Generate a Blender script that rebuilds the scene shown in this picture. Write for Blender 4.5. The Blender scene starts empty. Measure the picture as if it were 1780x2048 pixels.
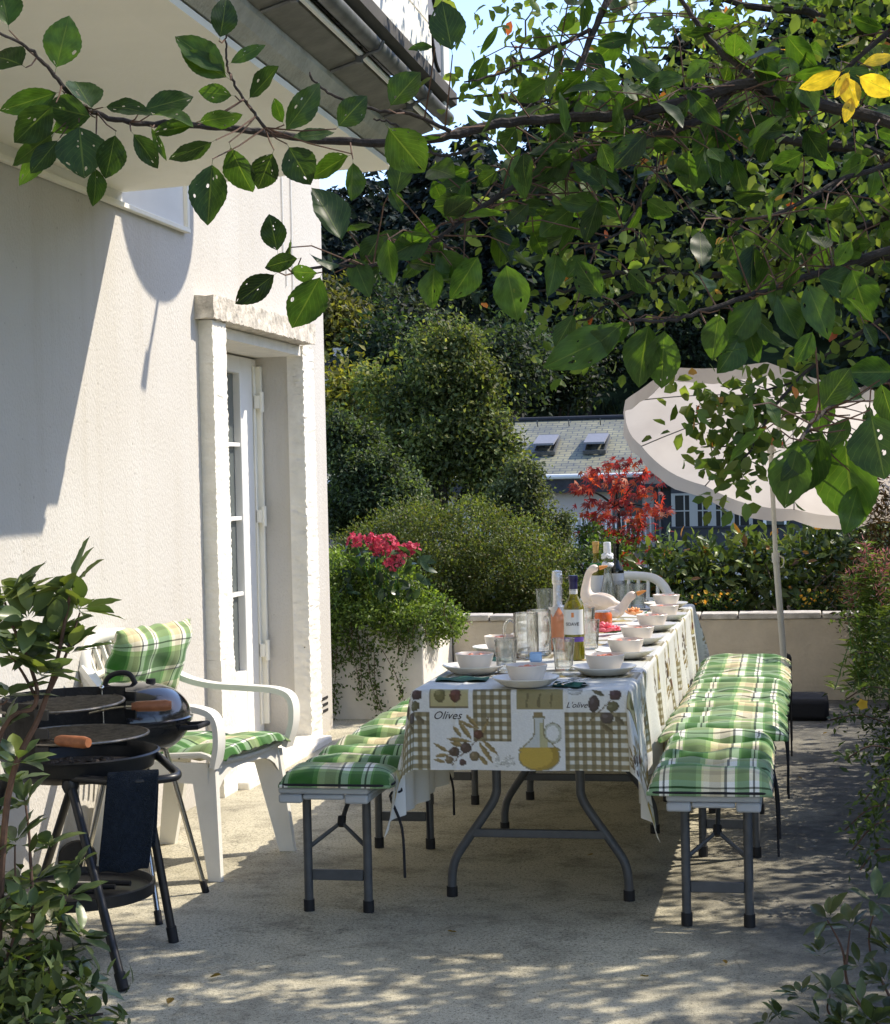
import bpy, bmesh, math, random
import numpy as np
from mathutils import Vector, Matrix
rng = np.random.default_rng(7)
random.seed(7)
sc = bpy.context.scene
col = sc.collection
# ---------------------------------------------------------------- camera
CAM = np.array([0.0, 0.0, 1.42])
FPX, VPX, VPY, ROLL = 3565.0, 1590.0, 940.0, 0.019
_y = np.array([VPX - 890, 1024 - VPY, -FPX]); _y /= np.linalg.norm(_y)
_z = np.array([-ROLL, 1, 0.0]); _z -= _y * _z.dot(_y); _z /= np.linalg.norm(_z)
_x = np.cross(_y, _z)
RC = np.array([_x, _y, _z])
cd = bpy.data.cameras.new('camera'); cam = bpy.data.objects.new('camera', cd); col.objects.link(cam)
cd.sensor_fit = 'HORIZONTAL'; cd.sensor_width = 36.0; cd.lens = 36.0 * FPX / 1780.0
cd.clip_start = 0.05; cd.clip_end = 3000
M4 = Matrix([list(RC[i]) + [CAM[i]] for i in range(3)] + [[0, 0, 0, 1]])
cam.matrix_world = M4
sc.camera = cam
# ---------------------------------------------------------------- light
SUN = np.array([1.0, 0.62, 1.13]); SUN /= np.linalg.norm(SUN)
w = bpy.data.worlds.new("World"); sc.world = w; w.use_nodes = True
nt = w.node_tree
bg = nt.nodes['Background']; sky = nt.nodes.new('ShaderNodeTexSky'); sky.sky_type = 'NISHITA'
sky.sun_disc = False
sky.sun_elevation = math.asin(SUN[2]); sky.sun_rotation = math.atan2(SUN[0], SUN[1])
sky.air_density = 0.9; sky.dust_density = 0.4; sky.ozone_density = 5.0
bg.inputs['Strength'].default_value = 0.15
tint = nt.nodes.new('ShaderNodeMix'); tint.data_type = 'RGBA'; tint.blend_type = 'MULTIPLY'; tint.inputs[0].default_value = 1; tint.inputs[7].default_value = (1.11, .945, .89, 1)
nt.links.new(sky.outputs[0], tint.inputs[6]); nt.links.new(tint.outputs[2], bg.inputs['Color'])
ld = bpy.data.lights.new('sun', 'SUN'); sun = bpy.data.objects.new('sun', ld); col.objects.link(sun)
ld.energy = 2.5; ld.angle = math.radians(0.53); ld.color = (1.0, 0.905, 0.76)
sun.rotation_euler = Vector((-SUN[0], -SUN[1], -SUN[2])).to_track_quat('-Z', 'Y').to_euler()
sun.location = (20, 12, 25)
sc.view_settings.view_transform = 'Standard'; sc.view_settings.look = 'None'
sc.view_settings.exposure = 1.38; sc.view_settings.gamma = 1.0
sc.cycles.max_bounces = 10; sc.cycles.transparent_max_bounces = 24
sc.cycles.transmission_bounces = 10; sc.cycles.diffuse_bounces = 7; sc.cycles.glossy_bounces = 4
sc.cycles.caustics_reflective = False; sc.cycles.caustics_refractive = False
sc.cycles.sample_clamp_indirect = 8.0

# ---------------------------------------------------------------- helpers
def at(u, v, y):
    """world point seen at photo pixel (u, v) whose distance along the terrace is y"""
    d = RC @ np.array([u - 890.0, 1024.0 - v, -FPX])
    return CAM + d * (y / d[1])

def tag(o, label=None, cat=None, group=None, kind=None):
    if label: o['label'] = label
    if cat: o['category'] = cat
    if group: o['group'] = group
    if kind: o['kind'] = kind
    return o

def empty(name, loc, label, cat, rz=0.0, group=None):
    o = bpy.data.objects.new(name, None); col.objects.link(o)
    o.location = loc; o.rotation_euler = (0, 0, rz); o.empty_display_size = 0.1
    return tag(o, label, cat, group)

def kids(o):
    return [c for c in bpy.data.objects if c.parent == o]

def copy_tree(o, parent=None):
    ch = kids(o)
    c = o.copy(); col.objects.link(c); c.parent = parent
    for k in ch: copy_tree(k, c)
    return c

def rotmat(rx=0, ry=0, rz=0):
    from mathutils import Euler
    return np.array(Euler((rx, ry, rz)).to_matrix())

class MB:
    def __init__(s):
        s.V = []; s.F = []; s.n = 0; s.C = []; s.UV = {}
    def add(s, V, F, c=None):
        V = np.asarray(V, float).reshape(-1, 3)
        s.V.append(V); n = s.n
        for f in F: s.F.append(tuple(int(i) + n for i in f))
        if c is None: c = np.ones((len(V), 3))
        else:
            c = np.asarray(c, float)
            if c.ndim == 1: c = np.tile(c, (len(V), 1))
        s.C.append(c); s.n += len(V)
        return s
    def box(s, a, b, R=None, o=(0, 0, 0), c=None):
        x0, y0, z0 = a; x1, y1, z1 = b
        V = np.array([[x0,y0,z0],[x1,y0,z0],[x1,y1,z0],[x0,y1,z0],[x0,y0,z1],[x1,y0,z1],[x1,y1,z1],[x0,y1,z1]], float)
        if R is not None: V = V @ np.asarray(R).T
        V = V + np.asarray(o)
        return s.add(V, [(0,3,2,1),(4,5,6,7),(0,1,5,4),(1,2,6,5),(2,3,7,6),(3,0,4,7)], c)
    def tube(s, P, r, n=10, caps=True, c=None, closed=False):
        P = np.asarray(P, float); m = len(P)
        r = np.full(m, r, float) if np.isscalar(r) else np.asarray(r, float)
        T = np.zeros_like(P)
        if closed: T = np.roll(P, -1, 0) - np.roll(P, 1, 0)
        else:
            T[1:-1] = P[2:] - P[:-2]; T[0] = P[1] - P[0]; T[-1] = P[-1] - P[-2]
        T /= np.linalg.norm(T, axis=1)[:, None] + 1e-12
        u = np.cross(T[0], [0, 0, 1.0])
        if np.linalg.norm(u) < 1e-3: u = np.cross(T[0], [0, 1.0, 0])
        u /= np.linalg.norm(u)
        ang = np.arange(n) * 2 * math.pi / n
        V = []
        for i in range(m):
            u = u - T[i] * u.dot(T[i]); u /= np.linalg.norm(u) + 1e-12
            w_ = np.cross(T[i], u)
            V.append(P[i] + r[i] * (np.cos(ang)[:, None] * u + np.sin(ang)[:, None] * w_))
        V = np.concatenate(V)
        F = []
        for i in range(m if closed else m - 1):
            j = (i + 1) % m
            for k in range(n):
                k2 = (k + 1) % n
                F.append((i*n+k, i*n+k2, j*n+k2, j*n+k))
        if caps and not closed:
            F.append(tuple(range(n))[::-1]); F.append(tuple((m-1)*n + k for k in range(n)))
        return s.add(V, F, c)
    def lathe(s, prof, o=(0, 0, 0), n=32, c=None, R=None, cc=None, capb=False, capt=False):
        prof = np.asarray(prof, float); m = len(prof)
        ang = np.arange(n) * 2 * math.pi / n
        V = np.zeros((m, n, 3))
        V[:, :, 0] = prof[:, 0:1] * np.cos(ang); V[:, :, 1] = prof[:, 0:1] * np.sin(ang); V[:, :, 2] = prof[:, 1:2]
        V = V.reshape(-1, 3)
        if R is not None: V = V @ np.asarray(R).T
        V = V + np.asarray(o)
        F = []
        for i in range(m - 1):
            for k in range(n):
                k2 = (k + 1) % n
                F.append((i*n+k, i*n+k2, (i+1)*n+k2, (i+1)*n+k))
        if capb: F.append(tuple(range(n))[::-1])
        if capt: F.append(tuple((m-1)*n + k for k in range(n)))
        if cc is not None: c = np.repeat(np.asarray(cc, float), n, axis=0)
        return s.add(V, F, c)
    def grid(s, G, c=None, flip=False):
        G = np.asarray(G, float); a, b = G.shape[:2]
        F = []
        for i in range(a - 1):
            for j in range(b - 1):
                q = (i*b+j, i*b+j+1, (i+1)*b+j+1, (i+1)*b+j)
                F.append(q[::-1] if flip else q)
        return s.add(G.reshape(-1, 3), F, None if c is None else np.asarray(c).reshape(-1, 3))
    def ball(s, o, r, n=16, m=10, c=None, R=None):
        t = np.linspace(-math.pi/2, math.pi/2, m)
        r = np.ones(3) * r
        prof = np.stack([np.cos(t), np.sin(t)], 1)
        ang = np.arange(n) * 2 * math.pi / n
        V = np.zeros((m, n, 3)); V[:, :, 0] = prof[:, 0:1]*np.cos(ang); V[:, :, 1] = prof[:, 0:1]*np.sin(ang); V[:, :, 2] = prof[:, 1:2]
        V = V.reshape(-1, 3) * r
        if R is not None: V = V @ np.asarray(R).T
        F = [(i*n+k, i*n+(k+1) % n, (i+1)*n+(k+1) % n, (i+1)*n+k) for i in range(m-1) for k in range(n)]
        return s.add(V + np.asarray(o), F, c)
    def build(s, name, mat, parent=None, smooth=True, sharp=38, bevel=0, uv=None, subd=0, colattr=False):
        me = bpy.data.meshes.new(name)
        V = np.concatenate(s.V) if s.V else np.zeros((0, 3))
        me.from_pydata(V.tolist(), [], s.F)
        if colattr:
            a = me.color_attributes.new('Col', 'FLOAT_COLOR', 'POINT')
            C = np.concatenate(s.C); C4 = np.ones((len(C), 4), np.float32); C4[:, :3] = C
            a.data.foreach_set('color', C4.ravel())
        if uv is not None:
            l = me.uv_layers.new(name='UVMap'); li = np.empty(len(me.loops), np.int32); me.loops.foreach_get('vertex_index', li)
            l.data.foreach_set('uv', np.asarray(uv, np.float32)[li].ravel())
        if smooth and len(me.polygons):
            me.polygons.foreach_set('use_smooth', [True] * len(me.polygons))
            if sharp: me.set_sharp_from_angle(angle=math.radians(sharp))
        me.materials.append(mat); me.update()
        o = bpy.data.objects.new(name, me); col.objects.link(o)
        if parent is not None: o.parent = parent
        if bevel:
            m = o.modifiers.new('bevel', 'BEVEL'); m.width = bevel; m.segments = 2; m.limit_method = 'ANGLE'; m.angle_limit = math.radians(40)
        if subd:
            m = o.modifiers.new('subd', 'SUBSURF'); m.levels = subd; m.render_levels = subd
        return o

def smoothpath(P, k=6):
    """catmull-rom through P"""
    P = np.asarray(P, float); Q = np.vstack([2*P[0]-P[1], P, 2*P[-1]-P[-2]]); out = []
    for i in range(1, len(Q) - 2):
        p0, p1, p2, p3 = Q[i-1], Q[i], Q[i+1], Q[i+2]
        for t in np.arange(k) / k:
            out.append(0.5*((2*p1)+(-p0+p2)*t+(2*p0-5*p1+4*p2-p3)*t*t+(-p0+3*p1-3*p2+p3)*t**3))
    out.append(P[-1]); return np.array(out)

# ---------------------------------------------------------------- materials
def newmat(name):
    m = bpy.data.materials.new(name); m.use_nodes = True
    return m, m.node_tree, m.node_tree.nodes['Principled BSDF']

def pmat(name, color, rough=0.5, metal=0.0, var=0.0, vscale=8.0, bump=0.0, bscale=60.0, spec=0.5, alpha=None, trans=0.0, ior=1.45, coat=0.0, attr=False, vdet=4):
    m, t, p = newmat(name); N = t.nodes; L = t.links
    p.inputs['Base Color'].default_value = (*color, 1); p.inputs['Roughness'].default_value = rough
    p.inputs['Metallic'].default_value = metal; p.inputs['Specular IOR Level'].default_value = spec
    p.inputs['IOR'].default_value = ior; p.inputs['Transmission Weight'].default_value = trans
    p.inputs['Coat Weight'].default_value = coat
    tc = N.new('ShaderNodeTexCoord')
    base = None
    if attr:
        a = N.new('ShaderNodeVertexColor'); a.layer_name = 'Col'; base = a.outputs[0]
    if var > 0:
        n = N.new('ShaderNodeTexNoise'); n.inputs['Scale'].default_value = vscale; n.inputs['Detail'].default_value = vdet; n.inputs['Roughness'].default_value = 0.65
        L.new(tc.outputs['Object'], n.inputs['Vector'])
        mr = N.new('ShaderNodeMapRange'); mr.inputs[1].default_value = 0.3; mr.inputs[2].default_value = 0.7
        mr.inputs[3].default_value = 1 - var; mr.inputs[4].default_value = 1 + var
        L.new(n.outputs[0], mr.inputs[0])
        mx = N.new('ShaderNodeMix'); mx.data_type = 'RGBA'; mx.blend_type = 'MULTIPLY'; mx.inputs[0].default_value = 1
        if base is None: mx.inputs[6].default_value = (*color, 1)
        else: L.new(base, mx.inputs[6])
        L.new(mr.outputs[0], mx.inputs[7]); base = mx.outputs[2]
    if base is not None: L.new(base, p.inputs['Base Color'])
    if bump > 0:
        n2 = N.new('ShaderNodeTexNoise'); n2.inputs['Scale'].default_value = bscale; n2.inputs['Detail'].default_value = 5
        L.new(tc.outputs['Object'], n2.inputs['Vector'])
        b = N.new('ShaderNodeBump'); b.inputs['Strength'].default_value = bump; b.inputs['Distance'].default_value = 0.01
        L.new(n2.outputs[0], b.inputs['Height']); L.new(b.outputs[0], p.inputs['Normal'])
    return m

def leafmat(name, trans=0.45, rough=0.45, gloss=0.06, gain=1.0, tcol=(1.25, 1.35, 0.55), holes=False):
    m, t, p = newmat(name); N = t.nodes; L = t.links
    a = N.new('ShaderNodeVertexColor'); a.layer_name = 'Col'
    p.inputs['Roughness'].default_value = rough; p.inputs['Specular IOR Level'].default_value = 0.35
    src = a.outputs[0]
    uvn = None
    if holes:
        uv = N.new('ShaderNodeUVMap'); uv.uv_map = 'UVMap'; sep = N.new('ShaderNodeSeparateXYZ'); L.new(uv.outputs[0], sep.inputs[0])
        # veins: midrib line and side veins, in leaf space (u across in -1..1 stored +10*id, v along)
        fr = N.new('ShaderNodeMath'); fr.operation = 'FRACT'; L.new(sep.outputs[0], fr.inputs[0])
        ce = N.new('ShaderNodeMath'); ce.operation = 'SUBTRACT'; L.new(fr.outputs[0], ce.inputs[0]); ce.inputs[1].default_value = 0.5
        ab = N.new('ShaderNodeMath'); ab.operation = 'ABSOLUTE'; L.new(ce.outputs[0], ab.inputs[0])
        mid = N.new('ShaderNodeMath'); mid.operation = 'LESS_THAN'; L.new(ab.outputs[0], mid.inputs[0]); mid.inputs[1].default_value = 0.018
        k = N.new('ShaderNodeMath'); k.operation = 'MULTIPLY_ADD'; L.new(ab.outputs[0], k.inputs[0]); k.inputs[1].default_value = -0.9; L.new(sep.outputs[1], k.inputs[2])
        k2 = N.new('ShaderNodeMath'); k2.operation = 'MULTIPLY'; L.new(k.outputs[0], k2.inputs[0]); k2.inputs[1].default_value = 9.0
        k3 = N.new('ShaderNodeMath'); k3.operation = 'FRACT'; L.new(k2.outputs[0], k3.inputs[0])
        k4 = N.new('ShaderNodeMath'); k4.operation = 'LESS_THAN'; L.new(k3.outputs[0], k4.inputs[0]); k4.inputs[1].default_value = 0.12
        k5 = N.new('ShaderNodeMath'); k5.operation = 'MULTIPLY'; L.new(k4.outputs[0], k5.inputs[0]); k5.inputs[1].default_value = 0.35
        mv = N.new('ShaderNodeMath'); mv.operation = 'MAXIMUM'; L.new(mid.outputs[0], mv.inputs[0]); L.new(k5.outputs[0], mv.inputs[1])
        no = N.new('ShaderNodeTexNoise'); no.inputs['Scale'].default_value = 5.0; L.new(uv.outputs[0], no.inputs['Vector'])
        mrn = N.new('ShaderNodeMapRange'); mrn.inputs[1].default_value = .3; mrn.inputs[2].default_value = .7; mrn.inputs[3].default_value = .75; mrn.inputs[4].default_value = 1.25
        L.new(no.outputs[0], mrn.inputs[0])
        mm = N.new('ShaderNodeMix'); mm.data_type = 'RGBA'; mm.blend_type = 'MULTIPLY'; mm.inputs[0].default_value = 1; L.new(src, mm.inputs[6]); L.new(mrn.outputs[0], mm.inputs[7])
        mx = N.new('ShaderNodeMix'); mx.data_type = 'RGBA'; mf = N.new('ShaderNodeMath'); mf.operation = 'MULTIPLY'; mf.inputs[1].default_value = 0.45
        L.new(mv.outputs[0], mf.inputs[0]); L.new(mf.outputs[0], mx.inputs[0]); L.new(mm.outputs[2], mx.inputs[6]); mx.inputs[7].default_value = (0.16, 0.22, 0.06, 1)
        src = mx.outputs[2]; uvn = uv
        bmp = N.new('ShaderNodeBump'); bmp.inputs['Strength'].default_value = 0.35; bmp.inputs['Distance'].default_value = 0.002
        L.new(mv.outputs[0], bmp.inputs['Height']); L.new(bmp.outputs[0], p.inputs['Normal'])
    L.new(src, p.inputs['Base Color'])
    tr = N.new('ShaderNodeBsdfTranslucent')
    mt = N.new('ShaderNodeMix'); mt.data_type = 'RGBA'; mt.blend_type = 'MULTIPLY'; mt.inputs[0].default_value = 1
    L.new(src, mt.inputs[6]); mt.inputs[7].default_value = (*tcol, 1); L.new(mt.outputs[2], tr.inputs[0])
    ms = N.new('ShaderNodeMixShader'); ms.inputs[0].default_value = trans
    L.new(p.outputs[0], ms.inputs[1]); L.new(tr.outputs[0], ms.inputs[2])
    out = N['Material Output']
    if holes:
        vo = N.new('ShaderNodeTexVoronoi'); vo.inputs['Scale'].default_value = 7.0; L.new(uvn.outputs[0], vo.inputs['Vector'])
        sp = N.new('ShaderNodeSeparateColor'); L.new(vo.outputs['Color'], sp.inputs[0])
        th = N.new('ShaderNodeMapRange'); th.inputs[1].default_value = 0.78; th.inputs[2].default_value = 1.0; th.inputs[3].default_value = 0.0; th.inputs[4].default_value = 0.33
        L.new(sp.outputs[0], th.inputs[0])
        lt = N.new('ShaderNodeMath'); lt.operation = 'LESS_THAN'; L.new(vo.outputs['Distance'], lt.inputs[0]); L.new(th.outputs[0], lt.inputs[1])
        tp = N.new('ShaderNodeBsdfTransparent'); ms2 = N.new('ShaderNodeMixShader')
        L.new(lt.outputs[0], ms2.inputs[0]); L.new(ms.outputs[0], ms2.inputs[1]); L.new(tp.outputs[0], ms2.inputs[2]); L.new(ms2.outputs[0], out.inputs[0])
    else:
        L.new(ms.outputs[0], out.inputs[0])
    return m

# ---------------------------------------------------------------- leaves
def unit(a): return a / (np.linalg.norm(a, axis=-1, keepdims=True) + 1e-9)

def rnd_dir(n, up=0.0):
    d = rng.normal(size=(n, 3)); d = unit(d); d[:, 2] += up; return unit(d)

# leaf outlines: list of (along 0..1, half width) pairs
OV4 = None
OVAL = [(0.0, 0.0), (0.18, 0.62), (0.45, 1.0), (0.75, 0.72), (1.0, 0.0)]

def leafmesh(name, P, D, Nn, size, width, C, mat, parent=None, shape='diamond', fold=0.25, curl=0.15, uv=False):
    """one mesh holding leaves: P base points, D axis, Nn face normal, size length, width relative; C colour per leaf"""
    n = len(P); P = np.asarray(P, float)
    size = np.broadcast_to(np.asarray(size, float), (n,)); width = np.broadcast_to(np.asarray(width, float), (n,))
    D = unit(np.asarray(D, float)); S = unit(np.cross(D, Nn)); U = np.cross(S, D)
    L_ = size[:, None]; W_ = (size * width * 0.5)[:, None]
    if shape == 'diamond':
        k = 4
        V = np.stack([P, P + D*L_*0.45 + S*W_ + U*W_*fold, P + D*L_ - U*L_*curl, P + D*L_*0.45 - S*W_ + U*W_*fold], 1)
        tri = np.array([[0, 1, 2], [0, 2, 3]])
    elif shape == 'oval':       # 8 verts, 6 tris
        prof = [(0.0, 0.0), (0.25, 0.8), (0.6, 0.95), (1.0, 0.0)]
        pts = [P, P + D*L_*0.25 + S*W_*0.8 + U*W_*fold*.8, P + D*L_*0.62 + S*W_*0.95 + U*(W_*fold - L_*curl*.35), P + D*L_ - U*L_*curl,
               P + D*L_*0.62 - S*W_*0.95 + U*(W_*fold - L_*curl*.35), P + D*L_*0.25 - S*W_*0.8 + U*W_*fold*.8,
               P + D*L_*0.25, P + D*L_*0.62 - U*L_*curl*.35]
        k = 8; V = np.stack(pts, 1)
        tri = np.array([[0, 1, 6], [1, 2, 7], [1, 7, 6], [2, 3, 7], [3, 4, 7], [4, 5, 6], [4, 6, 7], [5, 0, 6]])
    elif shape == 'star':       # palmate maple leaf: 5 lobes
        lob = [(-1.25, .62), (-.62, .9), (0, 1.0), (.62, .9), (1.25, .62)]
        pts = [P]; 
        for i, (a, l) in enumerate(lob):
            a0 = a - .31; 
            pts.append(P + (D*math.cos(a0) + S*math.sin(a0)*width[:, None])*L_*0.30)
            pts.append(P + (D*math.cos(a) + S*math.sin(a)*width[:, None])*L_*l - U*L_*curl)
        a0 = 1.25 + .31; pts.append(P + (D*math.cos(a0) + S*math.sin(a0)*width[:, None])*L_*0.25)
        k = len(pts); V = np.stack(pts, 1)
        tri = np.array([[0, 1+2*i, 2+2*i] for i in range(5)] + [[0, 2+2*i, 3+2*i] for i in range(5)])
    V = V.reshape(-1, 3)
    T = (np.arange(n)[:, None, None] * k + tri[None]).reshape(-1, 3)
    me = bpy.data.meshes.new(name)
    me.vertices.add(len(V)); me.vertices.foreach_set('co', V.astype(np.float32).ravel())
    nt_ = len(T); me.loops.add(nt_*3); me.loops.foreach_set('vertex_index', T.astype(np.int32).ravel())
    me.polygons.add(nt_); me.polygons.foreach_set('loop_start', np.arange(nt_, dtype=np.int32)*3)
    me.update(calc_edges=True)
    a = me.color_attributes.new('Col', 'FLOAT_COLOR', 'POINT')
    C4 = np.ones((n, k, 4), np.float32); C4[:, :, :3] = np.asarray(C)[:, None, :]
    a.data.foreach_set('color', C4.ravel())
    if shape == 'oval': me.polygons.foreach_set('use_smooth', [True]*nt_)
    me.materials.append(mat); me.validate()
    o = bpy.data.objects.new(name, me); col.objects.link(o)
    if parent is not None: o.parent = parent
    return o

def palette(cols, n, jit=0.18, wts=None):
    cols = np.asarray(cols, float); i = rng.choice(len(cols), n, p=wts)
    c = cols[i] * (1 + rng.normal(size=(n, 1)) * jit); return np.clip(c, 0.002, 1)

def crown_points(blobs, nclump, nleaf, crad, shell=0.55):
    """clump centres through a union of ellipsoids, leaves round each clump; returns points, outward dirs, clump ids"""
    b = np.array([[*c, *r] for c, r in blobs], float)
    vol = b[:, 3]*b[:, 4]*b[:, 5]; vol = vol**0.67; idx = rng.choice(len(b), nclump, p=vol/vol.sum())
    d = unit(rng.normal(size=(nclump, 3))); rr = shell + (1-shell)*rng.random(nclump)**0.6
    cc = b[idx, :3] + d*b[idx, 3:]*rr[:, None]
    k = rng.integers(0, nclump, nleaf)
    off = rng.normal(size=(nleaf, 3))*crad
    P = cc[k] + off
    out = unit(P - b[idx[k], :3]); out2 = unit(off)
    return P, unit(out*.6 + out2*.6), k
# ================================================================ SETTING
def concrete_mat():
    m, t, p = newmat('concrete'); N = t.nodes; L = t.links
    tc = N.new('ShaderNodeTexCoord')
    def noise(s, d=5, r=.6):
        n = N.new('ShaderNodeTexNoise'); n.inputs['Scale'].default_value = s; n.inputs['Detail'].default_value = d; n.inputs['Roughness'].default_value = r
        L.new(tc.outputs['Object'], n.inputs['Vector']); return n.outputs[0]
    def ramp(src, stops):
        r = N.new('ShaderNodeValToRGB'); e = r.color_ramp.elements
        while len(e) > 1: e.remove(e[-1])
        e[0].position = stops[0][0]; e[0].color = (*stops[0][1], 1)
        for q, c in stops[1:]:
            x = e.new(q); x.color = (*c, 1)
        L.new(src, r.inputs[0]); return r.outputs[0]
    def mix(a, b, f, mode='MIX'):
        x = N.new('ShaderNodeMix'); x.data_type = 'RGBA'; x.blend_type = mode
        if isinstance(f, float): x.inputs[0].default_value = f
        else: L.new(f, x.inputs[0])
        L.new(a, x.inputs[6]); L.new(b, x.inputs[7]); return x.outputs[2]
    base = ramp(noise(1.3, 6, .65), [(0.30, (.43, .395, .295)), (0.5, (.57, .527, .395)), (0.72, (.65, .605, .46))])
    speck = ramp(noise(95, 3, .7), [(0.34, (.30, .30, .30)), (0.44, (.90, .90, .90)), (0.62, (1.0, 1.0, 1.0)), (0.75, (1.25, 1.22, 1.15))])
    c = mix(base, speck, 1.0, 'MULTIPLY')
    fine = ramp(noise(260, 2, .6), [(0.34, (.55, .55, .55)), (0.5, (1, 1, 1)), (.7, (1.12, 1.12, 1.12))])
    c = mix(c, fine, 1.0, 'MULTIPLY')
    blot = ramp(noise(4.5, 8, .75), [(0.36, (.50, .50, .50)), (0.52, (1, 1, 1))])
    c = mix(c, blot, 0.8, 'MULTIPLY')
    # mossy stains on the shrub side, deepened to paint in the shade there (grows with x, has its own ragged shape)
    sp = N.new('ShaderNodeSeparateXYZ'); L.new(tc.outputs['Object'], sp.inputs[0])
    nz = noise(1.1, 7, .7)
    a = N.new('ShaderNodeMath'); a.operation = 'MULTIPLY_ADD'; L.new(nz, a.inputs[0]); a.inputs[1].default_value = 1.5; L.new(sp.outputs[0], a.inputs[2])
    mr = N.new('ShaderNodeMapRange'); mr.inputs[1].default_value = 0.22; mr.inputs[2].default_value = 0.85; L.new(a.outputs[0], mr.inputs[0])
    dirt_shade = ramp(noise(14, 8, .8), [(0.38, (.075, .074, .066)), (0.58, (.145, .14, .122)), (.74, (.34, .32, .275))])
    c = mix(c, dirt_shade, mr.outputs[0])
    # a few hairline cracks
    wn = N.new('ShaderNodeTexNoise'); wn.inputs['Scale'].default_value = 3.0; wn.inputs['Detail'].default_value = 5; L.new(tc.outputs['Object'], wn.inputs['Vector'])
    wa = N.new('ShaderNodeMix'); wa.data_type = 'RGBA'; wa.inputs[0].default_value = .22; L.new(tc.outputs['Object'], wa.inputs[6]); L.new(wn.outputs['Color'], wa.inputs[7])
    vc = N.new('ShaderNodeTexVoronoi'); vc.feature = 'DISTANCE_TO_EDGE'; vc.inputs['Scale'].default_value = .62; L.new(wa.outputs[2], vc.inputs['Vector'])
    ck = ramp(vc.outputs['Distance'], [(0.0, (.42, .40, .37)), (0.0022, (.55, .53, .5)), (0.0042, (1, 1, 1))])
    c = mix(c, ck, .4, 'MULTIPLY')
    L.new(c, p.inputs['Base Color']); p.inputs['Roughness'].default_value = .9; p.inputs['Specular IOR Level'].default_value = .2
    b = N.new('ShaderNodeBump'); b.inputs['Strength'].default_value = .5; b.inputs['Distance'].default_value = .006
    L.new(noise(120, 4, .7), b.inputs['Height']); L.new(b.outputs[0], p.inputs['Normal'])
    return m

M = {}
M['concrete'] = concrete_mat()
m = MB()
gx_ = np.linspace(-3.3, 4.5, 60); gy_ = np.linspace(-3.0, 11.19, 100)
GX, GY = np.meshgrid(gx_, gy_, indexing='ij')
GZ = 0.004*np.sin(GX*3.1 + 1.3*np.sin(GY*1.7)) * np.cos(GY*2.3)
m.grid(np.stack([GX, GY, GZ*0.5], -1), flip=True)
for s_ in (0,):
    m.box((-3.3, -3.0, -.25), (4.5, 11.19, -.02))
tag(m.build('patio', M['concrete'], sharp=0), kind='structure')

# terrain: the garden falls away behind the terrace, then the valley side climbs
def terr_z(x, y):
    x = np.asarray(x, float); y = np.asarray(y, float)
    z = np.where(y < 14, -.3, np.where(y < 45, -.3 - 4.9*((y-14)/31.0)**0.8, -5.2))
    h = np.clip((y - 72)/80.0, 0, None)
    hill = h**0.9 * (17.0 + np.clip((x + 40)*0.42, -6, 34))
    return z + np.where(y > 72, hill, 0) + 0.5*np.sin(x*.11)*np.clip((y-40)/60, 0, 1)
gx_ = np.concatenate([np.linspace(-900, -110, 14), np.linspace(-100, 70, 70), np.linspace(80, 900, 14)])
gy_ = np.concatenate([np.linspace(-400, -5, 10), np.linspace(0, 60, 50), np.linspace(62, 200, 60), np.linspace(215, 1200, 12)])
GX, GY = np.meshgrid(gx_, gy_, indexing='ij')
GZ = terr_z(GX, np.minimum(GY, 200))
m = MB(); m.grid(np.stack([GX, GY, GZ], -1), flip=True)
M['grass'] = pmat('meadow', (.035, .05, .02), .95, var=.5, vscale=.6, bump=.6, bscale=3, spec=.1)
tag(m.build('terrain', M['grass'], sharp=0), kind='structure')

# planter walls
M['plaster_wall'] = pmat('planter_plaster', (.60, .53, .42), .9, var=.16, vscale=3.5, bump=.5, bscale=45, spec=.2, vdet=8)
M['plaster_white'] = pmat('planter_white', (.74, .70, .62), .9, var=.10, vscale=3.0, bump=.35, bscale=45, spec=.2, vdet=8)
M['coping'] = pmat('coping', (.50, .47, .42), .9, var=.35, vscale=9, bump=.8, bscale=30, spec=.2)
M['soil'] = pmat('soil', (.030, .022, .015), 1.0, var=.5, vscale=20, bump=1, bscale=30, spec=.1)
t = empty('planter_wall', (0, 11.19, 0), 'long low cream plastered planter wall closing off the far end of the terrace', 'wall')
m = MB(); m.box((-2.17, 0, -.2), (4.5, .16, .50)); o = m.build('wall', M['plaster_wall'], t, bevel=.012)
m = MB()
x = -2.165
while x < 4.4:
    wd = .19 + rng.random()*.08; m.box((x, -.012, .502), (x+wd-.008, .175, .535 + rng.random()*.006)); x += wd
m.build('coping', M['coping'], t, bevel=.006)
t = empty('planter_box', (-2.17, 10.26, 0), 'white plastered planter box beside the house corner under the trailing shrub', 'planter')
m = MB(); m.box((-1.9, 0, -.2), (0, .12, .56)); m.box((-.12, .122, -.2), (-.003, .93, .56)); m.build('wall', M['plaster_white'], t, bevel=.01)
m = MB(); m.box((-1.9, .12, 0), (-.12, .93, .50)); m.build('soil', M['soil'], t)
m = MB(); gx_ = np.linspace(-9, 7, 30); gy_ = np.linspace(11.351, 15.5, 16); GX, GY = np.meshgrid(gx_, gy_, indexing='ij')
GZ = .46 - np.clip(GY-13.5, 0, 9)*.5 + .03*np.sin(GX*5)*np.sin(GY*4)
m.grid(np.stack([GX, GY, GZ], -1), flip=True); tag(m.build('garden_bed', M['soil'], sharp=0), kind='structure')

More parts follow.
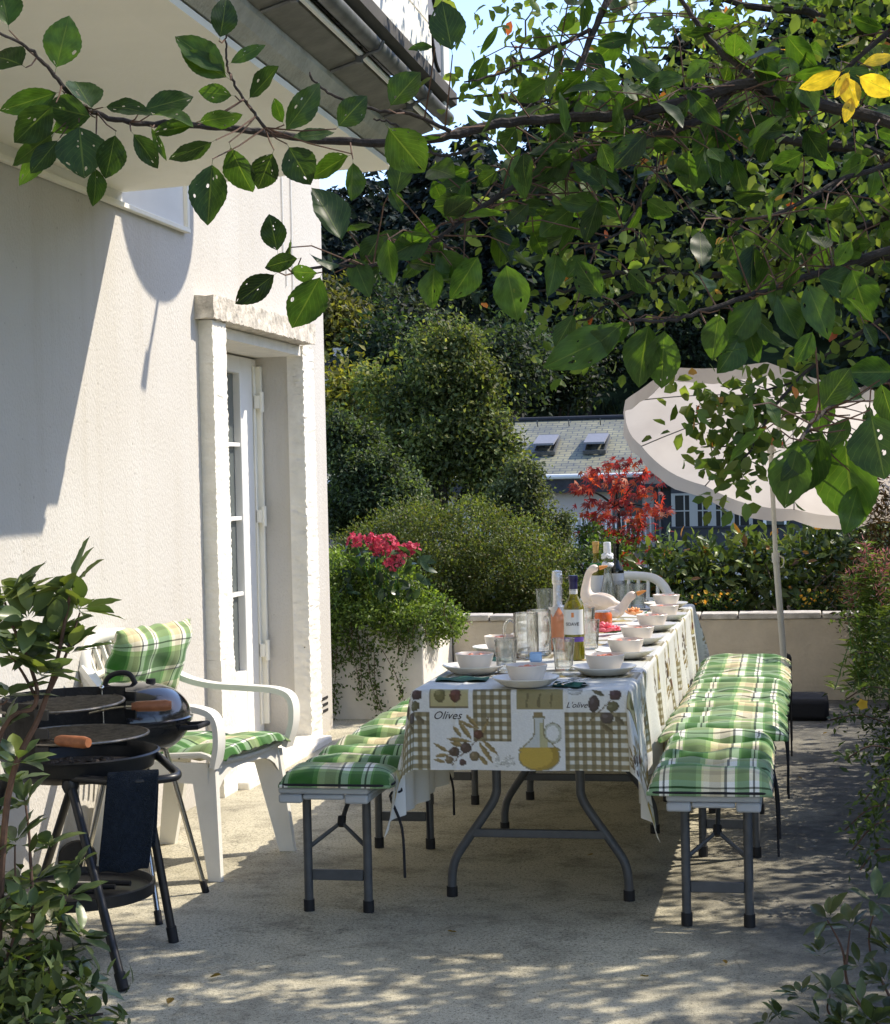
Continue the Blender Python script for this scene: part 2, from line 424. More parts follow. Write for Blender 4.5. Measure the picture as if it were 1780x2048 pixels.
# ---------------------------------------------------------------- the wooded hillside (one far mass) and its meadow
def forest():
    Ps = []; Ds = []; Ss = []; Cs = []
    for i in range(560):
        y = rng.uniform(84, 165); x = rng.uniform(-66, 24)
        if y < 97 and -34 < x < 4 : continue
        z = float(terr_z(x, y)); con = rng.random() < .6
        hgt = rng.uniform(9, 15) if con else rng.uniform(6, 10)
        n = 900
        tt = rng.random(n)**.8
        ang = rng.random(n)*2*np.pi
        if con:
            layer = np.round(tt*11)/11 + rng.normal(size=n)*.012
            rr = (1 - tt)*hgt*.20 * (0.35 + .65*rng.random(n)**.5) + .15
            P = np.stack([x+np.cos(ang)*rr, y+np.sin(ang)*rr, z + .8 + layer*(hgt-1) - rr*.35], 1)
            D = np.stack([np.cos(ang), np.sin(ang), np.full(n, -.35)], 1)
            c = np.array([.016, .026, .020])*rng.uniform(.6, 1.5)
        else:
            rr = np.sin(np.clip(tt*.92+.08, 0, 1)*np.pi)**.6*hgt*.30*(.5+.5*rng.random(n)**.4)
            P = np.stack([x+np.cos(ang)*rr, y+np.sin(ang)*rr, z + 1 + tt*(hgt-1)], 1)
            D = rnd_dir(n, -.2); c = np.array([.028, .040, .016])*rng.uniform(.6, 1.5)
            if y < 105: c = c*1.3
        P += rng.normal(size=P.shape)*.18
        Ps.append(P); Ds.append(D); Ss.append(rng.uniform(.35, .8, n)); Cs.append(np.clip(c*(1+rng.normal(size=(n, 1))*.3), .002, 1))
    P = np.concatenate(Ps); D = np.concatenate(Ds)
    M['forest'] = leafmat('forest_leaves', trans=.25, rough=.8, tcol=(1, 1.1, .6))
    o = leafmesh('forest', P, D, rnd_dir(len(P), 1.0), np.concatenate(Ss), .75, np.concatenate(Cs), M['forest'])
    tag(o, 'dark wooded hillside of conifers rising behind the houses', 'forest', kind='stuff')
forest()
# rough grass on the meadow at the foot of the wood
n = 9000
gx = rng.uniform(-45, 10, n); gyy = rng.uniform(74, 97, n)
P = np.stack([gx, gyy, terr_z(gx, gyy)], 1)
M['meadowgrass'] = leafmat('meadow_grass', trans=.35, rough=.8)
tag(leafmesh('meadow_grass', P, rnd_dir(n, 1.6), rnd_dir(n), rng.uniform(.4, 1.1, n), .4, palette([(.03, .045, .018), (.045, .055, .02), (.02, .035, .015)], n, .3), M['meadowgrass']),
    'rough dark grass on the slope below the wood', 'grass', kind='stuff')
# ================================================================ THE HOUSE
def stucco_mat(name, colr, st=.9):
    m, t, p = newmat(name); N = t.nodes; L = t.links
    tc = N.new('ShaderNodeTexCoord')
    n1 = N.new('ShaderNodeTexNoise'); n1.inputs['Scale'].default_value = 95; n1.inputs['Detail'].default_value = 3; n1.inputs['Roughness'].default_value = .6
    mp = N.new('ShaderNodeMapping'); mp.inputs['Rotation'].default_value = (.6, 0, 0); mp.inputs['Scale'].default_value = (1, 1.0, .6)
    L.new(tc.outputs['Object'], mp.inputs[0]); L.new(mp.outputs[0], n1.inputs['Vector'])
    b = N.new('ShaderNodeBump'); b.inputs['Strength'].default_value = st; b.inputs['Distance'].default_value = .0055
    L.new(n1.outputs[0], b.inputs['Height']); L.new(b.outputs[0], p.inputs['Normal'])
    n2 = N.new('ShaderNodeTexNoise'); n2.inputs['Scale'].default_value = 1.6; n2.inputs['Detail'].default_value = 7; L.new(tc.outputs['Object'], n2.inputs['Vector'])
    r = N.new('ShaderNodeValToRGB'); e = r.color_ramp.elements
    e[0].position = .3; e[0].color = (colr[0]*.93, colr[1]*.92, colr[2]*.9, 1); e[1].position = .65; e[1].color = (*colr, 1)
    L.new(n2.outputs[0], r.inputs[0])
    # sparse dark specks of grime
    v = N.new('ShaderNodeTexVoronoi'); v.inputs['Scale'].default_value = 26; L.new(tc.outputs['Object'], v.inputs['Vector'])
    sc_ = N.new('ShaderNodeSeparateColor'); L.new(v.outputs['Color'], sc_.inputs[0])
    th = N.new('ShaderNodeMapRange'); th.inputs[1].default_value = .9; th.inputs[2].default_value = 1; th.inputs[3].default_value = 0; th.inputs[4].default_value = .16; L.new(sc_.outputs[0], th.inputs[0])
    lt = N.new('ShaderNodeMath'); lt.operation = 'LESS_THAN'; L.new(v.outputs['Distance'], lt.inputs[0]); L.new(th.outputs[0], lt.inputs[1])
    mu = N.new('ShaderNodeMath'); mu.operation = 'MULTIPLY'; mu.inputs[1].default_value = .35; L.new(lt.outputs[0], mu.inputs[0])
    mx = N.new('ShaderNodeMix'); mx.data_type = 'RGBA'; L.new(mu.outputs[0], mx.inputs[0]); L.new(r.outputs[0], mx.inputs[6]); mx.inputs[7].default_value = (.2, .18, .15, 1)
    mp2 = N.new('ShaderNodeMapping'); mp2.inputs['Scale'].default_value = (5, 5, .35); L.new(tc.outputs['Object'], mp2.inputs[0])
    n3 = N.new('ShaderNodeTexNoise'); n3.inputs['Scale'].default_value = 1.6; n3.inputs['Detail'].default_value = 6; n3.inputs['Roughness'].default_value = .7; L.new(mp2.outputs[0], n3.inputs['Vector'])
    r3 = N.new('ShaderNodeValToRGB'); r3.color_ramp.elements[0].position = .34; r3.color_ramp.elements[0].color = (.955, .945, .925, 1); r3.color_ramp.elements[1].position = .5; r3.color_ramp.elements[1].color = (1, 1, 1, 1); L.new(n3.outputs[0], r3.inputs[0])
    sz = N.new('ShaderNodeSeparateXYZ'); L.new(tc.outputs['Object'], sz.inputs[0]); ad = N.new('ShaderNodeMath'); ad.operation = 'MULTIPLY_ADD'; L.new(n2.outputs[0], ad.inputs[0]); ad.inputs[1].default_value = -.5; L.new(sz.outputs[2], ad.inputs[2])
    bd = N.new('ShaderNodeMapRange'); bd.inputs[1].default_value = -.22; bd.inputs[2].default_value = .0; bd.inputs[3].default_value = .35; bd.inputs[4].default_value = 0; L.new(ad.outputs[0], bd.inputs[0])
    m3 = N.new('ShaderNodeMix'); m3.data_type = 'RGBA'; m3.blend_type = 'MULTIPLY'; m3.inputs[0].default_value = 1; L.new(mx.outputs[2], m3.inputs[6]); L.new(r3.outputs[0], m3.inputs[7])
    mx = N.new('ShaderNodeMix'); mx.data_type = 'RGBA'; L.new(bd.outputs[0], mx.inputs[0]); L.new(m3.outputs[2], mx.inputs[6]); mx.inputs[7].default_value = (.36, .33, .28, 1)
    L.new(mx.outputs[2], p.inputs['Base Color']); p.inputs['Roughness'].default_value = .92; p.inputs['Specular IOR Level'].default_value = .15
    return m
M['stucco'] = stucco_mat('stucco', (.575, .553, .51))
M['soffit'] = pmat('soffit_paint', (.88, .85, .74), .7, var=.04, vscale=2, bump=.1, bscale=60)
M['cornice'] = pmat('cornice_plaster', (.42, .41, .35), .9, var=.28, vscale=6, bump=.6, bscale=70, spec=.2, vdet=8)
M['gutterboard'] = pmat('gutter_board', (.17, .168, .15), .85, var=.25, vscale=7, bump=.4, bscale=40)
M['zinc'] = pmat('zinc', (.13, .135, .135), .5, metal=.6, var=.3, vscale=14)
M['darkmetal'] = pmat('dark_flashing', (.06, .055, .05), .7, var=.3, vscale=8)
M['whitepaint'] = pmat('white_paint', (.80, .79, .75), .45, var=.03, vscale=4)
M['cladding'] = pmat('white_cladding', (.78, .76, .70), .6, var=.05, vscale=5)
M['greypanel'] = pmat('grey_panel', (.20, .21, .24), .6, var=.1)
M['black'] = pmat('black_gap', (.01, .01, .01), .8)
M['stonetrim'] = pmat('old_stone', (.58, .53, .45), .95, var=.45, vscale=16, bump=1.0, bscale=38, spec=.15, vdet=9)
M['stonewhite'] = pmat('whitewashed_stone', (.80, .765, .68), .95, var=.08, vscale=9, bump=.6, bscale=40, spec=.15)
def glassmat(name, tint, rough=.03, mixw=.85):
    m, t, p = newmat(name); p.inputs['Base Color'].default_value = (*tint, 1); p.inputs['Roughness'].default_value = rough
    p.inputs['Specular IOR Level'].default_value = .8; return m
M['pane'] = glassmat('window_pane', (.10, .115, .11), .04)

WX = -2.62
H = empty('house', (WX, 7.0, 0), 'white stuccoed house on the left with glazed side door and deep eaves', 'house')
def hp(mb, name, mat, parent=None, **k):
    """house geometry is given in world coordinates; shift to the house origin"""
    off = np.array([WX, 7.0, 0]); mb.V = [v - off for v in mb.V]
    return mb.build(name, mat, H if parent is None else parent, **k)
D0, D1, DT = 7.87, 9.38, 2.15        # door opening
m = MB()
m.box((-2.99, -4, -.2), (WX, D0, 3.6)); m.box((-2.99, D1, -.2), (WX, 9.85, 3.6)); m.box((-2.99, D0, DT), (WX, D1, 3.6))
m.box((-9, 9.55, -.2), (-2.99, 9.85, 3.6)); m.box((-9, -4, -.2), (-8.7, 9.55, 3.6)); m.box((-8.7, -4, -.2), (-2.99, -3.7, 3.6))
hp(m, 'wall', M['stucco'])
m = MB(); m.box((-9.1, 6.75, 3.602), (-2.70, 9.9, 3.75)); m.box((-9.2, -4.2, 6.4), (-1.15, 6.9, 6.6)); hp(m, 'roof', M['darkmetal'])
Y0 = 6.753
def strip(prof, ya=-2.0, yb=Y0):
    """extrude a closed (x, z) profile along the wall"""
    n = len(prof); mm = MB()
    V = [(x, ya, z) for x, z in prof] + [(x, yb, z) for x, z in prof]
    F = [(i, (i+1) % n, n+(i+1) % n, n+i) for i in range(n)] + [tuple(range(n))[::-1], tuple(range(n, 2*n))]
    mm.add(V, F); return mm
hp(strip([(-2.618, 2.587), (-1.63, 2.628), (-1.63, 2.80), (-2.618, 2.80)]), 'soffit', M['soffit'], smooth=False)
hp(strip([(-1.628, 2.612), (-1.50, 2.618), (-1.50, 2.64), (-1.545, 2.66), (-1.545, 2.79), (-1.628, 2.79)]), 'fascia', M['soffit'], smooth=False)
hp(strip([(-1.543, 2.662), (-1.495, 2.645), (-1.455, 2.672), (-1.43, 2.705), (-1.43, 2.79), (-1.543, 2.79)], yb=Y0-.02), 'cornice', M['cornice'], smooth=False)
g = hp(strip([(-1.428, 2.722), (-1.335, 2.752), (-1.335, 2.80), (-1.428, 2.80)], yb=Y0-.03), 'gutter_board', M['gutterboard'], smooth=False)
m = MB(); m.tube([(-1.285, -2, 2.80), (-1.285, Y0, 2.80)], .027, 14); g = hp(m, 'gutter', M['zinc'])
m = MB(); m.tube([(-1.322, -2, 2.765), (-1.322, Y0, 2.765)], .010, 8); hp(m, 'gutter_lip', M['whitepaint'])
for y in (2.4, 3.2, 4.0, 4.75, 5.5, 6.25):
    m = MB(); m.tube([(-1.42, y, 2.715), (-1.33, y, 2.742), (-1.30, y, 2.762), (-1.26, y, 2.772), (-1.245, y, 2.80)], .006, 6)
    m.box((-1.335, y-.012, 2.735), (-1.315, y+.012, 2.785)); b = hp(m, 'bracket', M['zinc'], g); b.location = (0, 0, 0)
hp(strip([(-1.328, 2.802), (-1.24, 2.842), (-1.24, 2.885), (-1.328, 2.885)], yb=Y0-.03), 'flashing', M['darkmetal'], smooth=False)
# upper storey, clad in white boards
m = MB()
y = 5.95
m.box((-9, -4, 2.887), (-1.275, 6.36, 6.4))
m.box((-1.273, -2, 2.889), (-1.262, 6.36, 3.05))
for k in range(60):
    yy = 6.32 - .125*(k+1)
    m.box((-1.273, yy, 3.06), (-1.263, yy+.117, 6.3))
hp(m, 'upper_wall', M['cladding'], smooth=False)
m = MB(); m.box((-1.30, 6.362, 2.888), (-1.272, 6.585, 6.4)); lv = hp(m, 'louvre', M['greypanel'], smooth=False)
m = MB()
for zz in np.arange(2.93, 5, .21):
    m.tube(smoothpath([(-1.268, 6.37, zz+.17), (-1.267, 6.40, zz+.09), (-1.267, 6.46, zz+.02), (-1.268, 6.53, zz)], 4), .006, 6)
hp(m, 'slat', M['black'], lv)
m = MB(); m.box((-1.33, 6.587, 2.80), (-1.262, 6.70, 6.4)); hp(m, 'corner_post', M['whitepaint'], bevel=.004)
# framed panel at the top of the wall and thin cable
m = MB(); m.box((WX+.002, 4.6, 2.545), (WX+.010, 7.48, 3.3)); pn = hp(m, 'wall_panel', M['whitepaint'], smooth=False)
m = MB(); m.box((WX+.003, 4.6, 2.522), (WX+.030, 7.515, 2.543)); m.box((WX+.003, 7.482, 2.543), (WX+.028, 7.513, 3.3))
hp(m, 'panel_trim', M['soffit'], pn, bevel=.003)
m = MB()
for y_, z0 in ((9.05, 2.62), (9.22, 2.35)):
    m.tube([(WX+.006, y_, z0), (WX+.006, y_, 3.4)], .004, 6)
m.tube([(WX+.006, 9.05, 2.62), (WX+.006, 9.10, 2.60), (WX+.006, 9.10, 2.45)], .004, 6)
hp(m, 'cable', M['whitepaint'])
# lintel, jambs (rough hewn)
def rough_block(a, b, cuts, amp, name, mat, seed=0, faces=None):
    r = np.random.default_rng(seed)
    bm = bmesh.new(); bmesh.ops.create_cube(bm, size=1)
    bmesh.ops.subdivide_edges(bm, edges=bm.edges, cuts=4, use_grid_fill=True)
    sx = [b[i]-a[i] for i in range(3)]; ctr = [(a[i]+b[i])/2 for i in range(3)]
    for v in bm.verts: v.co = Vector([v.co[i]*sx[i]+ctr[i] for i in range(3)])
    L_ = max(range(3), key=lambda i: sx[i])
    es = [e for e in bm.edges if abs((e.verts[0].co-e.verts[1].co)[L_]) > 1e-4]
    bmesh.ops.subdivide_edges(bm, edges=es, cuts=cuts, use_grid_fill=True)
    for v in bm.verts:
        d = Vector(r.normal(size=3)*amp)
        if v.co.x < a[0]+.002: continue
        v.co += d
    me = bpy.data.meshes.new(name); 
    for v in bm.verts: v.co -= Vector((WX, 7.0, 0))
    bm.to_mesh(me); bm.free(); me.materials.append(mat)
    me.polygons.foreach_set('use_smooth', [True]*len(me.polygons)); me.set_sharp_from_angle(angle=math.radians(50))
    o = bpy.data.objects.new(name, me); col.objects.link(o); o.parent = H; return o
rough_block((-2.70, 7.62, 2.158), (-2.53, 9.34, 2.262), 30, .0022, 'lintel', M['stonetrim'], 1)
rough_block((-2.97, 7.665, -.1), (-2.552, 7.868, .62), 12, .0015, 'door_jamb', M['stonewhite'], 2)
rough_block((-2.97, 7.668, .622), (-2.555, 7.866, 2.154), 34, .0016, 'door_jamb', M['stonewhite'], 3)
rough_block((-2.70, 9.36, -.1), (-2.610, 9.585, 2.154), 44, .0026, 'door_jamb', M['stonewhite'], 4)
# rough projecting edge of the far jamb and rendered flare at the corner foot
m = MB()
m.box((-2.99, 7.875, 2.10), (-2.62, 9.38, 2.152)); hp(m, 'door_head', M['stonewhite'])
m = MB(); m.box((-2.985, 7.875, -.1), (-2.50, 9.38, .035)); hp(m, 'door_step', M['stonewhite'], bevel=.01)
# door
m = MB(); X = -2.90
m.box((X-.05, 7.90, .04), (X+.02, 7.99, 2.09)); m.box((X-.05, 9.085, .04), (X+.02, 9.295, 2.09)); m.box((X-.05, 9.30, .04), (X+.02, 9.375, 2.09)); m.box((X-.05, 7.99, 2.0), (X+.02, 9.085, 2.09))
m.box((X-.05, 7.99, .04), (X+.018, 9.085, .42))
dr = hp(m, 'door', M['whitepaint'], bevel=.005)
m = MB(); m.box((X+.02, 9.345, .10), (X+.055, 9.372, 2.05)); m.box((X+.02, 9.30, .10), (X+.03, 9.33, 2.05)); hp(m, 'door_frame', M['soffit'], dr, bevel=.003)
m = MB(); m.box((X-.03, 7.99, .42), (X-.02, 9.085, 2.0)); hp(m, 'glass', M['pane'], dr, smooth=False)
m = MB()
for z in (.82, 1.22, 1.61): m.box((X-.018, 7.992, z), (X+.012, 9.083, z+.022))
m.box((X-.018, 8.60, .421), (X+.014, 8.63, 1.999))
hp(m, 'glazing_bar', M['whitepaint'], dr, bevel=.003)
for z in (.45, 1.18, 1.80):
    m = MB(); m.tube([(X+.062, 9.325, z), (X+.062, 9.325, z+.11)], .013, 10); m.box((X+.02, 9.30, z+.02), (X+.055, 9.343, z+.09)); hp(m, 'hinge', M['soffit'], dr)
m = MB()
for k in range(3): m.box((WX+.001, 9.62, .12+k*.035), (WX+.005, 9.74, .135+k*.035))
hp(m, 'vent', M['black'], smooth=False)

# satellite dish on the gable corner, above the picture: its shadow falls on the wall
t = empty('satellite_dish', (-1.28, 6.72, 4.2), 'pale satellite dish on a pole at the corner of the upper storey', 'satellite dish')
c = np.array([-1.32, 8.05, 4.19]) - np.array([-1.28, 6.72, 4.2])
prof = [(0.0001, 0), (.12, .006), (.25, .028), (.36, .060), (.425, .088), (.43, .092), (.425, .094), (.35, .064), (.2, .024), (.0001, .008)]
m = MB(); m.lathe(prof, n=40, R=rotmat(0, math.pi/2, 0) @ np.diag([1.0, 1.06, 1]), o=c); m.build('dish', M['whitepaint'], t)
m = MB(); m.tube(smoothpath([c+[-.02, -.03, -.40], c+[.12, -.055, -.47], c+[.25, -.09, -.53]], 5), .015, 8); m.tube([c+[.22, -.085, -.50], c+[.30, -.105, -.57]], [.026, .032], 10); m.build('feed_arm', M['zinc'], t)
m = MB(); m.tube([(0, -.1, .05), (0, .4, .05), c+[-.06, -.25, .06], c+[-.05, 0, 0]], .02, 8); m.build('mount', M['zinc'], t)

# doormat
m = MB(); m.box((0, 0, 0), (.42, .72, .012))
for i in range(14): m.box((.01, .03+i*.048, .0121), (.41, .055+i*.048, .020))
M['rubber'] = pmat('black_rubber', (.018, .018, .020), .8, bump=.3)
o = m.build('doormat', M['rubber'], bevel=.003); o.location = (-2.46, 7.98, .004); o.rotation_euler = (0, 0, -.06)
tag(o, 'black ribbed rubber doormat lying below the glazed house door', 'doormat')

# ================================================================ NEIGHBOURS
M['slate'] = None
def slate_mat():
    m, t, p = newmat('roof_slates'); N = t.nodes; L = t.links
    tc = N.new('ShaderNodeTexCoord'); mp = N.new('ShaderNodeMapping'); L.new(tc.outputs['UV'], mp.inputs[0])
    br = N.new('ShaderNodeTexBrick'); L.new(mp.outputs[0], br.inputs[0]); br.inputs['Scale'].default_value = 1; br.inputs['Brick Width'].default_value = .42; br.inputs['Row Height'].default_value = .25
    br.inputs['Mortar Size'].default_value = .022; br.inputs['Color1'].default_value = (.21, .21, .15, 1); br.inputs['Color2'].default_value = (.27, .26, .18, 1); br.inputs['Mortar'].default_value = (.09, .10, .11, 1)
    n = N.new('ShaderNodeTexNoise'); n.inputs['Scale'].default_value = .8; n.inputs['Detail'].default_value = 6; L.new(tc.outputs['UV'], n.inputs['Vector'])
    r = N.new('ShaderNodeValToRGB'); r.color_ramp.elements[0].color = (.6, .64, .72, 1); r.color_ramp.elements[0].position = .35; r.color_ramp.elements[1].color = (1.1, 1.08, .95, 1); r.color_ramp.elements[1].position = .62
    L.new(n.outputs[0], r.inputs[0]); mx = N.new('ShaderNodeMix'); mx.data_type = 'RGBA'; mx.blend_type = 'MULTIPLY'; mx.inputs[0].default_value = 1
    L.new(br.outputs[0], mx.inputs[6]); L.new(r.outputs[0], mx.inputs[7]); L.new(mx.outputs[2], p.inputs['Base Color']); p.inputs['Roughness'].default_value = .6
    b = N.new('ShaderNodeBump'); b.inputs['Strength'].default_value = .6; b.inputs['Distance'].default_value = .03; b.invert = True; L.new(br.outputs['Fac'], b.inputs['Height']); L.new(b.outputs[0], p.inputs['Normal'])
    return m
M['slate'] = slate_mat()
M['darkslate'] = pmat('dark_slate', (.020, .022, .027), .7, var=.35, vscale=3, bump=.6, bscale=9)  # slate tone darkened to carry the shade of the wing roof
M['greyframe'] = pmat('weathered_frame', (.36, .35, .32), .6)
M['greywall'] = pmat('neighbour_wall', (.52, .47, .42), .9, var=.06, vscale=1)
M['darkwood'] = pmat('dark_shingle_wall', (.045, .047, .055), .8, var=.25, vscale=2.5, bump=.5, bscale=6)
M['pinkwall'] = pmat('far_house_wall', (.30, .24, .21), .9, var=.05)
NE = at(1070, 945, 60.0)     # a point on the eave
NR = at(990, 848, 65.5); NR2 = at(1340, 830, 65.5)
zE = NE[2]; zR = (NR[2]+NR2[2])/2
HB = np.array([-4.5, 60.0, -6.0])
t = empty('neighbour_house', HB.tolist(), 'neighbouring house with pale slate roof, two roof windows and white balcony', 'house')
tilt = (NR2[2]-NR[2])/(NR2[0]-NR[0])
def rz(x, f):   # roof point: f 0 at eave .. 1 at ridge
    return np.array([x, 60 + 5.5*f, zE + (zR-zE)*f])
xa, xb = -16.0, 4.0
def slab(A, B, C_, D_, th, name, mat, parent, uvs=None):
    A, B, C_, D_ = map(np.asarray, (A, B, C_, D_)); nrm = unit(np.cross(B-A, D_-A)); mm = MB()
    V = np.array([A, B, C_, D_, A-nrm*th, B-nrm*th, C_-nrm*th, D_-nrm*th]) - HB
    mm.add(V, [(0, 1, 2, 3), (7, 6, 5, 4), (4, 5, 1, 0), (5, 6, 2, 1), (6, 7, 3, 2), (7, 4, 0, 3)])
    uv = [(V[i][0], np.linalg.norm((V[i]-V[0])[1:])) for i in range(8)]
    return mm.build(name, mat, parent, smooth=False, uv=np.array(uv))
rf = slab(rz(xa, 0)+[0, -.5, -.22], rz(xb, 0)+[0, -.5, -.22], rz(xb, 1), rz(xa, 1), .12, 'roof', M['slate'], t)
slab(rz(xa, 1)+[0, .02, 0], rz(xb, 1)+[0, .02, 0], rz(xb, 0)+[0, 11, -.2], rz(xa, 0)+[0, 11, -.2], .12, 'roof', M['slate'], t)
m = MB(); m.tube([rz(xa, 1)-HB+[0, 0, .05], rz(xb, 1)-HB+[0, 0, .05]], .09, 8); m.build('ridge', M['darkslate'], rf)
for k in range(-8, 3):
    m = MB(); q = rz(k*1.15, .86)-HB; m.tube([q+[0, -.02, .03], q+[0, -.10, .12], q+[0, -.12, .26]], .022, 5); m.build('snow_hook', M['zinc'], rf)
m = MB(); m.tube([(xa+4.5, -.62, zE+6-.16), (xb+4.5, -.62, zE+6-.16)], .085, 8); m.build('gutter', M['whitepaint'], t)
m = MB(); m.box((xa+4.9, 0, 0), (xb+4.2, .3, zE+5.75)); m.build('wall', M['greywall'], t)
m = MB(); m.box((xa+4.9, .3, 0), (xa+5.2, 10.5, zE+5.75)); m.box((xb+3.9, .3, 0), (xb+4.2, 10.5, zE+5.75)); m.box((xa+5.2, 10.2, 0), (xb+3.9, 10.5, zE+5.75)); m.build('wall', M['greywall'], t)
m = MB(); m.box((xa+4.6, -.5, zE+5.30), (xb+4.4, -.02, zE+5.76)); m.build('eave_board', M['darkwood'], t)
for px in (1094, 1194):
    q = at(px, 884, 62.6); f = (q[1]-60)/5.5; q = rz(q[0], f) - HB
    sl = unit(rz(0, 1)-rz(0, 0)); up = unit(np.cross([1, 0, 0], sl))
    a = q - sl*.9 + up*.05
    mm = MB(); R_ = np.stack([[1, 0, 0], sl, up], 1)
    mm.box((-.40, -.1, -.04), (-.33, 1.7, .10), R_, a); mm.box((.33, -.1, -.04), (.40, 1.7, .10), R_, a); mm.box((-.33, -.1, -.04), (.33, -.02, .10), R_, a); mm.box((-.33, 1.62, -.04), (.33, 1.7, .14), R_, a)
    wn = mm.build('roof_window', M['zinc'], t)
    mm = MB(); R2 = R_ @ rotmat(-.13, 0, 0); mm.box((-.36, 0, -.03), (.36, 1.6, .04), R2, a+up*.34-sl*.02); mm.build('open_sash', M['greypanel'], wn)
# balcony
bz = at(1180, 1085, 59.0)[2]+6; b0 = at(1120, 1040, 59.0)[0]+4.5; b1 = at(1330, 1040, 59.0)[0]+4.5
m = MB(); m.box((b0-3, -1.3, bz-.16), (b1, -.003, bz)); bl = m.build('balcony', M['greywall'], t)
m = MB(); n = 40
for k in range(n+1):
    x = b0-3 + (b1-b0+3)*k/n; m.box((x, -1.3, bz), (x+.055, -1.26, bz+.78))
m.box((b0-3, -1.31, bz+.78), (b1+.06, -1.24, bz+.85)); m.build('railing', M['whitepaint'], bl)
m = MB(); x = at(1260, 1000, 60)[0]+4.5; m.box((x-.6, -.03, bz+.02), (x+.4, .05, bz+1.9)); m.build('window', M['pane'], t)
# dark shingled wing with a bay of windows
wx0 = at(1308, 1000, 57.5)[0]+4.5; wx1 = wx0 + 8.5
wy = -2.6; wz1 = at(1400, 962, 57.4)[2]+6
m = MB(); m.box((wx0, wy, 0), (wx1, -.005, wz1)); m.build('wing_wall', M['darkwood'], t)
apex = at(1452, 800, 59.3) - HB; ez = wz1; A = np.array([wx0-.3, wy-.45, ez-.05]); B = np.array([wx1+.3, wy-.45, ez-.05]); 
m = MB(); m.add([A, B, (wx1+.3, 2.6, ez+2.3), (apex[0], 2.6, apex[2]+.2), (apex[0]-.6, apex[1]+.3, apex[2]), (A[0]+.2, .4, ez+.5), A-[0, 0, .12], B-[0, 0, .12]],
   [(0, 1, 2, 4), (2, 3, 4), (0, 4, 5), (4, 3, 5), (6, 7, 1, 0)]); wr = m.build('wing_roof', M['darkslate'], t, smooth=False)
m = MB(); m.tube([A+[-.05, 0, .02], apex+[-.65, .3, .05]], .05, 6); m.build('verge', M['zinc'], wr)
fx0 = at(1343, 1000, 57.2)[0]+4.5; fx1 = at(1505, 1000, 57.2)[0]+4.5; fz0 = at(1400, 1052, 57.2)[2]+6; fz1 = at(1400, 990, 57.2)[2]+6
m = MB(); m.box((fx0, wy-.35, fz0-.9), (fx1, wy-.003, fz0-.06)); m.box((fx0-.1, wy-.42, fz0-.06), (fx1+.1, wy-.003, fz0)); m.box((fx0, wy-.36, fz1+.07), (fx1, wy-.003, fz1+.35)); m.build('bay', M['darkwood'], t)
m = MB(); yw = wy-.33
m.box((fx0, yw-.02, fz1-.0), (fx1, yw+.06, fz1+.07)); m.box((fx0, yw-.02, fz0+.001), (fx0+.12, yw+.06, fz1)); m.box((fx1-.12, yw-.02, fz0+.001), (fx1, yw+.06, fz1))
nb = 4; ww = (fx1-fx0-.24)/nb
for k in range(nb):
    x0 = fx0+.12+k*ww
    if k: m.box((x0-.13, yw-.01, fz0+.001), (x0+.13, yw+.05, fz1))
    m.box((x0+ww/2-.02, yw, fz0+.001), (x0+ww/2+.02, yw+.03, fz1))
m.box((fx0+.12, yw+.002, (fz0+fz1)/2-.02), (fx1-.12, yw+.028, (fz0+fz1)/2+.02))
wf = m.build('window', M['greyframe'], t, smooth=False)
m = MB(); m.box((fx0+.1, yw+.031, fz0), (fx1-.1, yw+.045, fz1)); m.build('pane', pmat('far_pane', (.022, .022, .020), .35, spec=.25), wf, smooth=False)
sx = at(1532, 1000, 57.2)[0]+4.5; m = MB()
m.box((sx-.1, yw, fz0), (sx, yw+.3, fz1+.1)); m.box((sx+.55, yw, fz0), (sx+.62, yw+.3, fz1+.1)); m.box((sx, yw, fz1), (sx+.55, yw+.3, fz1+.1)); m.box((sx+.25, yw, fz0), (sx+.30, yw+.3, fz1)); wf = m.build('window', M['whitepaint'], t, smooth=False)
m = MB(); m.box((sx, yw+.1, fz0), (sx+.55, yw+.12, fz1)); m.build('pane', M['pane'], wf, smooth=False)
# pale basement wall and downpipe
m = MB(); m.box((wx0-3, wy-.5, 0), (wx1, wy-.36, at(1300, 1120, 57)[2]+6)); m.build('basement_wall', M['greywall'], t)
m = MB(); q = at(1322, 1000, 57.3)-HB; m.tube([(wx0+.2, wy-.1, wz1), (wx0+.2, wy-.1, wz1-3.6), (wx0-.5, wy-.2, wz1-4.4), (wx0-.5, wy-.2, 0)], .05, 6); m.build('downpipe', M['zinc'], t)

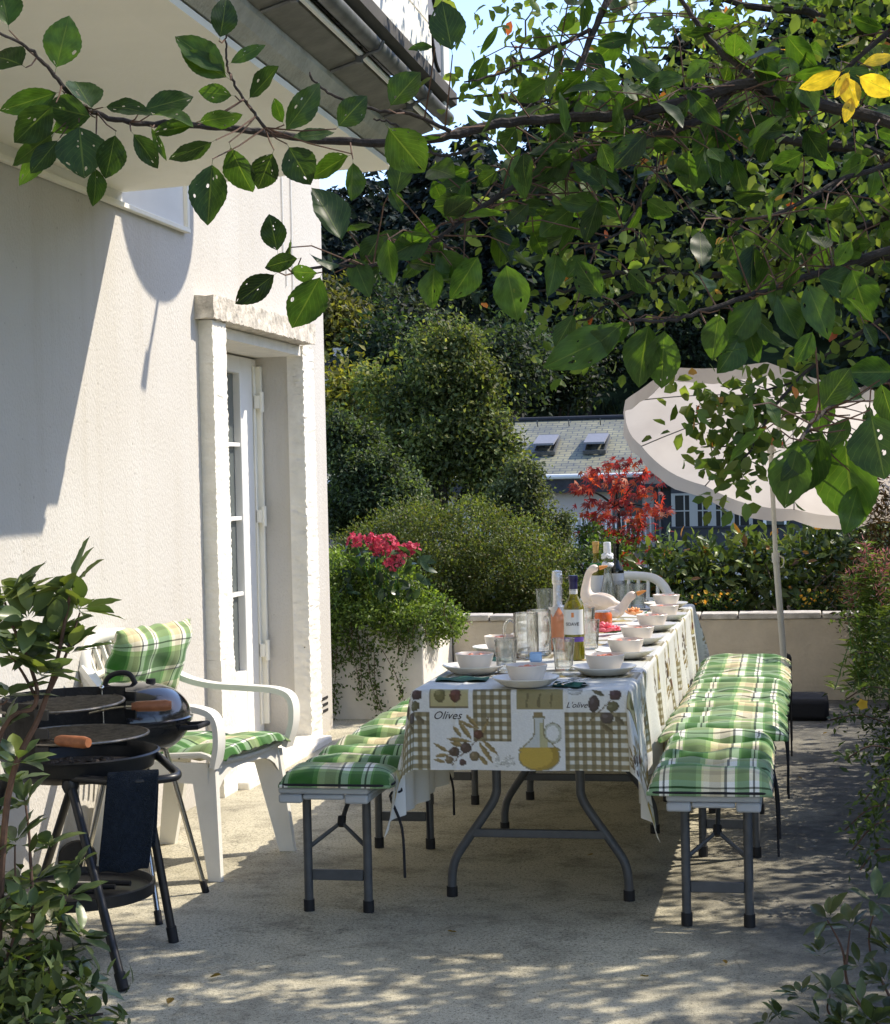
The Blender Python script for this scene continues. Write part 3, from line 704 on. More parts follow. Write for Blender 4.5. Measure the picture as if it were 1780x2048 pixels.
# small gabled house high on the left
g = at(665, 800, 78.0); zb = float(terr_z(g[0], 78))
t = empty('gabled_house', (g[0], 78, zb), 'small pinkish gabled house partly hidden behind the white wall and trees', 'house')
zr = at(676, 722, 78)[2]-zb; ze = at(640, 762, 78)[2]-zb; xr = at(674, 722, 78)[0]-g[0]
m = MB(); x0, x1 = xr-3.2, xr+.85; 
m.add([(x0, 0, 0), (x1, 0, 0), (x1, 0, zr-.75), (xr, 0, zr), (x0, 0, zr-2.6), (x0, 6, 0), (x1, 6, 0), (x1, 6, zr-.75), (xr, 6, zr), (x0, 6, zr-2.6)],
      [(0, 1, 2, 3, 4), (9, 8, 7, 6, 5), (1, 6, 7, 2), (0, 4, 9, 5)]); m.build('wall', M['pinkwall'], t, smooth=False)
m = MB()
for (a, b) in (((xr, zr+.05), (x0-.3, zr-2.75)), ((xr, zr+.05), (x1+.35, zr-1.0))):
    m.add([(a[0], -.4, a[1]), (b[0], -.4, b[1]), (b[0], 6.4, b[1]), (a[0], 6.4, a[1]), (a[0], -.4, a[1]+.18), (b[0], -.4, b[1]+.18), (b[0], 6.4, b[1]+.18), (a[0], 6.4, a[1]+.18)],
          [(0, 1, 2, 3), (7, 6, 5, 4), (0, 4, 5, 1), (1, 5, 6, 2), (2, 6, 7, 3), (3, 7, 4, 0)])
rr = m.build('roof', M['darkslate'], t, smooth=False)
m = MB(); m.box((xr-.7, 2, zr-.6), (xr-.1, 2.5, zr+.75)); m.build('chimney', M['greywall'], rr)
m = MB(); qz = at(658, 790, 78)[2]-zb; qx = at(657, 790, 78)[0]-g[0]; m.box((qx-.5, -.06, qz-.6), (qx+.22, .02, qz+.7)); wf = m.build('window', M['whitepaint'], t)
m = MB(); m.box((qx-.42, -.075, qz-.5), (qx+.10, -.062, qz+.6)); m.build('pane', M['pane'], wf)
# ================================================================ FURNITURE
M['greyplastic'] = pmat('grey_plastic', (.42, .44, .45), .5, var=.05, bump=.15, bscale=220)
M['greymetal'] = pmat('grey_powder_coat', (.075, .078, .080), .45, var=.15, vscale=20)
M['rubberfoot'] = pmat('rubber_foot', (.012, .012, .013), .7)
M['whiteplastic'] = pmat('white_plastic', (.80, .78, .71), .38, var=.05, vscale=7)
M['strap'] = pmat('black_ribbon', (.012, .012, .014), .8)

def plaid_mat(name, P=.27):
    m, t, p = newmat(name); N = t.nodes; L = t.links
    uv = N.new('ShaderNodeUVMap'); uv.uv_map = 'UVMap'; sep = N.new('ShaderNodeSeparateXYZ'); L.new(uv.outputs[0], sep.inputs[0])
    G1 = (.050, .185, .028); G2 = (.17, .35, .10); CR = (.70, .64, .44); TN = (.52, .45, .30); WH = (.76, .76, .70); DK = (.022, .032, .030); YE = (.66, .64, .36)
    def ramp(src, stops, per):
        d = N.new('ShaderNodeMath'); d.operation = 'DIVIDE'; L.new(src, d.inputs[0]); d.inputs[1].default_value = per
        f = N.new('ShaderNodeMath'); f.operation = 'FRACT'; L.new(d.outputs[0], f.inputs[0])
        r = N.new('ShaderNodeValToRGB'); r.color_ramp.interpolation = 'CONSTANT'; e = r.color_ramp.elements
        while len(e) > 1: e.remove(e[-1])
        e[0].position = 0; e[0].color = (*stops[0][1], 1)
        for q, c in stops[1:]: x = e.new(q); x.color = (*c, 1)
        L.new(f.outputs[0], r.inputs[0]); return r.outputs[0]
    a = ramp(sep.outputs[0], [(0, G1), (.27, G2), (.33, YE), (.355, CR), (.42, TN), (.55, CR), (.585, DK), (.615, WH), (.70, G2), (.73, G1), (.86, WH), (.90, DK), (.925, WH), (.97, G2)], P)
    b = ramp(sep.outputs[1], [(0, G1), (.20, G2), (.27, WH), (.34, DK), (.37, WH), (.45, CR), (.58, TN), (.66, YE), (.69, CR), (.76, G2), (.93, DK), (.955, WH)], P*1.12)
    av = N.new('ShaderNodeMix'); av.data_type = 'RGBA'; av.inputs[0].default_value = .45; L.new(a, av.inputs[6]); L.new(b, av.inputs[7])
    mu = N.new('ShaderNodeMix'); mu.data_type = 'RGBA'; mu.blend_type = 'MULTIPLY'; mu.inputs[0].default_value = 1; L.new(a, mu.inputs[6]); L.new(b, mu.inputs[7])
    gn = N.new('ShaderNodeMix'); gn.data_type = 'RGBA'; gn.blend_type = 'MULTIPLY'; gn.inputs[0].default_value = 1; L.new(mu.outputs[2], gn.inputs[6]); gn.inputs[7].default_value = (1.5, 1.5, 1.6, 1); gn.clamp_result = False
    mx = N.new('ShaderNodeMix'); mx.data_type = 'RGBA'; mx.inputs[0].default_value = .55; L.new(av.outputs[2], mx.inputs[6]); L.new(gn.outputs[2], mx.inputs[7])
    n = N.new('ShaderNodeTexNoise'); n.inputs['Scale'].default_value = 420; n.inputs['Detail'].default_value = 2; L.new(uv.outputs[0], n.inputs['Vector'])
    mr = N.new('ShaderNodeMapRange'); mr.inputs[1].default_value = .3; mr.inputs[2].default_value = .7; mr.inputs[3].default_value = .82; mr.inputs[4].default_value = 1.15; L.new(n.outputs[0], mr.inputs[0])
    mm = N.new('ShaderNodeMix'); mm.data_type = 'RGBA'; mm.blend_type = 'MULTIPLY'; mm.inputs[0].default_value = 1; L.new(mx.outputs[2], mm.inputs[6]); L.new(mr.outputs[0], mm.inputs[7])
    nf = N.new('ShaderNodeTexNoise'); nf.inputs['Scale'].default_value = 5; nf.inputs['Detail'].default_value = 4; L.new(uv.outputs[0], nf.inputs['Vector'])
    rf_ = N.new('ShaderNodeMapRange'); rf_.inputs[1].default_value = .35; rf_.inputs[2].default_value = .7; rf_.inputs[3].default_value = 0; rf_.inputs[4].default_value = .12; L.new(nf.outputs[0], rf_.inputs[0])
    fd = N.new('ShaderNodeMix'); fd.data_type = 'RGBA'; L.new(rf_.outputs[0], fd.inputs[0]); L.new(mm.outputs[2], fd.inputs[6]); fd.inputs[7].default_value = (.46, .47, .36, 1); mm = fd
    L.new(mm.outputs[2], p.inputs['Base Color']); p.inputs['Roughness'].default_value = .9; p.inputs['Specular IOR Level'].default_value = .15; p.inputs['Sheen Weight'].default_value = .15
    b_ = N.new('ShaderNodeBump'); b_.inputs['Strength'].default_value = .25; b_.inputs['Distance'].default_value = .001; L.new(n.outputs[0], b_.inputs['Height']); L.new(b_.outputs[0], p.inputs['Normal'])
    return m
M['plaid'] = plaid_mat('plaid_cotton')

# ---- folding benches
def make_bench():
    t = empty('folding_bench', (0, 0, 0), 'x', 'bench', group='folding benches along the table')
    m = MB(); W_, L_, zt = .285, 1.80, .44
    # top shell with the notch in the end rim
    m.box((-W_/2, 0, zt-.022), (W_/2, L_, zt))
    m.box((-W_/2, 0, zt-.052), (-W_/2+.075, .03, zt-.023)); m.box((W_/2-.075, 0, zt-.052), (W_/2, .03, zt-.023)); m.box((-W_/2+.077, 0, zt-.040), (W_/2-.077, .028, zt-.023))
    m.box((-W_/2, .031, zt-.052), (-W_/2+.022, L_-.031, zt-.023)); m.box((W_/2-.022, .031, zt-.052), (W_/2, L_-.031, zt-.023))
    m.box((-W_/2, L_-.03, zt-.052), (W_/2, L_, zt-.023)); m.build('seat', M['greyplastic'], t, bevel=.007)
    for y, sgn in ((.17, 1), (1.18, -1)):
        for x in (-.097, .097):
            m = MB(); m.tube([(x, y, zt-.03), (x, y, .035)], .0145, 12); lg = m.build('leg', M['greymetal'], t)
            m = MB(); m.tube([(x, y, .04), (x, y, 0)], .018, 12); m.build('foot', M['rubberfoot'], lg)
        m = MB(); m.box((-.083, y-.008, .105), (.083, y+.008, .140)); m.build('crossbar', M['greymetal'], t, bevel=.003)
        m = MB(); yy = y + sgn*.02
        m.tube([(-.09, y+sgn*.012, .215), (0, y+sgn*.06, .285), (.09, y+sgn*.012, .215)], .008, 8)
        m.tube([(0, y+sgn*.06, .285), (0, y+sgn*.30, zt-.03)], .008, 8)
        m.build('brace', M['greymetal'], t)
        m = MB(); m.tube([(0, y+sgn*.055, .272), (0, y+sgn*.07, .302)], .014, 8); m.build('hinge', M['rubberfoot'], t)
        m = MB(); m.box((-.02, y+sgn*.30-.02, zt-.07), (.02, y+sgn*.30+.02, zt-.023)); m.build('hinge', M['rubberfoot'], t)
    return t
bench = make_bench()
for i, (x, y, rz_, lab) in enumerate(((-.262, 5.435, 0, 'grey folding bench at the right front under a thick dark plaid cushion'),
                                  (-.265, 7.30, 0, 'grey folding bench at the right end before the parasol base'),
                                  (-1.50, 5.49, .0, 'grey folding bench at the left front beside the white garden chair'),
                                  (-1.49, 7.42, 0, 'grey folding bench at the left end before the planter box'))):
    b = bench if i == 0 else copy_tree(bench)
    b.location = (x, y, 0); b.rotation_euler = (0, 0, rz_); b['label'] = lab
    if x < -1: b.scale = (1.04, 1, 1)

# ---- folding tables
def make_table():
    t = empty('folding_table', (0, 0, 0), 'x', 'table', group='folding tables set end to end')
    m = MB(); m.box((-.345, 0, .70), (.345, 1.80, .742)); m.build('tabletop', M['greyplastic'], t, bevel=.012)
    for y, s in ((.34, 1), (1.46, -1)):
        for sx in (-1, 1):
            m = MB(); m.tube(smoothpath([(sx*.140, y+s*.02, .70), (sx*.142, y+s*.018, .40), (sx*.146, y+s*.016, .345), (sx*.172, y+s*.012, .295), (sx*.255, y+s*.006, .178), (sx*.286, y+s*.003, .128), (sx*.298, y, .08), (sx*.30, y, .03)], 5), .0155, 12); lg = m.build('leg', M['greymetal'], t)
            m = MB(); m.tube([(sx*.30, y, .035), (sx*.30, y, 0)], .019, 12); m.build('foot', M['rubberfoot'], lg)
        m = MB(); m.box((-.225, y-.006, .204), (.225, y+.012, .232)); m.build('crossbar', M['greymetal'], t, bevel=.003)
        m = MB(); m.box((-.15, y+s*.02-.008, .66), (.15, y+s*.02+.008, .69)); m.build('top_rail', M['greymetal'], t, bevel=.003)
        m = MB(); m.tube([(-.15, y+s*.03, .60), (0, y+s*.34, .68)], .009, 8); m.tube([(.15, y+s*.03, .60), (0, y+s*.34, .68)], .009, 8); m.build('brace', M['greymetal'], t)
    return t
tb = make_table(); tb.location = (-.868, 5.57, 0); tb['label'] = 'grey folding table with bent tube legs under the near end of the cloth'
t2 = copy_tree(tb); t2.location = (-.868, 7.385, 0); t2['label'] = 'grey folding table with bent tube legs under the shaded far end of the cloth'

# ---- plaid cushions
def cushion_mesh(W_, L_, T, tufts, ruffle=0.0, seed=0, nx=44, ny=None, droop=0.0, pu=0., pv=0., puff=1.0, sag=0.0):
    r = np.random.default_rng(seed); ny = ny or int(nx*L_/W_)
    u = np.linspace(-1, 1, nx); v = np.linspace(-1, 1, ny); U, V = np.meshgrid(u, v, indexing='ij')
    ex = 1 - np.abs(U)**5; ey = 1 - np.abs(V)**9
    prof = np.clip(ex, 0, 1)**.6 * np.clip(ey, 0, 1)**.6
    X = U*W_/2; Y = V*L_/2
    dim = np.zeros_like(X)
    for tx, ty in tufts:
        d2 = ((X-tx)**2 + (Y-ty)**2); dim += np.exp(-d2/(2*(.035)**2))*.9 + np.exp(-d2/(2*.09**2))*.25
    # seams between tuft rows make rolls across
    rows = sorted(set(round(ty, 3) for _, ty in tufts))
    for ty in rows: dim += .42*np.exp(-((Y-ty)/.030)**2)
    h = np.clip(1 - .72*np.minimum(dim, 1.15), .10, 1)
    w1 = 0.010*np.sin(X*26+r.random()*6)*np.sin(Y*21+r.random()*6) + .006*np.sin(Y*55+X*20+r.random()*6)
    zt = T*(.12+.88*prof*h*puff) + w1*T*6*prof
    zb = -T*.10*prof*0
    edge = np.maximum(np.abs(U)**8, np.abs(V)**12)
    ru = ruffle*edge*(np.sin(Y*95+2*np.sin(Y*31))*.5 + .5*np.sin(X*80+Y*47)) * .5
    dr = -droop*np.abs(U)**5
    zt = zt + ru + dr; zbm = np.minimum(zb + ru + dr, zt-.003)
    X2 = X + ruffle*.6*np.sign(U)*np.abs(U)**12*np.sin(Y*70+seed); Y2 = Y + ruffle*.4*np.sign(V)*np.abs(V)**14*np.sin(X*60+seed)
    bulge = 1 + 0.04*prof
    top = np.stack([X2, Y2, zt], -1); bot = np.stack([X2, Y2, zbm], -1)
    mb = MB(); mb.grid(top, flip=True); mb.grid(bot)
    n1 = nx*ny; idx = np.arange(n1).reshape(nx, ny); F = []
    rim = list(idx[:, 0]) + list(idx[-1, 1:]) + list(idx[-2::-1, -1]) + list(idx[0, -2:0:-1])
    for a, b in zip(rim, rim[1:]+rim[:1]): F.append((a, b, b+n1, a+n1))
    mb.F += [tuple(int(k) for k in f[::-1]) for f in F]
    hp_ = T*(1-prof)*.9; uv = np.stack([X+pu+np.sign(U)*hp_*np.clip((np.abs(U)-.4)/.3, 0, 1)*(np.abs(U) > np.abs(V)), Y+pv+np.sign(V)*hp_*np.clip((np.abs(V)-.7)/.15, 0, 1)], -1).reshape(-1, 2); uv = np.vstack([uv, uv])
    # side wall reads its own bit of fabric
    return mb, uv

def tie(P, name='tie', parent=None):
    m = MB(); m.tube(smoothpath(P, 4), .0045, 6); return m.build(name, M['strap'], parent)

def bench_cushion(x, y0, y1, z, W_, T, seed, label, ruffle=.016, rows=4, thick=False, rz_=0., puff=1, pv=0., tilt=0.):
    L_ = y1-y0
    tu = [(tx, -L_/2 + L_*(k+1)/(rows+1)) for k in range(rows) for tx in ((-W_*.24, W_*.24) if not thick else (-W_*.30, W_*.0, W_*.30))]
    mb, uv = cushion_mesh(W_, L_, T, tu, ruffle, seed, droop=.0 if thick else .012, pu=.02+seed*.031, pv=pv or seed*.17, puff=puff)
    o = mb.build('bench_cushion', M['plaid'], None, uv=uv, sharp=0)
    o.location = (x, (y0+y1)/2, z); o.rotation_euler = (tilt, 0, rz_); tag(o, label, 'cushion', 'plaid bench cushions')
    if thick:
        a_ = W_/2-.001; b_ = L_/2-.001; c_ = .03; P_ = []
        for (cx_, cy_, t0) in ((a_-c_, b_-c_, 0), (-a_+c_, b_-c_, 90), (-a_+c_, -b_+c_, 180), (a_-c_, -b_+c_, 270)):
            for q in range(5): th = math.radians(t0+q*22.5); P_.append((cx_+c_*math.cos(th), cy_+c_*math.sin(th),   .010))
        pm = MB(); pm.tube(P_, .0042, 8, closed=True); pm.build('piping', M['strap'], o)
    return o
Z = .443
c = bench_cushion(-.272, 5.40, 6.34, Z, .375, .105, 3, 'thick tufted dark green plaid cushion on the shaded front of the right bench', thick=True, rows=4, ruffle=.002, pv=.05)
for P in ([( .187, -.10, .02), (.20, -.11, -.06), (.203, -.10, -.20)], [(.187, -.09, .02), (.195, -.08, -.10), (.198, -.09, -.26)]): tie(P, parent=c)
c = bench_cushion(-.270, 6.26, 7.20, Z+.035, .435, .055, 1, 'thin sunlit plaid cushion with ruffled edge, second from the front on the right bench', tilt=-.03, rz_=.01)
for P in ([(.212, -.20, .0), (.222, -.2, -.1), (.224, -.2, -.25)], [(.212, .1, .0), (.224, .1, -.08), (.222, .11, -.28)]): tie(P, parent=c)
c = bench_cushion(-.262, 7.19, 8.10, Z+.02, .43, .05, 2, 'thin sunlit plaid cushion with ruffled edge, third from the front on the right bench', rz_=-.01)
for P in ([(.210, -.20, .0), (.216, -.2, -.1), (.215, -.2, -.3)], [(.210, .3, .0), (.22, .3, -.08), (.222, .31, -.30)]): tie(P, parent=c)
c = bench_cushion(-.258, 8.10, 9.12, Z+.02, .43, .05, 5, 'thin plaid cushion half in the parasol shade at the far end of the right bench', rz_=.005)
tie([(.21, -.2, 0), (.22, -.2, -.1), (.22, -.2, -.3)], parent=c)
c = bench_cushion(-1.455, 5.46, 6.52, Z, .37, .082, 4, 'plump tufted green plaid cushion on the front end of the left bench', thick=True, rows=4, ruffle=.003, rz_=.0, pv=.30)
for P in ([(.18, -.43, .02), (.20, -.44, -.02), (.165, -.45, -.035), (.20, -.445, -.14), (.205, -.44, -.30)], [(.19, -.05, .0), (.20, -.05, -.1), (.205, -.05, -.26)], [(.19, .2, .0), (.24, .2, -.1), (.245, .2, -.22)]): tie(P, parent=c)
c = bench_cushion(-1.46, 6.55, 7.55, Z+.01, .40, .062, 6, 'sunlit green plaid cushion further along the left bench', rows=4)
tie([(.20, -.1, .0), (.26, -.1, -.1), (.262, -.1, -.28)], parent=c)
bench_cushion(-1.47, 7.57, 8.60, Z+.01, .40, .06, 7, 'green plaid cushion on the far left bench, mostly hidden by the table')

# ---- white plastic garden chairs
def make_chair():
    t = empty('garden_chair', (0, 0, 0), 'x', 'chair', group='white plastic garden chairs')
    P = M['whiteplastic']
    # local frame: +y forward, x sideways
    nx, ny = 16, 16
    u = np.linspace(-1, 1, nx); v = np.linspace(-1, 1, ny); U, V = np.meshgrid(u, v, indexing='ij')
    wx = .225 + .02*V; S = np.stack([U*wx, V*.215+.02, .415 + .018*V + .015*U**2 - .03*np.clip(V-.8, 0, 1)/.2*.8], -1)
    m = MB(); m.grid(S, flip=True); m.grid(S-[0, 0, .012]); o = m.build('seat', P, t); 
    md = MB(); md.tube(np.vstack([S[:, -1], ]), .012, 8); md.tube(S[0], .012, 8); md.tube(S[-1], .012, 8)
    for x in (-1, 1):   # apron
        md.box((x*.245-.008, -.17, .34), (x*.245+.008, .21, .415))
    q = np.array([(-.2+.4*k/12, .232, .36 + .05*abs(-1+2*k/12)**2*0) for k in range(13)])
    ap = []
    for k in range(13):
        f = -1+2*k/12; ap.append([(f*.225, .232, .428), (f*.225, .236, .385-.07*abs(f)**4)])
    ap = np.array(ap); md.grid(ap); md.grid(ap-[0, .01, 0], flip=True); md.build('apron', P, t)
    # backrest: frame and slats, leaning
    def bk(x, h): return np.array([x, -.20 - .16*h - .02*(1-(x/.23)**2)*.8, .42 + .41*h])
    m = MB(); n = 24
    fr = [bk(-.235, .0), bk(-.238, .3), bk(-.225, .75), bk(-.17, .96), bk(-.08, 1.03), bk(.08, 1.03), bk(.17, .96), bk(.225, .75), bk(.238, .3), bk(.235, 0)]
    fr = smoothpath(fr, 5); m.tube(fr, .026, 10); m.build('back_frame', P, t)
    m = MB()
    for k in range(7):
        x = -.165+.055*k; m.tube([bk(x, .02), bk(x, .35), bk(x, .70), bk(x, .99)], .010, 6)
    m.tube(smoothpath([bk(-.22, .68), bk(-.1, .72), bk(.1, .72), bk(.22, .68)], 4), .014, 8)
    m.build('back_slat', P, t)
    for s in (-1, 1):
        A = smoothpath([bk(s*.228, .80), (s*.262, -.22, .665), (s*.285, -.10, .630), (s*.292, .06, .622), (s*.290, .20, .615), (s*.284, .265, .585), (s*.277, .275, .50), (s*.265, .25, .405)], 5)
        m = MB()
        # flat band arm
        T = np.gradient(A, axis=0); T = unit(T); side = np.tile([1.0, 0, 0], (len(A), 1)); nn = unit(np.cross(side, T))
        wv = .026; th = .011
        G = np.stack([A+side*wv+nn*th, A-side*wv+nn*th, A-side*wv-nn*th, A+side*wv-nn*th, A+side*wv+nn*th], 1); m.grid(G); m.build('armrest', P, t, bevel=.0)
    def legm(x, y, dx, dy):
        m = MB(); n = 8; G = []
        for k in range(n):
            f = k/(n-1); wv = .052 - .026*f; wd = .045-.016*f; c_ = np.array([x+dx*f, y+dy*f, .40*(1-f)])
            sx = 1 if x > 0 else -1
            G.append([c_+[sx*.012, wv if y > 0 else wd, 0], c_+[sx*.012, -wv if y > 0 else -wd, 0], c_+[-sx*wd, -wv if y > 0 else -wd, 0], c_+[-sx*wd*.7, -wv*.3, 0], c_+[-sx*.3*wd, wv if y > 0 else wd, 0], c_+[sx*.012, wv if y > 0 else wd, 0]])
        m.grid(np.array(G), flip=x > 0); return m
    for x, y, dx, dy in ((.235, .185, .035, .06), (-.235, .185, -.035, .06), (.215, -.19, .03, -.09), (-.215, -.19, -.03, -.09)):
        legm(x, y, dx, dy).build('leg', P, t, sharp=50)
    return t
ch = make_chair()
ch.location = (-2.235, 6.375, 0); ch.rotation_euler = (0, 0, -math.pi/2 - .22)
ch['label'] = 'white plastic garden chair with green plaid cushions against the house wall'
c2 = copy_tree(ch); c2.location = (-.93, 9.66, 0); c2.rotation_euler = (0, 0, math.pi); c2['label'] = 'white plastic garden chair with arched back at the far head of the table'
c2.scale = (1.0, 1, 1)
# chair cushion: seat pad and back pillow sewn together
def cc(loc, rz_, label, seed, ph=.50, pz=.655):
    t = empty('chair_cushion', loc, label, 'cushion', rz=rz_, group='plaid chair cushions')
    mb, uv = cushion_mesh(.47, .47, .045, [(-.11, .02), (.11, .02)], .012, seed, pu=.1, pv=.07, droop=.014, puff=.9)
    o = mb.build('seat_pad', M['plaid'], t, uv=uv, sharp=0); o.location = (0, .045, .435); o.rotation_euler = (.04, 0, 0)
    mb, uv = cushion_mesh(.50, ph, .075, [(-.10, -.06), (.10, -.06)], .010, seed+2, pu=.04, pv=.2)
    o = mb.build('back_pillow', M['plaid'], t, uv=uv, sharp=0); o.location = (0, -.262-.36*(pz-.685), pz); o.rotation_euler = (math.pi/2+.37-.0, 0, math.pi*0); o.rotation_euler = (math.radians(90+20), 0, math.pi); 
    o.scale = (1, 1, 1)
    return t
cc((-2.235, 6.375, 0), -math.pi/2-.22, 'green and cream plaid seat and back cushion on the garden chair by the wall', 11)
cc((-.93, 9.66, 0), math.pi, 'green plaid cushion on the far garden chair, seen through its arched back', 13, .32, .575)

# ---- barbecues
M['enamel'] = pmat('black_enamel', (.012, .012, .014), .16, var=.3, vscale=5, coat=.6)
M['blackpaint'] = pmat('black_paint', (.016, .016, .017), .38, var=.4, vscale=12)
M['soot'] = pmat('sooty_steel', (.022, .020, .018), .85, var=.5, vscale=14, bump=.4, bscale=60)
M['chrome'] = pmat('chrome', (.62, .60, .55), .18, metal=1.0)
M['grate'] = pmat('used_grate', (.26, .23, .19), .4, metal=.8, var=.4, vscale=30)
M['handlewood'] = pmat('handle_wood', (.30, .11, .045), .5, var=.3, vscale=25)
M['ash'] = pmat('ash_and_char', (.13, .10, .075), 1.0, var=.7, vscale=35, bump=1, bscale=50)
GC = np.array([-2.17, 5.13, 0])
t = empty('charcoal_grill', GC.tolist(), 'black round charcoal grill with wind shield, two wire grates and wooden handles', 'barbecue')
R0 = .235; zr = .605
m = MB(); m.lathe([(.0001, zr-.07), (R0*.80, zr-.07), (R0*.96, zr-.045), (R0, zr-.01), (R0+.012, zr), (R0+.004, zr+.004), (R0-.01, zr-.012), (R0*.9, zr-.045), (R0*.76, zr-.060), (.0001, zr-.060)], n=48); m.build('fire_bowl', M['blackpaint'], t)
m = MB(); m.lathe([(.0001, zr-.052), (R0*.6, zr-.050), (R0*.88, zr-.044)], n=40)
r_ = np.random.default_rng(5)
for k in range(70):
    a, q = r_.random()*6.28, R0*.8*r_.random()**.5; m.ball((math.cos(a)*q, math.sin(a)*q, zr-.046), r_.uniform(.006, .016)*np.array([1, 1, .6]), 6, 5)
m.build('ash', M['ash'], t)
# wind shield: half cylinder on the house side, with slots
m = MB(); n = 40; a0, a1 = math.radians(72), math.radians(262); G = []
for k in range(n+1):
    a = a0 + (a1-a0)*k/n
    G.append([(math.cos(a)*(R0-.008), math.sin(a)*(R0-.008), zr-.01), (math.cos(a)*(R0-.008), math.sin(a)*(R0-.008), zr+.175)])
G = np.array(G); inn = G*[.975, .975, 1]
m.grid(G); m.grid(inn, flip=True); m.grid(np.stack([G[:, 1], inn[:, 1]], 1)); m.build('wind_shield', M['soot'], t)
for a in (a0, a1):
    m = MB(); e = np.array([math.cos(a), math.sin(a), 0])*(R0-.004); s_ = np.array([-math.sin(a), math.cos(a), 0]) * (-1 if a == a0 else 1)
    for z in (zr+.02, zr+.075, zr+.13):
        m = MB(); m.box((-.004, -.022, 0), (.004, .022, .03), np.stack([unit(e), s_, [0, 0, 1]], 1), e + s_*.015 + np.array([0, 0, z])); m.build('rack_slot', M['blackpaint'], t)
m = MB(); e = np.array([math.cos(a0+.35), math.sin(a0+.35), 0])*(R0-.022); m.tube([e+[0, 0, zr+.17], e+[.004, 0, zr+.03]], .0032, 6); m.ball(e+[0, 0, zr+.172], .009, 8, 6); m.build('skewer_pin', M['chrome'], t)
def make_grate(cx, cy, z, R_, a_cut, hdir, hname, tilt, hx, hlen=.13):
    m = MB(); ang = np.linspace(0, 2*math.pi, 49)[:-1]
    m.tube(np.stack([np.cos(ang)*R_, np.sin(ang)*R_, np.zeros(48)], 1), .0042, 8, closed=True)
    for k in range(-12, 13):
        y = k*R_/12.6; hw = math.sqrt(max(R_*R_-y*y, 0)); m.tube([(-hw, y, 0), (hw, y, 0)], .0015, 5)
    m.tube([(-.07, -R_*.93, -.005), (-.07, R_*.93, -.005)], .003, 5); m.tube([(.09, -R_*.9, -.005), (.09, R_*.9, -.005)], .003, 5)
    o = m.build('grate', M['grate'], t); o.location = (cx, cy, z); o.rotation_euler = (tilt[0], tilt[1], 0)
    m = MB(); h = np.array(hdir, float); b = np.array(hx, float)
    m.tube(smoothpath([b-h*.05, b+h*.03+[0, 0, .014], b+h*.09+[0, 0, .016]], 4), .0045, 6); hd = m.build('grate_handle', M['chrome'], o)
    m = MB(); a = b+h*.085+[0, 0, .016]; m.tube([a, a+h*.015, a+h*hlen*.5, a+h*hlen*.85, a+h*hlen], [.012, .0165, .0175, .018, .014], 14); m.build('handle_grip', M['handlewood'], hd)
    return o
make_grate(.0, -.01, zr+.055, R0-.02, 0, (.93, -.35, -.0), 'a', (.0, .0), (-.05, -.19, 0), .125)
make_grate(-.10, .05, zr+.145, R0-.02, 0, (.96, .26, .0), 'b', (.02, .0), (.11, .14, -.052), .125)
for (x, y, z), (fx, fy) in ((( .05, -.19, zr-.06), (.285, -.42)), ((.17, .08, zr-.06), (.25, .095)), ((-.19, -.12, zr-.06), (-.42, .10-.03)), ((-.08, .19, zr-.06), (-.38, .50))):
    m = MB(); a = np.array([x, y, z]); b = np.array([fx, fy, .03]); m.tube([a, b], .0135, 12); lg = m.build('leg', M['blackpaint'], t)
    m = MB(); d = unit(b-a); m.tube([b-d*.02, b+d*.03*(1)], .0165, 12); m.build('foot', M['rubberfoot'], lg)
    m = MB(); m.lathe([(.0001, .012), (.022, .008), (.026, -.012), (.018, -.03), (.0001, -.03)], o=a+[0, 0, .0], n=14); m.build('leg_bracket', M['blackpaint'], lg)
m = MB(); hb = [(.06, -.20, zr-.045), (.22, -.215, zr-.052), (.335, -.17, zr-.05), (.355, -.11, zr-.048), (.30, -.03, zr-.035), (.215, .10, zr-.025)]
m.tube(smoothpath(hb, 6), .0125, 12); m.build('handle_bar', M['blackpaint'], t)
m = MB(); tr = .232; zt = .185; o_ = (-.01, -.03, 0); m.lathe([(tr-.004, zt-.012), (tr+.006, zt-.012), (tr+.008, zt+.022), (tr, zt+.024), (tr-.008, zt+.004), (tr-.06, zt), (.0001, zt), (.0001, zt-.008), (tr-.004, zt-.012)], n=48, o=o_); m.build('lower_tray', M['blackpaint'], t)
# tools on the tray
m0 = GC + np.array([-.01, -.03, zt+.006])
for i, (dx, dy, r, lab) in enumerate(((.00, -.02, .12, 'barbecue tongs with black grip lying on the lower grill tray'), (.03, .05, -.05, 'barbecue fork with black grip lying on the lower grill tray'), (-.02, -.09, .22, 'barbecue spatula with bright blade lying on the lower grill tray'))):
    q = empty('grill_tool', (m0 + [dx, dy, 0]).tolist(), lab, 'barbecue tool', rz=r, group='tools on the grill tray')
    m = MB(); m.tube([(.0, 0, .009), (.02, 0, .010), (.13, 0, .010)], [.006, .0085, .0085], 8); m.build('grip', M['rubberfoot'], q)
    m = MB(); m.tube([(0, 0, .009), (-.10, 0, .006)], .003, 6)
    if i == 0: m.tube([(0, .012, .009), (-.10, .006, .006)], .003, 6)
    if i == 1: m.tube([(-.1, 0, .006), (-.11, .008, .006), (-.15, .008, .005)], .002, 5); m.tube([(-.1, 0, .006), (-.11, -.008, .006), (-.15, -.008, .005)], .002, 5)
    if i == 2: m.box((-.17, -.03, .003), (-.095, .03, .006))
    m.build('blade', M['chrome'], q)
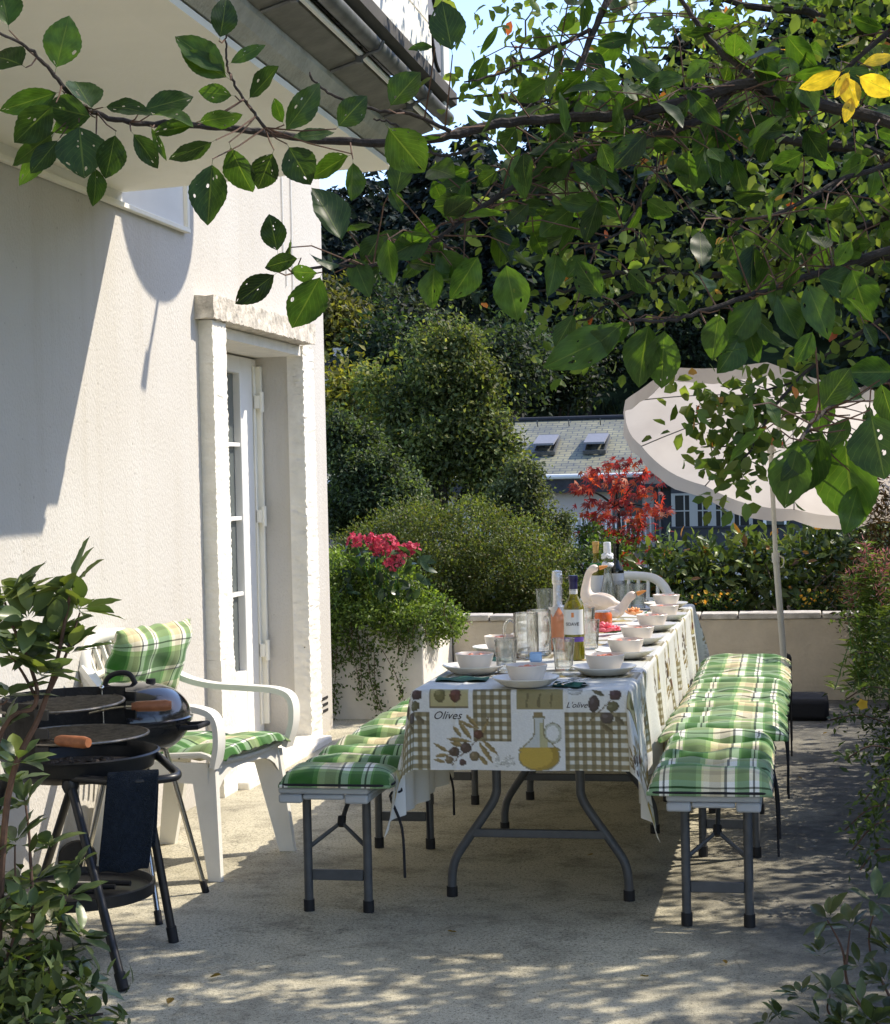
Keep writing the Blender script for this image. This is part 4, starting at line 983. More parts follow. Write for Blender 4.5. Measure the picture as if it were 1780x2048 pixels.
# towel over the handle bar
M['towel'] = pmat('dark_blue_towel', (.020, .026, .036), .98, var=.25, vscale=60, bump=1.0, bscale=260, spec=.05)
def towel():
    A = np.array([GC[0]+.18, GC[1]-.222, zr-.04]); B = np.array([GC[0]+.322, GC[1]-.178, zr-.036])
    d = unit(B-A); nrm = unit(np.cross([0, 0, 1], d)) * -1; n = 20; wv = np.linalg.norm(B-A)
    m = MB()
    prof = [( .030, -.265), (.024, -.20), (.020, -.10), (.019, -.03), (.012, .008), (0, .017), (-.012, .008), (-.019, -.03), (-.022, -.12), (-.024, -.215)]
    for lay in range(2):
        G = []
        for k in range(n+1):
            f = k/n; row = []
            for (o_, z) in prof:
                sgn = 1 if o_ >= 0 else -1
                off = o_ + sgn*(lay*.006 + .004*math.sin(f*7+z*6)) * (1 if abs(z) > .02 else .5)
                sk = -.14*max(-z, 0)**1.0 * (.9 if o_ > 0 else .5)
                row.append(A + d*(f*wv + sk) + nrm*off + np.array([0, 0, z - lay*.008*(z < -.1) + .004*math.sin(f*9)*(z < -.15)]))
            G.append(row)
        m.grid(np.array(G))
    o = m.build('towel', M['towel'], sharp=0); s = o.modifiers.new('thick', 'SOLIDIFY'); s.thickness = .006; s.offset = 0
    o.modifiers.new('s', 'SUBSURF').levels = 1; o.modifiers['s'].render_levels = 2
    tag(o, 'folded dark navy towel hanging over the handle bar of the charcoal grill', 'towel')
towel()
# kettle grill behind
KC = np.array([-2.235, 5.74, 0])
t = empty('kettle_grill', KC.tolist(), 'black kettle barbecue with shiny domed lid and chrome legs before the garden chair', 'barbecue')
Rk = .200; zk = .618
RT = rotmat(0, .0, 0)
m = MB(); th = np.linspace(-math.pi/2, -.05, 14); prof = [(Rk*max(math.cos(a), 1e-4), zk + .125*math.sin(a)) for a in th] + [(Rk+.006, zk-.004), (Rk+.006, zk+.003), (Rk-.01, zk+.003)]
m.lathe(prof, n=48); m.build('bowl', M['enamel'], t)
m = MB(); th = np.linspace(.03, math.pi/2, 14); prof = [(Rk+.008, zk+.004), (Rk+.010, zk+.012)] + [((Rk+.002)*max(math.cos(a)**.85, 1e-4), zk+.012 + .122*math.sin(a)) for a in th]
m.lathe(prof, n=48); lid = m.build('lid', M['enamel'], t)
m = MB(); m.tube(smoothpath([(-.085, -.03, zk+.108), (-.07, -.03, zk+.148), (-.03, -.03, zk+.166), (.01, -.03, zk+.160), (.03, -.03, zk+.126)], 5), .009, 10); m.build('lid_handle', M['rubberfoot'], lid)
m = MB(); m.lathe([(.0001, .02), (.016, .02), (.018, 0)], o=(.065, .02, zk+.120), n=12); m.build('vent', M['rubberfoot'], lid)
m = MB(); m.tube([(Rk-.02, -.05, zk-.02), (Rk+.05, -.05, zk-.015), (Rk+.055, .05, zk-.015), (Rk-.02, .05, zk-.02)], .009, 8); m.build('side_handle', M['rubberfoot'], t)
for (x, y, z), (fx, fy), wh in (((.10, .04, zk-.09), (.20, .145), 0), ((.05, -.11, zk-.09), (.195, -.305), 0), ((-.11, .06, zk-.085), (-.31, .30), 1), ((-.06, -.05, zk-.11), (-.20, -.02), 1)):
    a = np.array([x, y, z]); b = np.array([fx, fy, .0 if not wh else .02]); m = MB(); m.tube([a, b], .0095, 12); lg = m.build('leg', M['chrome'], t)
    d = unit(b-a)
    if not wh: m = MB(); m.tube([b-d*.045, b], .0125, 12); m.build('foot', M['rubberfoot'], lg)
m = MB(); m.lathe([(.0001, -.015), (.05, -.016), (.068, -.012), (.072, 0), (.068, .012), (.05, .016), (.0001, .015)], R=rotmat(math.pi/2, 0, .5), o=(-.33, .28, .074), n=24); m.build('wheel', M['rubberfoot'], t)

# ---- parasol
M['canopy'] = None
def canopy_mat():
    m, t, p = newmat('parasol_cloth'); N = t.nodes; L = t.links
    p.inputs['Base Color'].default_value = (.66, .60, .55, 1); p.inputs['Roughness'].default_value = .85; p.inputs['Specular IOR Level'].default_value = .1
    tc = N.new('ShaderNodeTexCoord'); nz = N.new('ShaderNodeTexNoise'); nz.inputs['Scale'].default_value = 3.5; nz.inputs['Detail'].default_value = 6; L.new(tc.outputs['Object'], nz.inputs['Vector'])
    rp = N.new('ShaderNodeValToRGB'); rp.color_ramp.elements[0].position = .3; rp.color_ramp.elements[0].color = (.57, .51, .44, 1); rp.color_ramp.elements[1].position = .6; rp.color_ramp.elements[1].color = (.67, .61, .53, 1); L.new(nz.outputs[0], rp.inputs[0])
    tr = N.new('ShaderNodeBsdfTranslucent'); L.new(rp.outputs[0], tr.inputs[0]); L.new(rp.outputs[0], p.inputs['Base Color'])
    ms = N.new('ShaderNodeMixShader'); ms.inputs[0].default_value = .52; L.new(p.outputs[0], ms.inputs[1]); L.new(tr.outputs[0], ms.inputs[2]); L.new(ms.outputs[0], N['Material Output'].inputs[0])
    return m
M['canopy'] = canopy_mat()
M['pole'] = pmat('cream_pole', (.62, .58, .48), .45, var=.08)
nrm = unit(np.array([.20, .42, .885])); hub = at(1582, 797, 10.47); 
ax = unit(np.cross([0, 1.0, 0], nrm)); ay = np.cross(nrm, ax)
PB = np.array([-.067, 10.50, 0])
t = empty('parasol', PB.tolist(), 'tilted off white parasol on a slim cream pole beside the right bench', 'parasol')
R_, dep = .92, .28
m = MB(); nseg = 10; sub = 8; nr = 9
G = np.zeros((nr+1, nseg*sub+1, 3))
for i in range(nr+1):
    f = i/nr
    for j in range(nseg*sub+1):
        a = 2*math.pi*j/(nseg*sub) + .15; k = (j % sub)/sub
        sagr = 1 - .022*math.sin(math.pi*k)*f**2; sagz = .035*math.sin(math.pi*k)*f
        r = R_*f*sagr; z = -dep*(f**1.5) - sagz
        G[i, j] = hub - PB + nrm*z + (ax*math.cos(a)+ay*math.sin(a))*r
m.grid(G, flip=True)
cn = m.build('canopy', M['canopy'], t, sharp=30)
# valance: short flap that hangs from the rim
V = np.zeros((3, nseg*sub+1, 3)); 
for j in range(nseg*sub+1):
    a = 2*math.pi*j/(nseg*sub)+.15; rim = G[nr, j]; k = (j % sub)/sub; outw = ax*math.cos(a)+ay*math.sin(a)
    for i, dd in enumerate((0, .045, .085)):
        V[i, j] = rim + unit(-nrm*.55+np.array([0, 0, -.45]))*dd*(.85 + .15*math.sin(math.pi*k)) + outw*(.010*math.sin(j*1.9)*dd/.12)
m = MB(); m.grid(V, flip=True); m.build('valance', M['canopy'], cn)
for k in range(nseg):
    a = 2*math.pi*k/nseg + .15; d = ax*math.cos(a)+ay*math.sin(a)
    P = [hub-PB + nrm*(-dep*(f**1.5)-.012) + d*R_*f for f in np.linspace(.02, .99, 8)]
    m = MB(); m.tube(P, .0035, 6); rb = m.build('rib', M['zinc'], t)
    m = MB(); m.tube([hub-PB-nrm*.32, hub-PB+nrm*(-dep*(.5**1.5)-.014)+d*R_*.5], .003, 6); m.build('strut', M['chrome'], rb)
jt = at(1541, 897, 10.41)
m = MB(); m.tube([(0, 0, .04), np.array([-.118, 10.44, .92])-PB], .0185, 14); m.build('pole', M['pole'], t)
m = MB(); m.tube([np.array([-.118, 10.44, .915])-PB, jt-PB], .0135, 12); m.build('pole', M['pole'], t)
m = MB(); m.tube([jt-PB, hub-PB+nrm*.06], .011, 10); m.ball(hub-PB+nrm*.07, .02, 10, 8); m.build('pole', M['pole'], t)
m = MB(); m.tube([jt-PB-[0, 0, .045], jt-PB+[.005, 0, .02]], .019, 12); m.tube([jt-PB+[-.02, -.01, -.01], jt-PB+[.03, -.01, -.01]], .008, 8); m.build('tilt_joint', M['pole'], t)
m = MB(); q = np.array([-.118, 10.44, .92])-PB; m.tube([q-[0, 0, .03], q+[0, 0, .025]], .023, 14); m.tube(smoothpath([q+[.02, -.01, .01], q+[.045, -.015, -.01], q+[.04, -.015, -.05], q+[.025, -.01, -.06]], 4), .004, 6); m.build('clamp', M['pole'], t)
m = MB(); m.ball(hub-PB-nrm*.30, .02, 10, 8); m.build('runner', pmat('red_plastic', (.5, .05, .03), .4), t)
m = MB(); m.box((-.03, -.26, 0), (.23, .12, .125)); m.tube([(0, 0, .10), (0, 0, .36)], .028, 14)
bs = m.build('base', pmat('black_base', (.014, .014, .016), .75, bump=.4, bscale=30), t, bevel=.03)
# ================================================================ TABLE CLOTH AND TABLEWARE
CX, CY0, CY1, CZ = -.868, 5.565, 9.195, .7465
HW = .334
DS, DF = .41, .265     # side and front drop
# ---- the printed pattern of one repeat, in metres: a across, d along (down the front drop)
TW, TH, RES = .636, .560, .0025
def draw_tile():
    w_, h_ = int(TW/RES), int(TH/RES)
    A = np.ones((h_, w_, 3))*np.array([.70, .71, .68])
    yy, xx = np.mgrid[0:h_, 0:w_]; X = xx*RES; Y = yy*RES
    Z = 2090.0
    def px(z): return (z-250)/Z
    def py(z): return (z-190)/Z
    OL = np.array([.23, .20, .09]); TAN = np.array([.30, .26, .12])
    def rect(x0, y0, x1, y1, c):
        A[(X >= px(x0)) & (X < px(x1)) & (Y >= py(y0)) & (Y < py(y1))] = c
    def ell(cx, cy, rx, ry, c, rot=0, a=1.0):
        dx = X-px(cx); dy = Y-py(cy); c_, s_ = math.cos(rot), math.sin(rot)
        u = (dx*c_+dy*s_)/(rx/Z); v = (-dx*s_+dy*c_)/(ry/Z); k = u*u+v*v < 1
        A[k] = A[k]*(1-a)+np.array(c)*a
        hl = ((u+.35)**2+(v+.35)**2 < .12) & k; A[hl] = np.clip(A[hl]*1.5+.03, 0, 1)
        sh = ((u+.25)**2+(v+.25)**2 > .95) & k; A[sh] = A[sh]*.6
    def leaf(x0, y0, x1, y1, wv, c):
        ax_ = np.array([px(x0), py(y0)]); b = np.array([px(x1), py(y1)]); d = b-ax_; l = np.hypot(*d); d /= l
        s = (X-ax_[0])*d[0]+(Y-ax_[1])*d[1]; q = (X-ax_[0])*d[1]-(Y-ax_[1])*d[0]
        f = np.clip(s/l, 0, 1); half = wv/Z*np.sin(np.pi*f)**.8
        k = (s > 0) & (s < l) & (np.abs(q) < half); A[k] = c; k2 = k & (q > 0); A[k2] = np.array(c)*.68
    def line(P, wv, c):
        for (x0, y0), (x1, y1) in zip(P[:-1], P[1:]):
            ax_ = np.array([px(x0), py(y0)]); b = np.array([px(x1), py(y1)]); d = b-ax_; l = max(np.hypot(*d), 1e-6); d /= l
            s = np.clip((X-ax_[0])*d[0]+(Y-ax_[1])*d[1], 0, l); q = np.hypot(X-ax_[0]-s*d[0], Y-ax_[1]-s*d[1]); A[q < wv/Z] = c
    def gingham(x0, y0, x1, y1):
        k = (X >= px(x0)) & (X < px(x1)) & (Y >= py(y0)) & (Y < py(y1))
        p_ = 57/Z; u = ((X-px(x0))/p_) % 1 < .52; v = ((Y-py(y0))/p_) % 1 < .52
        A[k & u & v] = [.155, .13, .068]; A[k & (u ^ v)] = [.27, .235, .135]; A[k & ~u & ~v] = [.66, .66, .58]
    rect(250, 190, 514, 327, [.16, .13, .07]); rect(254, 190, 508, 320, [.45, .40, .20])
    ell(320, 243, 40, 50, [.16, .14, .05]); ell(425, 243, 40, 48, [.11, .035, .025])
    gingham(540, 190, 796, 546)
    rect(832, 190, 1143, 338, [.27, .235, .11])
    for k in (905, 985, 1065): line([(k+8, 235), (k-4, 290), (k-2, 318)], 7, [.13, .11, .05])
    gingham(1153, 357, 1579, 752)
    ell(1222, 205, 52, 40, [.45, .46, .43]); ell(1222, 205, 45, 33, [.70, .71, .68])
    line([(1190, 200), (1250, 200)], 8, [.3, .3, .28]); line([(1195, 222), (1245, 222)], 4, [.4, .4, .38])
    # olive branch top right
    line([(1300, 430), (1380, 350), (1450, 285), (1520, 215)], 4, [.13, .10, .05])
    leaf(1330, 200, 1420, 250, 16, [.12, .105, .06]); leaf(1390, 430, 1480, 500, 16, [.15, .12, .06]); leaf(1480, 380, 1545, 440, 20, [.14, .12, .07])
    ell(1345, 300, 37, 55, [.055, .040, .045], .1); ell(1488, 240, 42, 36, [.06, .03, .035]); ell(1470, 318, 42, 34, [.11, .105, .05], -.4); ell(1432, 392, 44, 38, [.07, .055, .05])
    # olive branch lower left
    BR = [.12, .085, .05]
    line([(645, 390), (620, 470), (560, 545), (500, 610), (430, 660), (390, 715)], 4, BR); line([(500, 610), (380, 640), (280, 650)], 3, BR)
    for q in ((580, 470, 490, 370, 15), (530, 540, 440, 415, 17), (460, 525, 405, 445, 13), (530, 552, 360, 535, 14), (475, 580, 385, 560, 15), (380, 625, 275, 565, 12), (375, 640, 275, 650, 14),
              (350, 690, 275, 670, 13), (575, 555, 670, 695, 18), (600, 540, 705, 640, 15), (575, 640, 635, 715, 15), (650, 400, 590, 520, 9), (560, 470, 440, 408, 12)):
        leaf(*q[:4], q[4], [.30, .22, .085])
    for q in ((412, 622, 35, 33, (.07, .045, .035)), (488, 595, 38, 36, (.065, .04, .035)), (376, 675, 28, 26, (.15, .11, .06)), (465, 692, 25, 25, (.06, .03, .03)), (545, 648, 32, 34, (.17, .13, .07)), (575, 505, 34, 32, (.09, .03, .02))): ell(*q[:4], q[4])
    # faint landscape
    r = np.random.default_rng(3)
    for k in range(26): ell(690+r.random()*120, 640+r.random()*75, 8+r.random()*14, 5+r.random()*9, [.52, .53, .48], a=.6)
    # jug of oil
    def inb(c):
        u = (X-px(980))/(138/Z); v = (Y-py(650))/(95/Z); body = (u*u+v*v < 1)
        f = np.clip((Y-py(385))/((600-385)/Z), 0, 1); half = np.where(f < .45, 33, 33+105*np.clip((f-.45)/.55, 0, 1)**1.7)/Z
        neck = (Y > py(385)) & (Y < py(610)) & (np.abs(X-px(980)) < half); lip = (Y > py(383)) & (Y < py(400)) & (np.abs(X-px(980)) < 44/Z)
        return body | neck | lip
    ring = np.hypot((X-px(1072))/1.0, (Y-py(493))*.82); k = (ring < 60/Z) & (ring > 42/Z) & (X > px(1012)); A[k] = [.44, .46, .38]; k = (ring < 60/Z) & (ring > 55/Z) & (X > px(1012)); A[k] = [.20, .20, .13]
    k = inb(0); A[k] = [.50, .53, .50]
    e = k & ~(np.roll(k, 2, 1) & np.roll(k, -2, 1) & np.roll(k, 2, 0) & np.roll(k, -2, 0)); 
    oil = k & (Y > py(592)); A[oil] = [.48, .33, .05]
    sh = oil & (((X-px(950))/(120/Z))**2+((Y-py(640))/(85/Z))**2 > 1); A[sh] = [.33, .22, .03]
    neckoil = k & (X > px(985)) & (X < px(1035)) & (Y < py(592)) & (Y > py(420)); A[neckoil] = [.42, .40, .22]
    A[e] = [.22, .20, .10]
    rect(946, 355, 1008, 384, [.24, .18, .08])
    A *= 1 + r.normal(size=A.shape[:2])[:, :, None]*.03
    return np.clip(A, .01, .9)
TILE = draw_tile()
def cloth_col(a, d):
    """a from the left table edge, d down/along from the front edge (negative up onto the table)"""
    i = (np.floor(((a-.045) % TW)/RES)).astype(int) % TILE.shape[1]; j = (np.floor((d % TH)/RES)).astype(int) % TILE.shape[0]
    return TILE[j, i]
# print coordinates: on the front drop d runs 0..DF downwards; on top the repeat continues backwards
LC = CY1-CY0
def cloth_pos(a, b):
    """a in [-DS, 2HW+DS] across, b in [-DF, LC+DF] along; returns xyz"""
    a = np.asarray(a, float); b = np.asarray(b, float); W2 = 2*HW
    px_ = np.where(a < 0, -a, np.where(a > W2, a-W2, 0.0)); sx = np.where(a < 0, -1.0, 1.0)
    py_ = np.where(b < 0, -b, np.where(b > LC, b-LC, 0.0)); sy = np.where(b < 0, -1.0, 1.0)
    r = np.hypot(px_, py_); th = np.arctan2(py_, px_)
    ex = np.clip(a, 0, W2); ey = np.clip(b, 0, LC)
    # rounded bend over the edge
    rb = .018; arc = rb*math.pi/2
    phi = np.clip(r/arc, 0, 1)*math.pi/2; over = np.where(r > 0, rb*np.sin(phi), 0); dropz = np.where(r > 0, rb*(1-np.cos(phi)) + np.clip(r-arc, 0, None), 0)
    corner = (px_ > 0) & (py_ > 0)
    s2 = np.sin(2*th)
    flare = np.where(corner, .22*s2*np.clip(r-.02, 0, None)*(1+.25*np.sin(6*th)), 0)
    zz = np.where(corner, np.sqrt(np.clip(dropz**2-(flare*.9)**2, 0, None)), dropz)
    dirx = np.where(corner, np.cos(th), np.where(px_ > 0, 1.0, 0)); diry = np.where(corner, np.sin(th), np.where(py_ > 0, 1.0, 0))
    # in the corner the ply closes towards the edge line
    dx = dirx*over + dirx*flare; dy = diry*over + diry*flare
    # soft waves on the hanging sides
    hang = np.clip((r-.03)/.25, 0, 1)
    wx = np.where((px_ > 0), hang*(.012*np.sin(b*17+.6)+.009*np.sin(b*41+1.1)+.006*np.sin(b*9)), 0)*np.where(corner, np.cos(th)**2, 1)
    wy = np.where((py_ > 0), hang*(.006*np.sin(a*19+1.0)+.004*np.sin(a*7)), 0)*np.where(corner, np.sin(th)**2, 1)
    x = CX - HW + ex + sx*(dx+wx+hang*.012*(px_ > 0)); y = CY0 + ey + sy*(dy+wy)
    z = CZ + .0012*np.sin(a*31+b*3)*(r == 0) - zz
    # the seam where two tables meet, and slight sag
    cr = np.exp(-(((b+.12) % .47-.235)/.007)**2) + np.exp(-(((a+.05) % .36-.18)/.007)**2)      # fold creases
    z = z + np.where(r == 0, .001*np.sin(b*5) + .0028*cr, 0); y = y - np.where((py_ > 0) & ~corner, .0025*np.exp(-(((a+.05) % .36-.18)/.006)**2), 0)
    return np.stack(np.broadcast_arrays(x, y, z), -1)
def build_cloth():
    W2 = 2*HW
    aa = np.concatenate([np.arange(-DS, W2+DS+1e-6, .0036)])
    bb = np.concatenate([np.arange(-DF, .03, .0030), np.arange(.036, LC+.02, .009), np.arange(LC+.022, LC+DF, .012)])
    Aa, Bb = np.meshgrid(aa, bb, indexing='ij')
    G = cloth_pos(Aa, Bb)
    C = cloth_col(Aa, -Bb)
    m = MB(); m.grid(G, c=C, flip=True)
    mt = pmat('printed_oilcloth', (1, 1, 1), .42, spec=.35, attr=True, bump=.12, bscale=300)
    N = mt.node_tree.nodes; L = mt.node_tree.links; p = N['Principled BSDF']
    # thin cloth lets some sun through
    tr = N.new('ShaderNodeBsdfTranslucent'); tr.inputs[0].default_value = (.75, .68, .45, 1); ms = N.new('ShaderNodeMixShader'); ms.inputs[0].default_value = .18
    ge = N.new('ShaderNodeNewGeometry'); mx = N.new('ShaderNodeMix'); mx.data_type = 'RGBA'
    src = p.inputs['Base Color'].links[0].from_socket
    L.new(ge.outputs['Backfacing'], mx.inputs[0]); L.new(src, mx.inputs[6]); mx.inputs[7].default_value = (.66, .67, .64, 1); L.new(mx.outputs[2], p.inputs['Base Color'])
    L.new(p.outputs[0], ms.inputs[1]); L.new(tr.outputs[0], ms.inputs[2]); L.new(ms.outputs[0], N['Material Output'].inputs[0])
    o = m.build('tablecloth', mt, colattr=True, sharp=0)
    tag(o, 'printed oilcloth with olives, oil jug and brown gingham squares draped over the long table', 'tablecloth')
    return o
cloth = build_cloth()
def text_mesh(s, size, shear=.35, bold=0.0):
    cu = bpy.data.curves.new('t', 'FONT'); cu.body = s; cu.size = size; cu.shear = shear; cu.offset = bold; cu.resolution_u = 3
    o = bpy.data.objects.new('t', cu); col.objects.link(o); dg = bpy.context.evaluated_depsgraph_get(); dg.update()
    me = o.evaluated_get(dg).to_mesh(); V = np.array([v.co[:] for v in me.vertices]); F = [tuple(p.vertices) for p in me.polygons]
    o.evaluated_get(dg).to_mesh_clear(); bpy.data.objects.remove(o); bpy.data.curves.remove(cu); return V, F
M['ink'] = pmat('print_ink', (.045, .035, .03), .6)
def cloth_text(s, size, a0, d0, bold=0):
    V, F = text_mesh(s, size, .4, bold)
    P = cloth_pos(a0+V[:, 0], -(d0-V[:, 1])); P[:, 1] -= .0022
    m = MB(); m.add(P, F); return m.build('lettering', M['ink'], cloth, smooth=False)
cloth_text('Olives', .036, (272-250)/2090+.045, (405-190)/2090)
cloth_text("L'olive", .026, (1165-250)/2090+.045, (328-190)/2090)

# ---- tableware
M['bowl'] = pmat('cream_stoneware', (.72, .655, .58), .3, var=.03, vscale=12)
M['plate'] = pmat('white_stoneware', (.70, .68, .62), .3, var=.03)
M['salmon'] = pmat('salmon_slice', (.72, .26, .15), .4, var=.25, vscale=60, bump=.4, bscale=90)
M['shrimp'] = pmat('pale_slice', (.75, .55, .35), .4, var=.25, vscale=60, bump=.4, bscale=90)
TZ = CZ + .003
def make_plate():
    m = MB(); m.lathe([(.0001, .006), (.07, .006), (.085, .012), (.118, .030), (.126, .033), (.126, .030), (.088, .005), (.072, .0), (.0001, .0)], n=48); return m.build('plate', M['plate'])
def make_bowl(food):
    t = empty('bowl', (0, 0, 0), 'x', 'bowl', group='cream bowls on plates')
    m = MB(); m.lathe([(.0001, .004), (.036, .004), (.048, .018), (.062, .050), (.069, .072), (.0705, .074), (.072, .072), (.066, .045), (.053, .012), (.046, .0), (.0001, .0)], n=44); m.build('bowl_body', M['bowl'], t)
    m = MB(); r = np.random.default_rng(9)
    for k in range(7):
        a = r.random()*6.28; q = .03*r.random()**.5; m.ball((math.cos(a)*q, math.sin(a)*q, .050+.006*r.random()), np.array([.024, .016, .013]), 10, 7, R=rotmat(r.random(), r.random(), r.random()*3))
    m.build('salad', M[food], t); return t
plate0 = make_plate(); bowl_s = make_bowl('salmon')
sets = [(-.857, 5.63, 'at the shaded front end of the table, centred', 'shaded'), (-.640, 5.955, 'first from the front on the right table side', 'shaded'), (-.622, 6.50, 'second from the front on the right table side', 'sunlit'),
        (-.625, 7.03, 'third from the front on the right table side', 'sunlit'), (-.615, 7.63, 'fourth from the front on the right table side', 'sunlit'), (-.600, 8.16, 'fifth from the front on the right table side', 'sunlit'),
        (-.640, 8.86, 'under the parasol shade at the far end of the table', 'shaded'), (-1.092, 6.00, 'first from the front on the left table side', 'sunlit'), (-1.105, 6.65, 'behind the glass mugs on the left table side', 'sunlit'),
        (-1.10, 7.75, 'furthest back on the left table side', 'sunlit')]
for i, (x, y, wh, li) in enumerate(sets):
    p_ = plate0 if i == 0 else copy_tree(plate0); p_.scale = (.86, .86, .9); p_.location = (x, y, TZ); p_.rotation_euler = (0, 0, i*.7)
    tag(p_, f'{li} white plate {wh}', 'plate', 'plates along the table')
    b = bowl_s if i == 0 else copy_tree(bowl_s); b.scale = (.93, .93, .84); b.location = (x+.003, y, TZ+.0065); b.rotation_euler = (0, 0, i*1.9)
    b['label'] = f'{li} cream bowl {wh}'
# napkins with cutlery
M['napkin'] = pmat('green_napkin', (.012, .085, .065), .9, var=.2, vscale=40, bump=.3, bscale=120)
M['steel'] = pmat('steel', (.66, .66, .66), .22, metal=1)
for i, (x, y, r, lab) in enumerate(((-1.095, 5.80, .05, 'dark green folded napkin beside the first left plate, at the front edge'), (-.715, 5.625, -.35, 'dark green napkin with fork and knife right of the front plate'), (-1.10, 6.42, .1, 'dark green napkin by the bowl behind the glass mugs'))):
    t = empty('napkin', (x, y, TZ), lab, 'napkin', rz=r, group='green napkins')
    m = MB(); G = np.array([[(u, v, .004+.003*math.sin(u*60+v*30)) for v in np.linspace(-.055, .055, 8)] for u in np.linspace(-.085, .085, 14)]) if i != 1 else np.array([[(u, v, .004+.010*max(0, math.cos(v*70))) for v in np.linspace(-.045, .045, 12)] for u in np.linspace(-.05, .05, 8)])
    m.grid(G, flip=True); m.grid(G*[1, 1, 0]+[0, 0, .0005]); m.build('cloth', M['napkin'], t)
    if i == 1:
        for nm, dx in (('fork', -.012), ('knife', .014)):
            m = MB(); m.box((dx-.005, -.075, .013), (dx+.005, .03, .016))
            if nm == 'fork':
                for q in (-.009, -.003, .003, .009): m.box((dx+q-.0015, .045, .015), (dx+q+.0015, .085, .018))
                m.box((dx-.0105, .0301, .014), (dx+.0105, .045, .0175))
            else: m.box((dx-.008, .0301, .013), (dx+.008, .10, .0155))
            m.build(nm, M['steel'], t)
# glass
def glass_mat(name, colr=(1, 1, 1), rough=0.0, bend=.28):
    m, t, p = newmat(name); N = t.nodes; L = t.links
    p.inputs['Base Color'].default_value = (*colr, 1); p.inputs['Transmission Weight'].default_value = 1; p.inputs['Roughness'].default_value = rough; p.inputs['IOR'].default_value = 1.45
    # thin walls: most light goes straight through, a little is bent, the rim and flanks reflect
    tp = N.new('ShaderNodeBsdfTransparent'); tp.inputs[0].default_value = (.99, .995, .985, 1); gl_ = N.new('ShaderNodeBsdfGlossy'); gl_.inputs['Roughness'].default_value = .02
    lw = N.new('ShaderNodeLayerWeight'); lw.inputs[0].default_value = .16; m1 = N.new('ShaderNodeMixShader'); L.new(lw.outputs['Fresnel'], m1.inputs[0]); L.new(tp.outputs[0], m1.inputs[1]); L.new(gl_.outputs[0], m1.inputs[2])
    m2 = N.new('ShaderNodeMixShader'); m2.inputs[0].default_value = bend; L.new(m1.outputs[0], m2.inputs[1]); L.new(p.outputs[0], m2.inputs[2])
    di = N.new('ShaderNodeBsdfTranslucent'); di.inputs[0].default_value = (.85, .88, .84, 1); d2 = N.new('ShaderNodeBsdfDiffuse'); d2.inputs[0].default_value = (.85, .88, .84, 1); m3 = N.new('ShaderNodeMixShader'); L.new(di.outputs[0], m3.inputs[1]); L.new(d2.outputs[0], m3.inputs[2])
    m4 = N.new('ShaderNodeMixShader'); m4.inputs[0].default_value = .016; L.new(m2.outputs[0], m4.inputs[1]); L.new(m3.outputs[0], m4.inputs[2]); L.new(m4.outputs[0], N['Material Output'].inputs[0])
    return m
M['glass'] = glass_mat('clear_glass', (.97, .99, .97))
def tumbler(facets=0, H_=.105, r0=.030, r1=.040):
    m = MB(); n = 40
    prof = [(.0001, 0), (r0, 0), (r0+.001, .004), (r1, H_), (r1-.0012, H_+.0012), (r1-.0025, H_), (r0-.0015, .010), (.0001, .008)]
    m.lathe(prof, n=n)
    if facets:
        V = m.V[-1]; ang = np.arctan2(V[:, 1], V[:, 0]); k = (V[:, 2] < H_*.72) & (np.hypot(V[:, 0], V[:, 1]) > r0*.6)
        f = 1+.035*np.cos(ang*facets); V[k, 0] *= f[k]; V[k, 1] *= f[k]
    return m.build('drinking_glass', M['glass'])
g1 = tumbler(10, .110, .032, .042); gl = [(-.985, 6.03, 1.0, 'low faceted tumbler behind the front bowl, left of the mugs'), (-.795, 6.10, .98, 'faceted tumbler in front of the rose bottle'), (-.845, 7.10, 1.25, 'tall clear tumbler between the wine bottle and the pink rose'), (-.79, 6.85, 1.0, 'clear tumbler just right of the white wine bottle'),
      (-.83, 8.75, 1.15, 'clear glass beyond the small goose at the far end'), (-.78, 8.90, 1.1, 'clear glass before the far chair, next to the grey bowl'), (-.90, 9.02, 1.15, 'clear glass between the dark bottle and the far chair'), (-1.235, 8.75, 1.0, 'clear glass alone at the far left edge of the table'), (-1.18, 8.80, .95, 'second clear glass at the far left edge of the table')]
for i, (x, y, s, lab) in enumerate(gl):
    o = g1 if i == 0 else g1.copy()
    if i: col.objects.link(o)
    o.location = (x, y, TZ); o.scale = (s*.95, s*.95, s); o.rotation_euler = (0, 0, i*.37); tag(o, lab, 'glass', 'clear drinking glasses')
def mug():
    t = empty('beer_mug', (0, 0, 0), 'x', 'mug', group='glass beer mugs')
    H_ = .165; r = .045; n = 48
    m = MB(); prof = [(.0001, 0), (r*.93, 0), (r*.98, .006), (r*1.0, .05), (r*1.0, .10), (r*1.02, .105), (r*1.02, H_), (r*.99, H_+.002), (r*.94, H_), (r*.93, .10), (r*.88, .02), (.0001, .016)]
    m.lathe(prof, n=n); V = m.V[-1]; ang = np.arctan2(V[:, 1], V[:, 0]); k = (V[:, 2] < .101) & (np.hypot(V[:, 0], V[:, 1]) > r*.95); f = 1+.045*np.abs(np.cos(ang*4)); V[k, 0] *= f[k]; V[k, 1] *= f[k]
    m.build('mug_body', M['glass'], t)
    m = MB(); m.tube(smoothpath([(-r*.98, 0, .135), (-r*1.35, 0, .142), (-r*1.75, 0, .120), (-r*1.8, 0, .085), (-r*1.5, 0, .05), (-r*1.0, 0, .035)], 5), .0068, 10); m.build('handle', M['glass'], t)
    return t
mg = mug(); mg.location = (-.985, 6.50, TZ); mg['label'] = 'large glass beer mug with handle turned to the left'
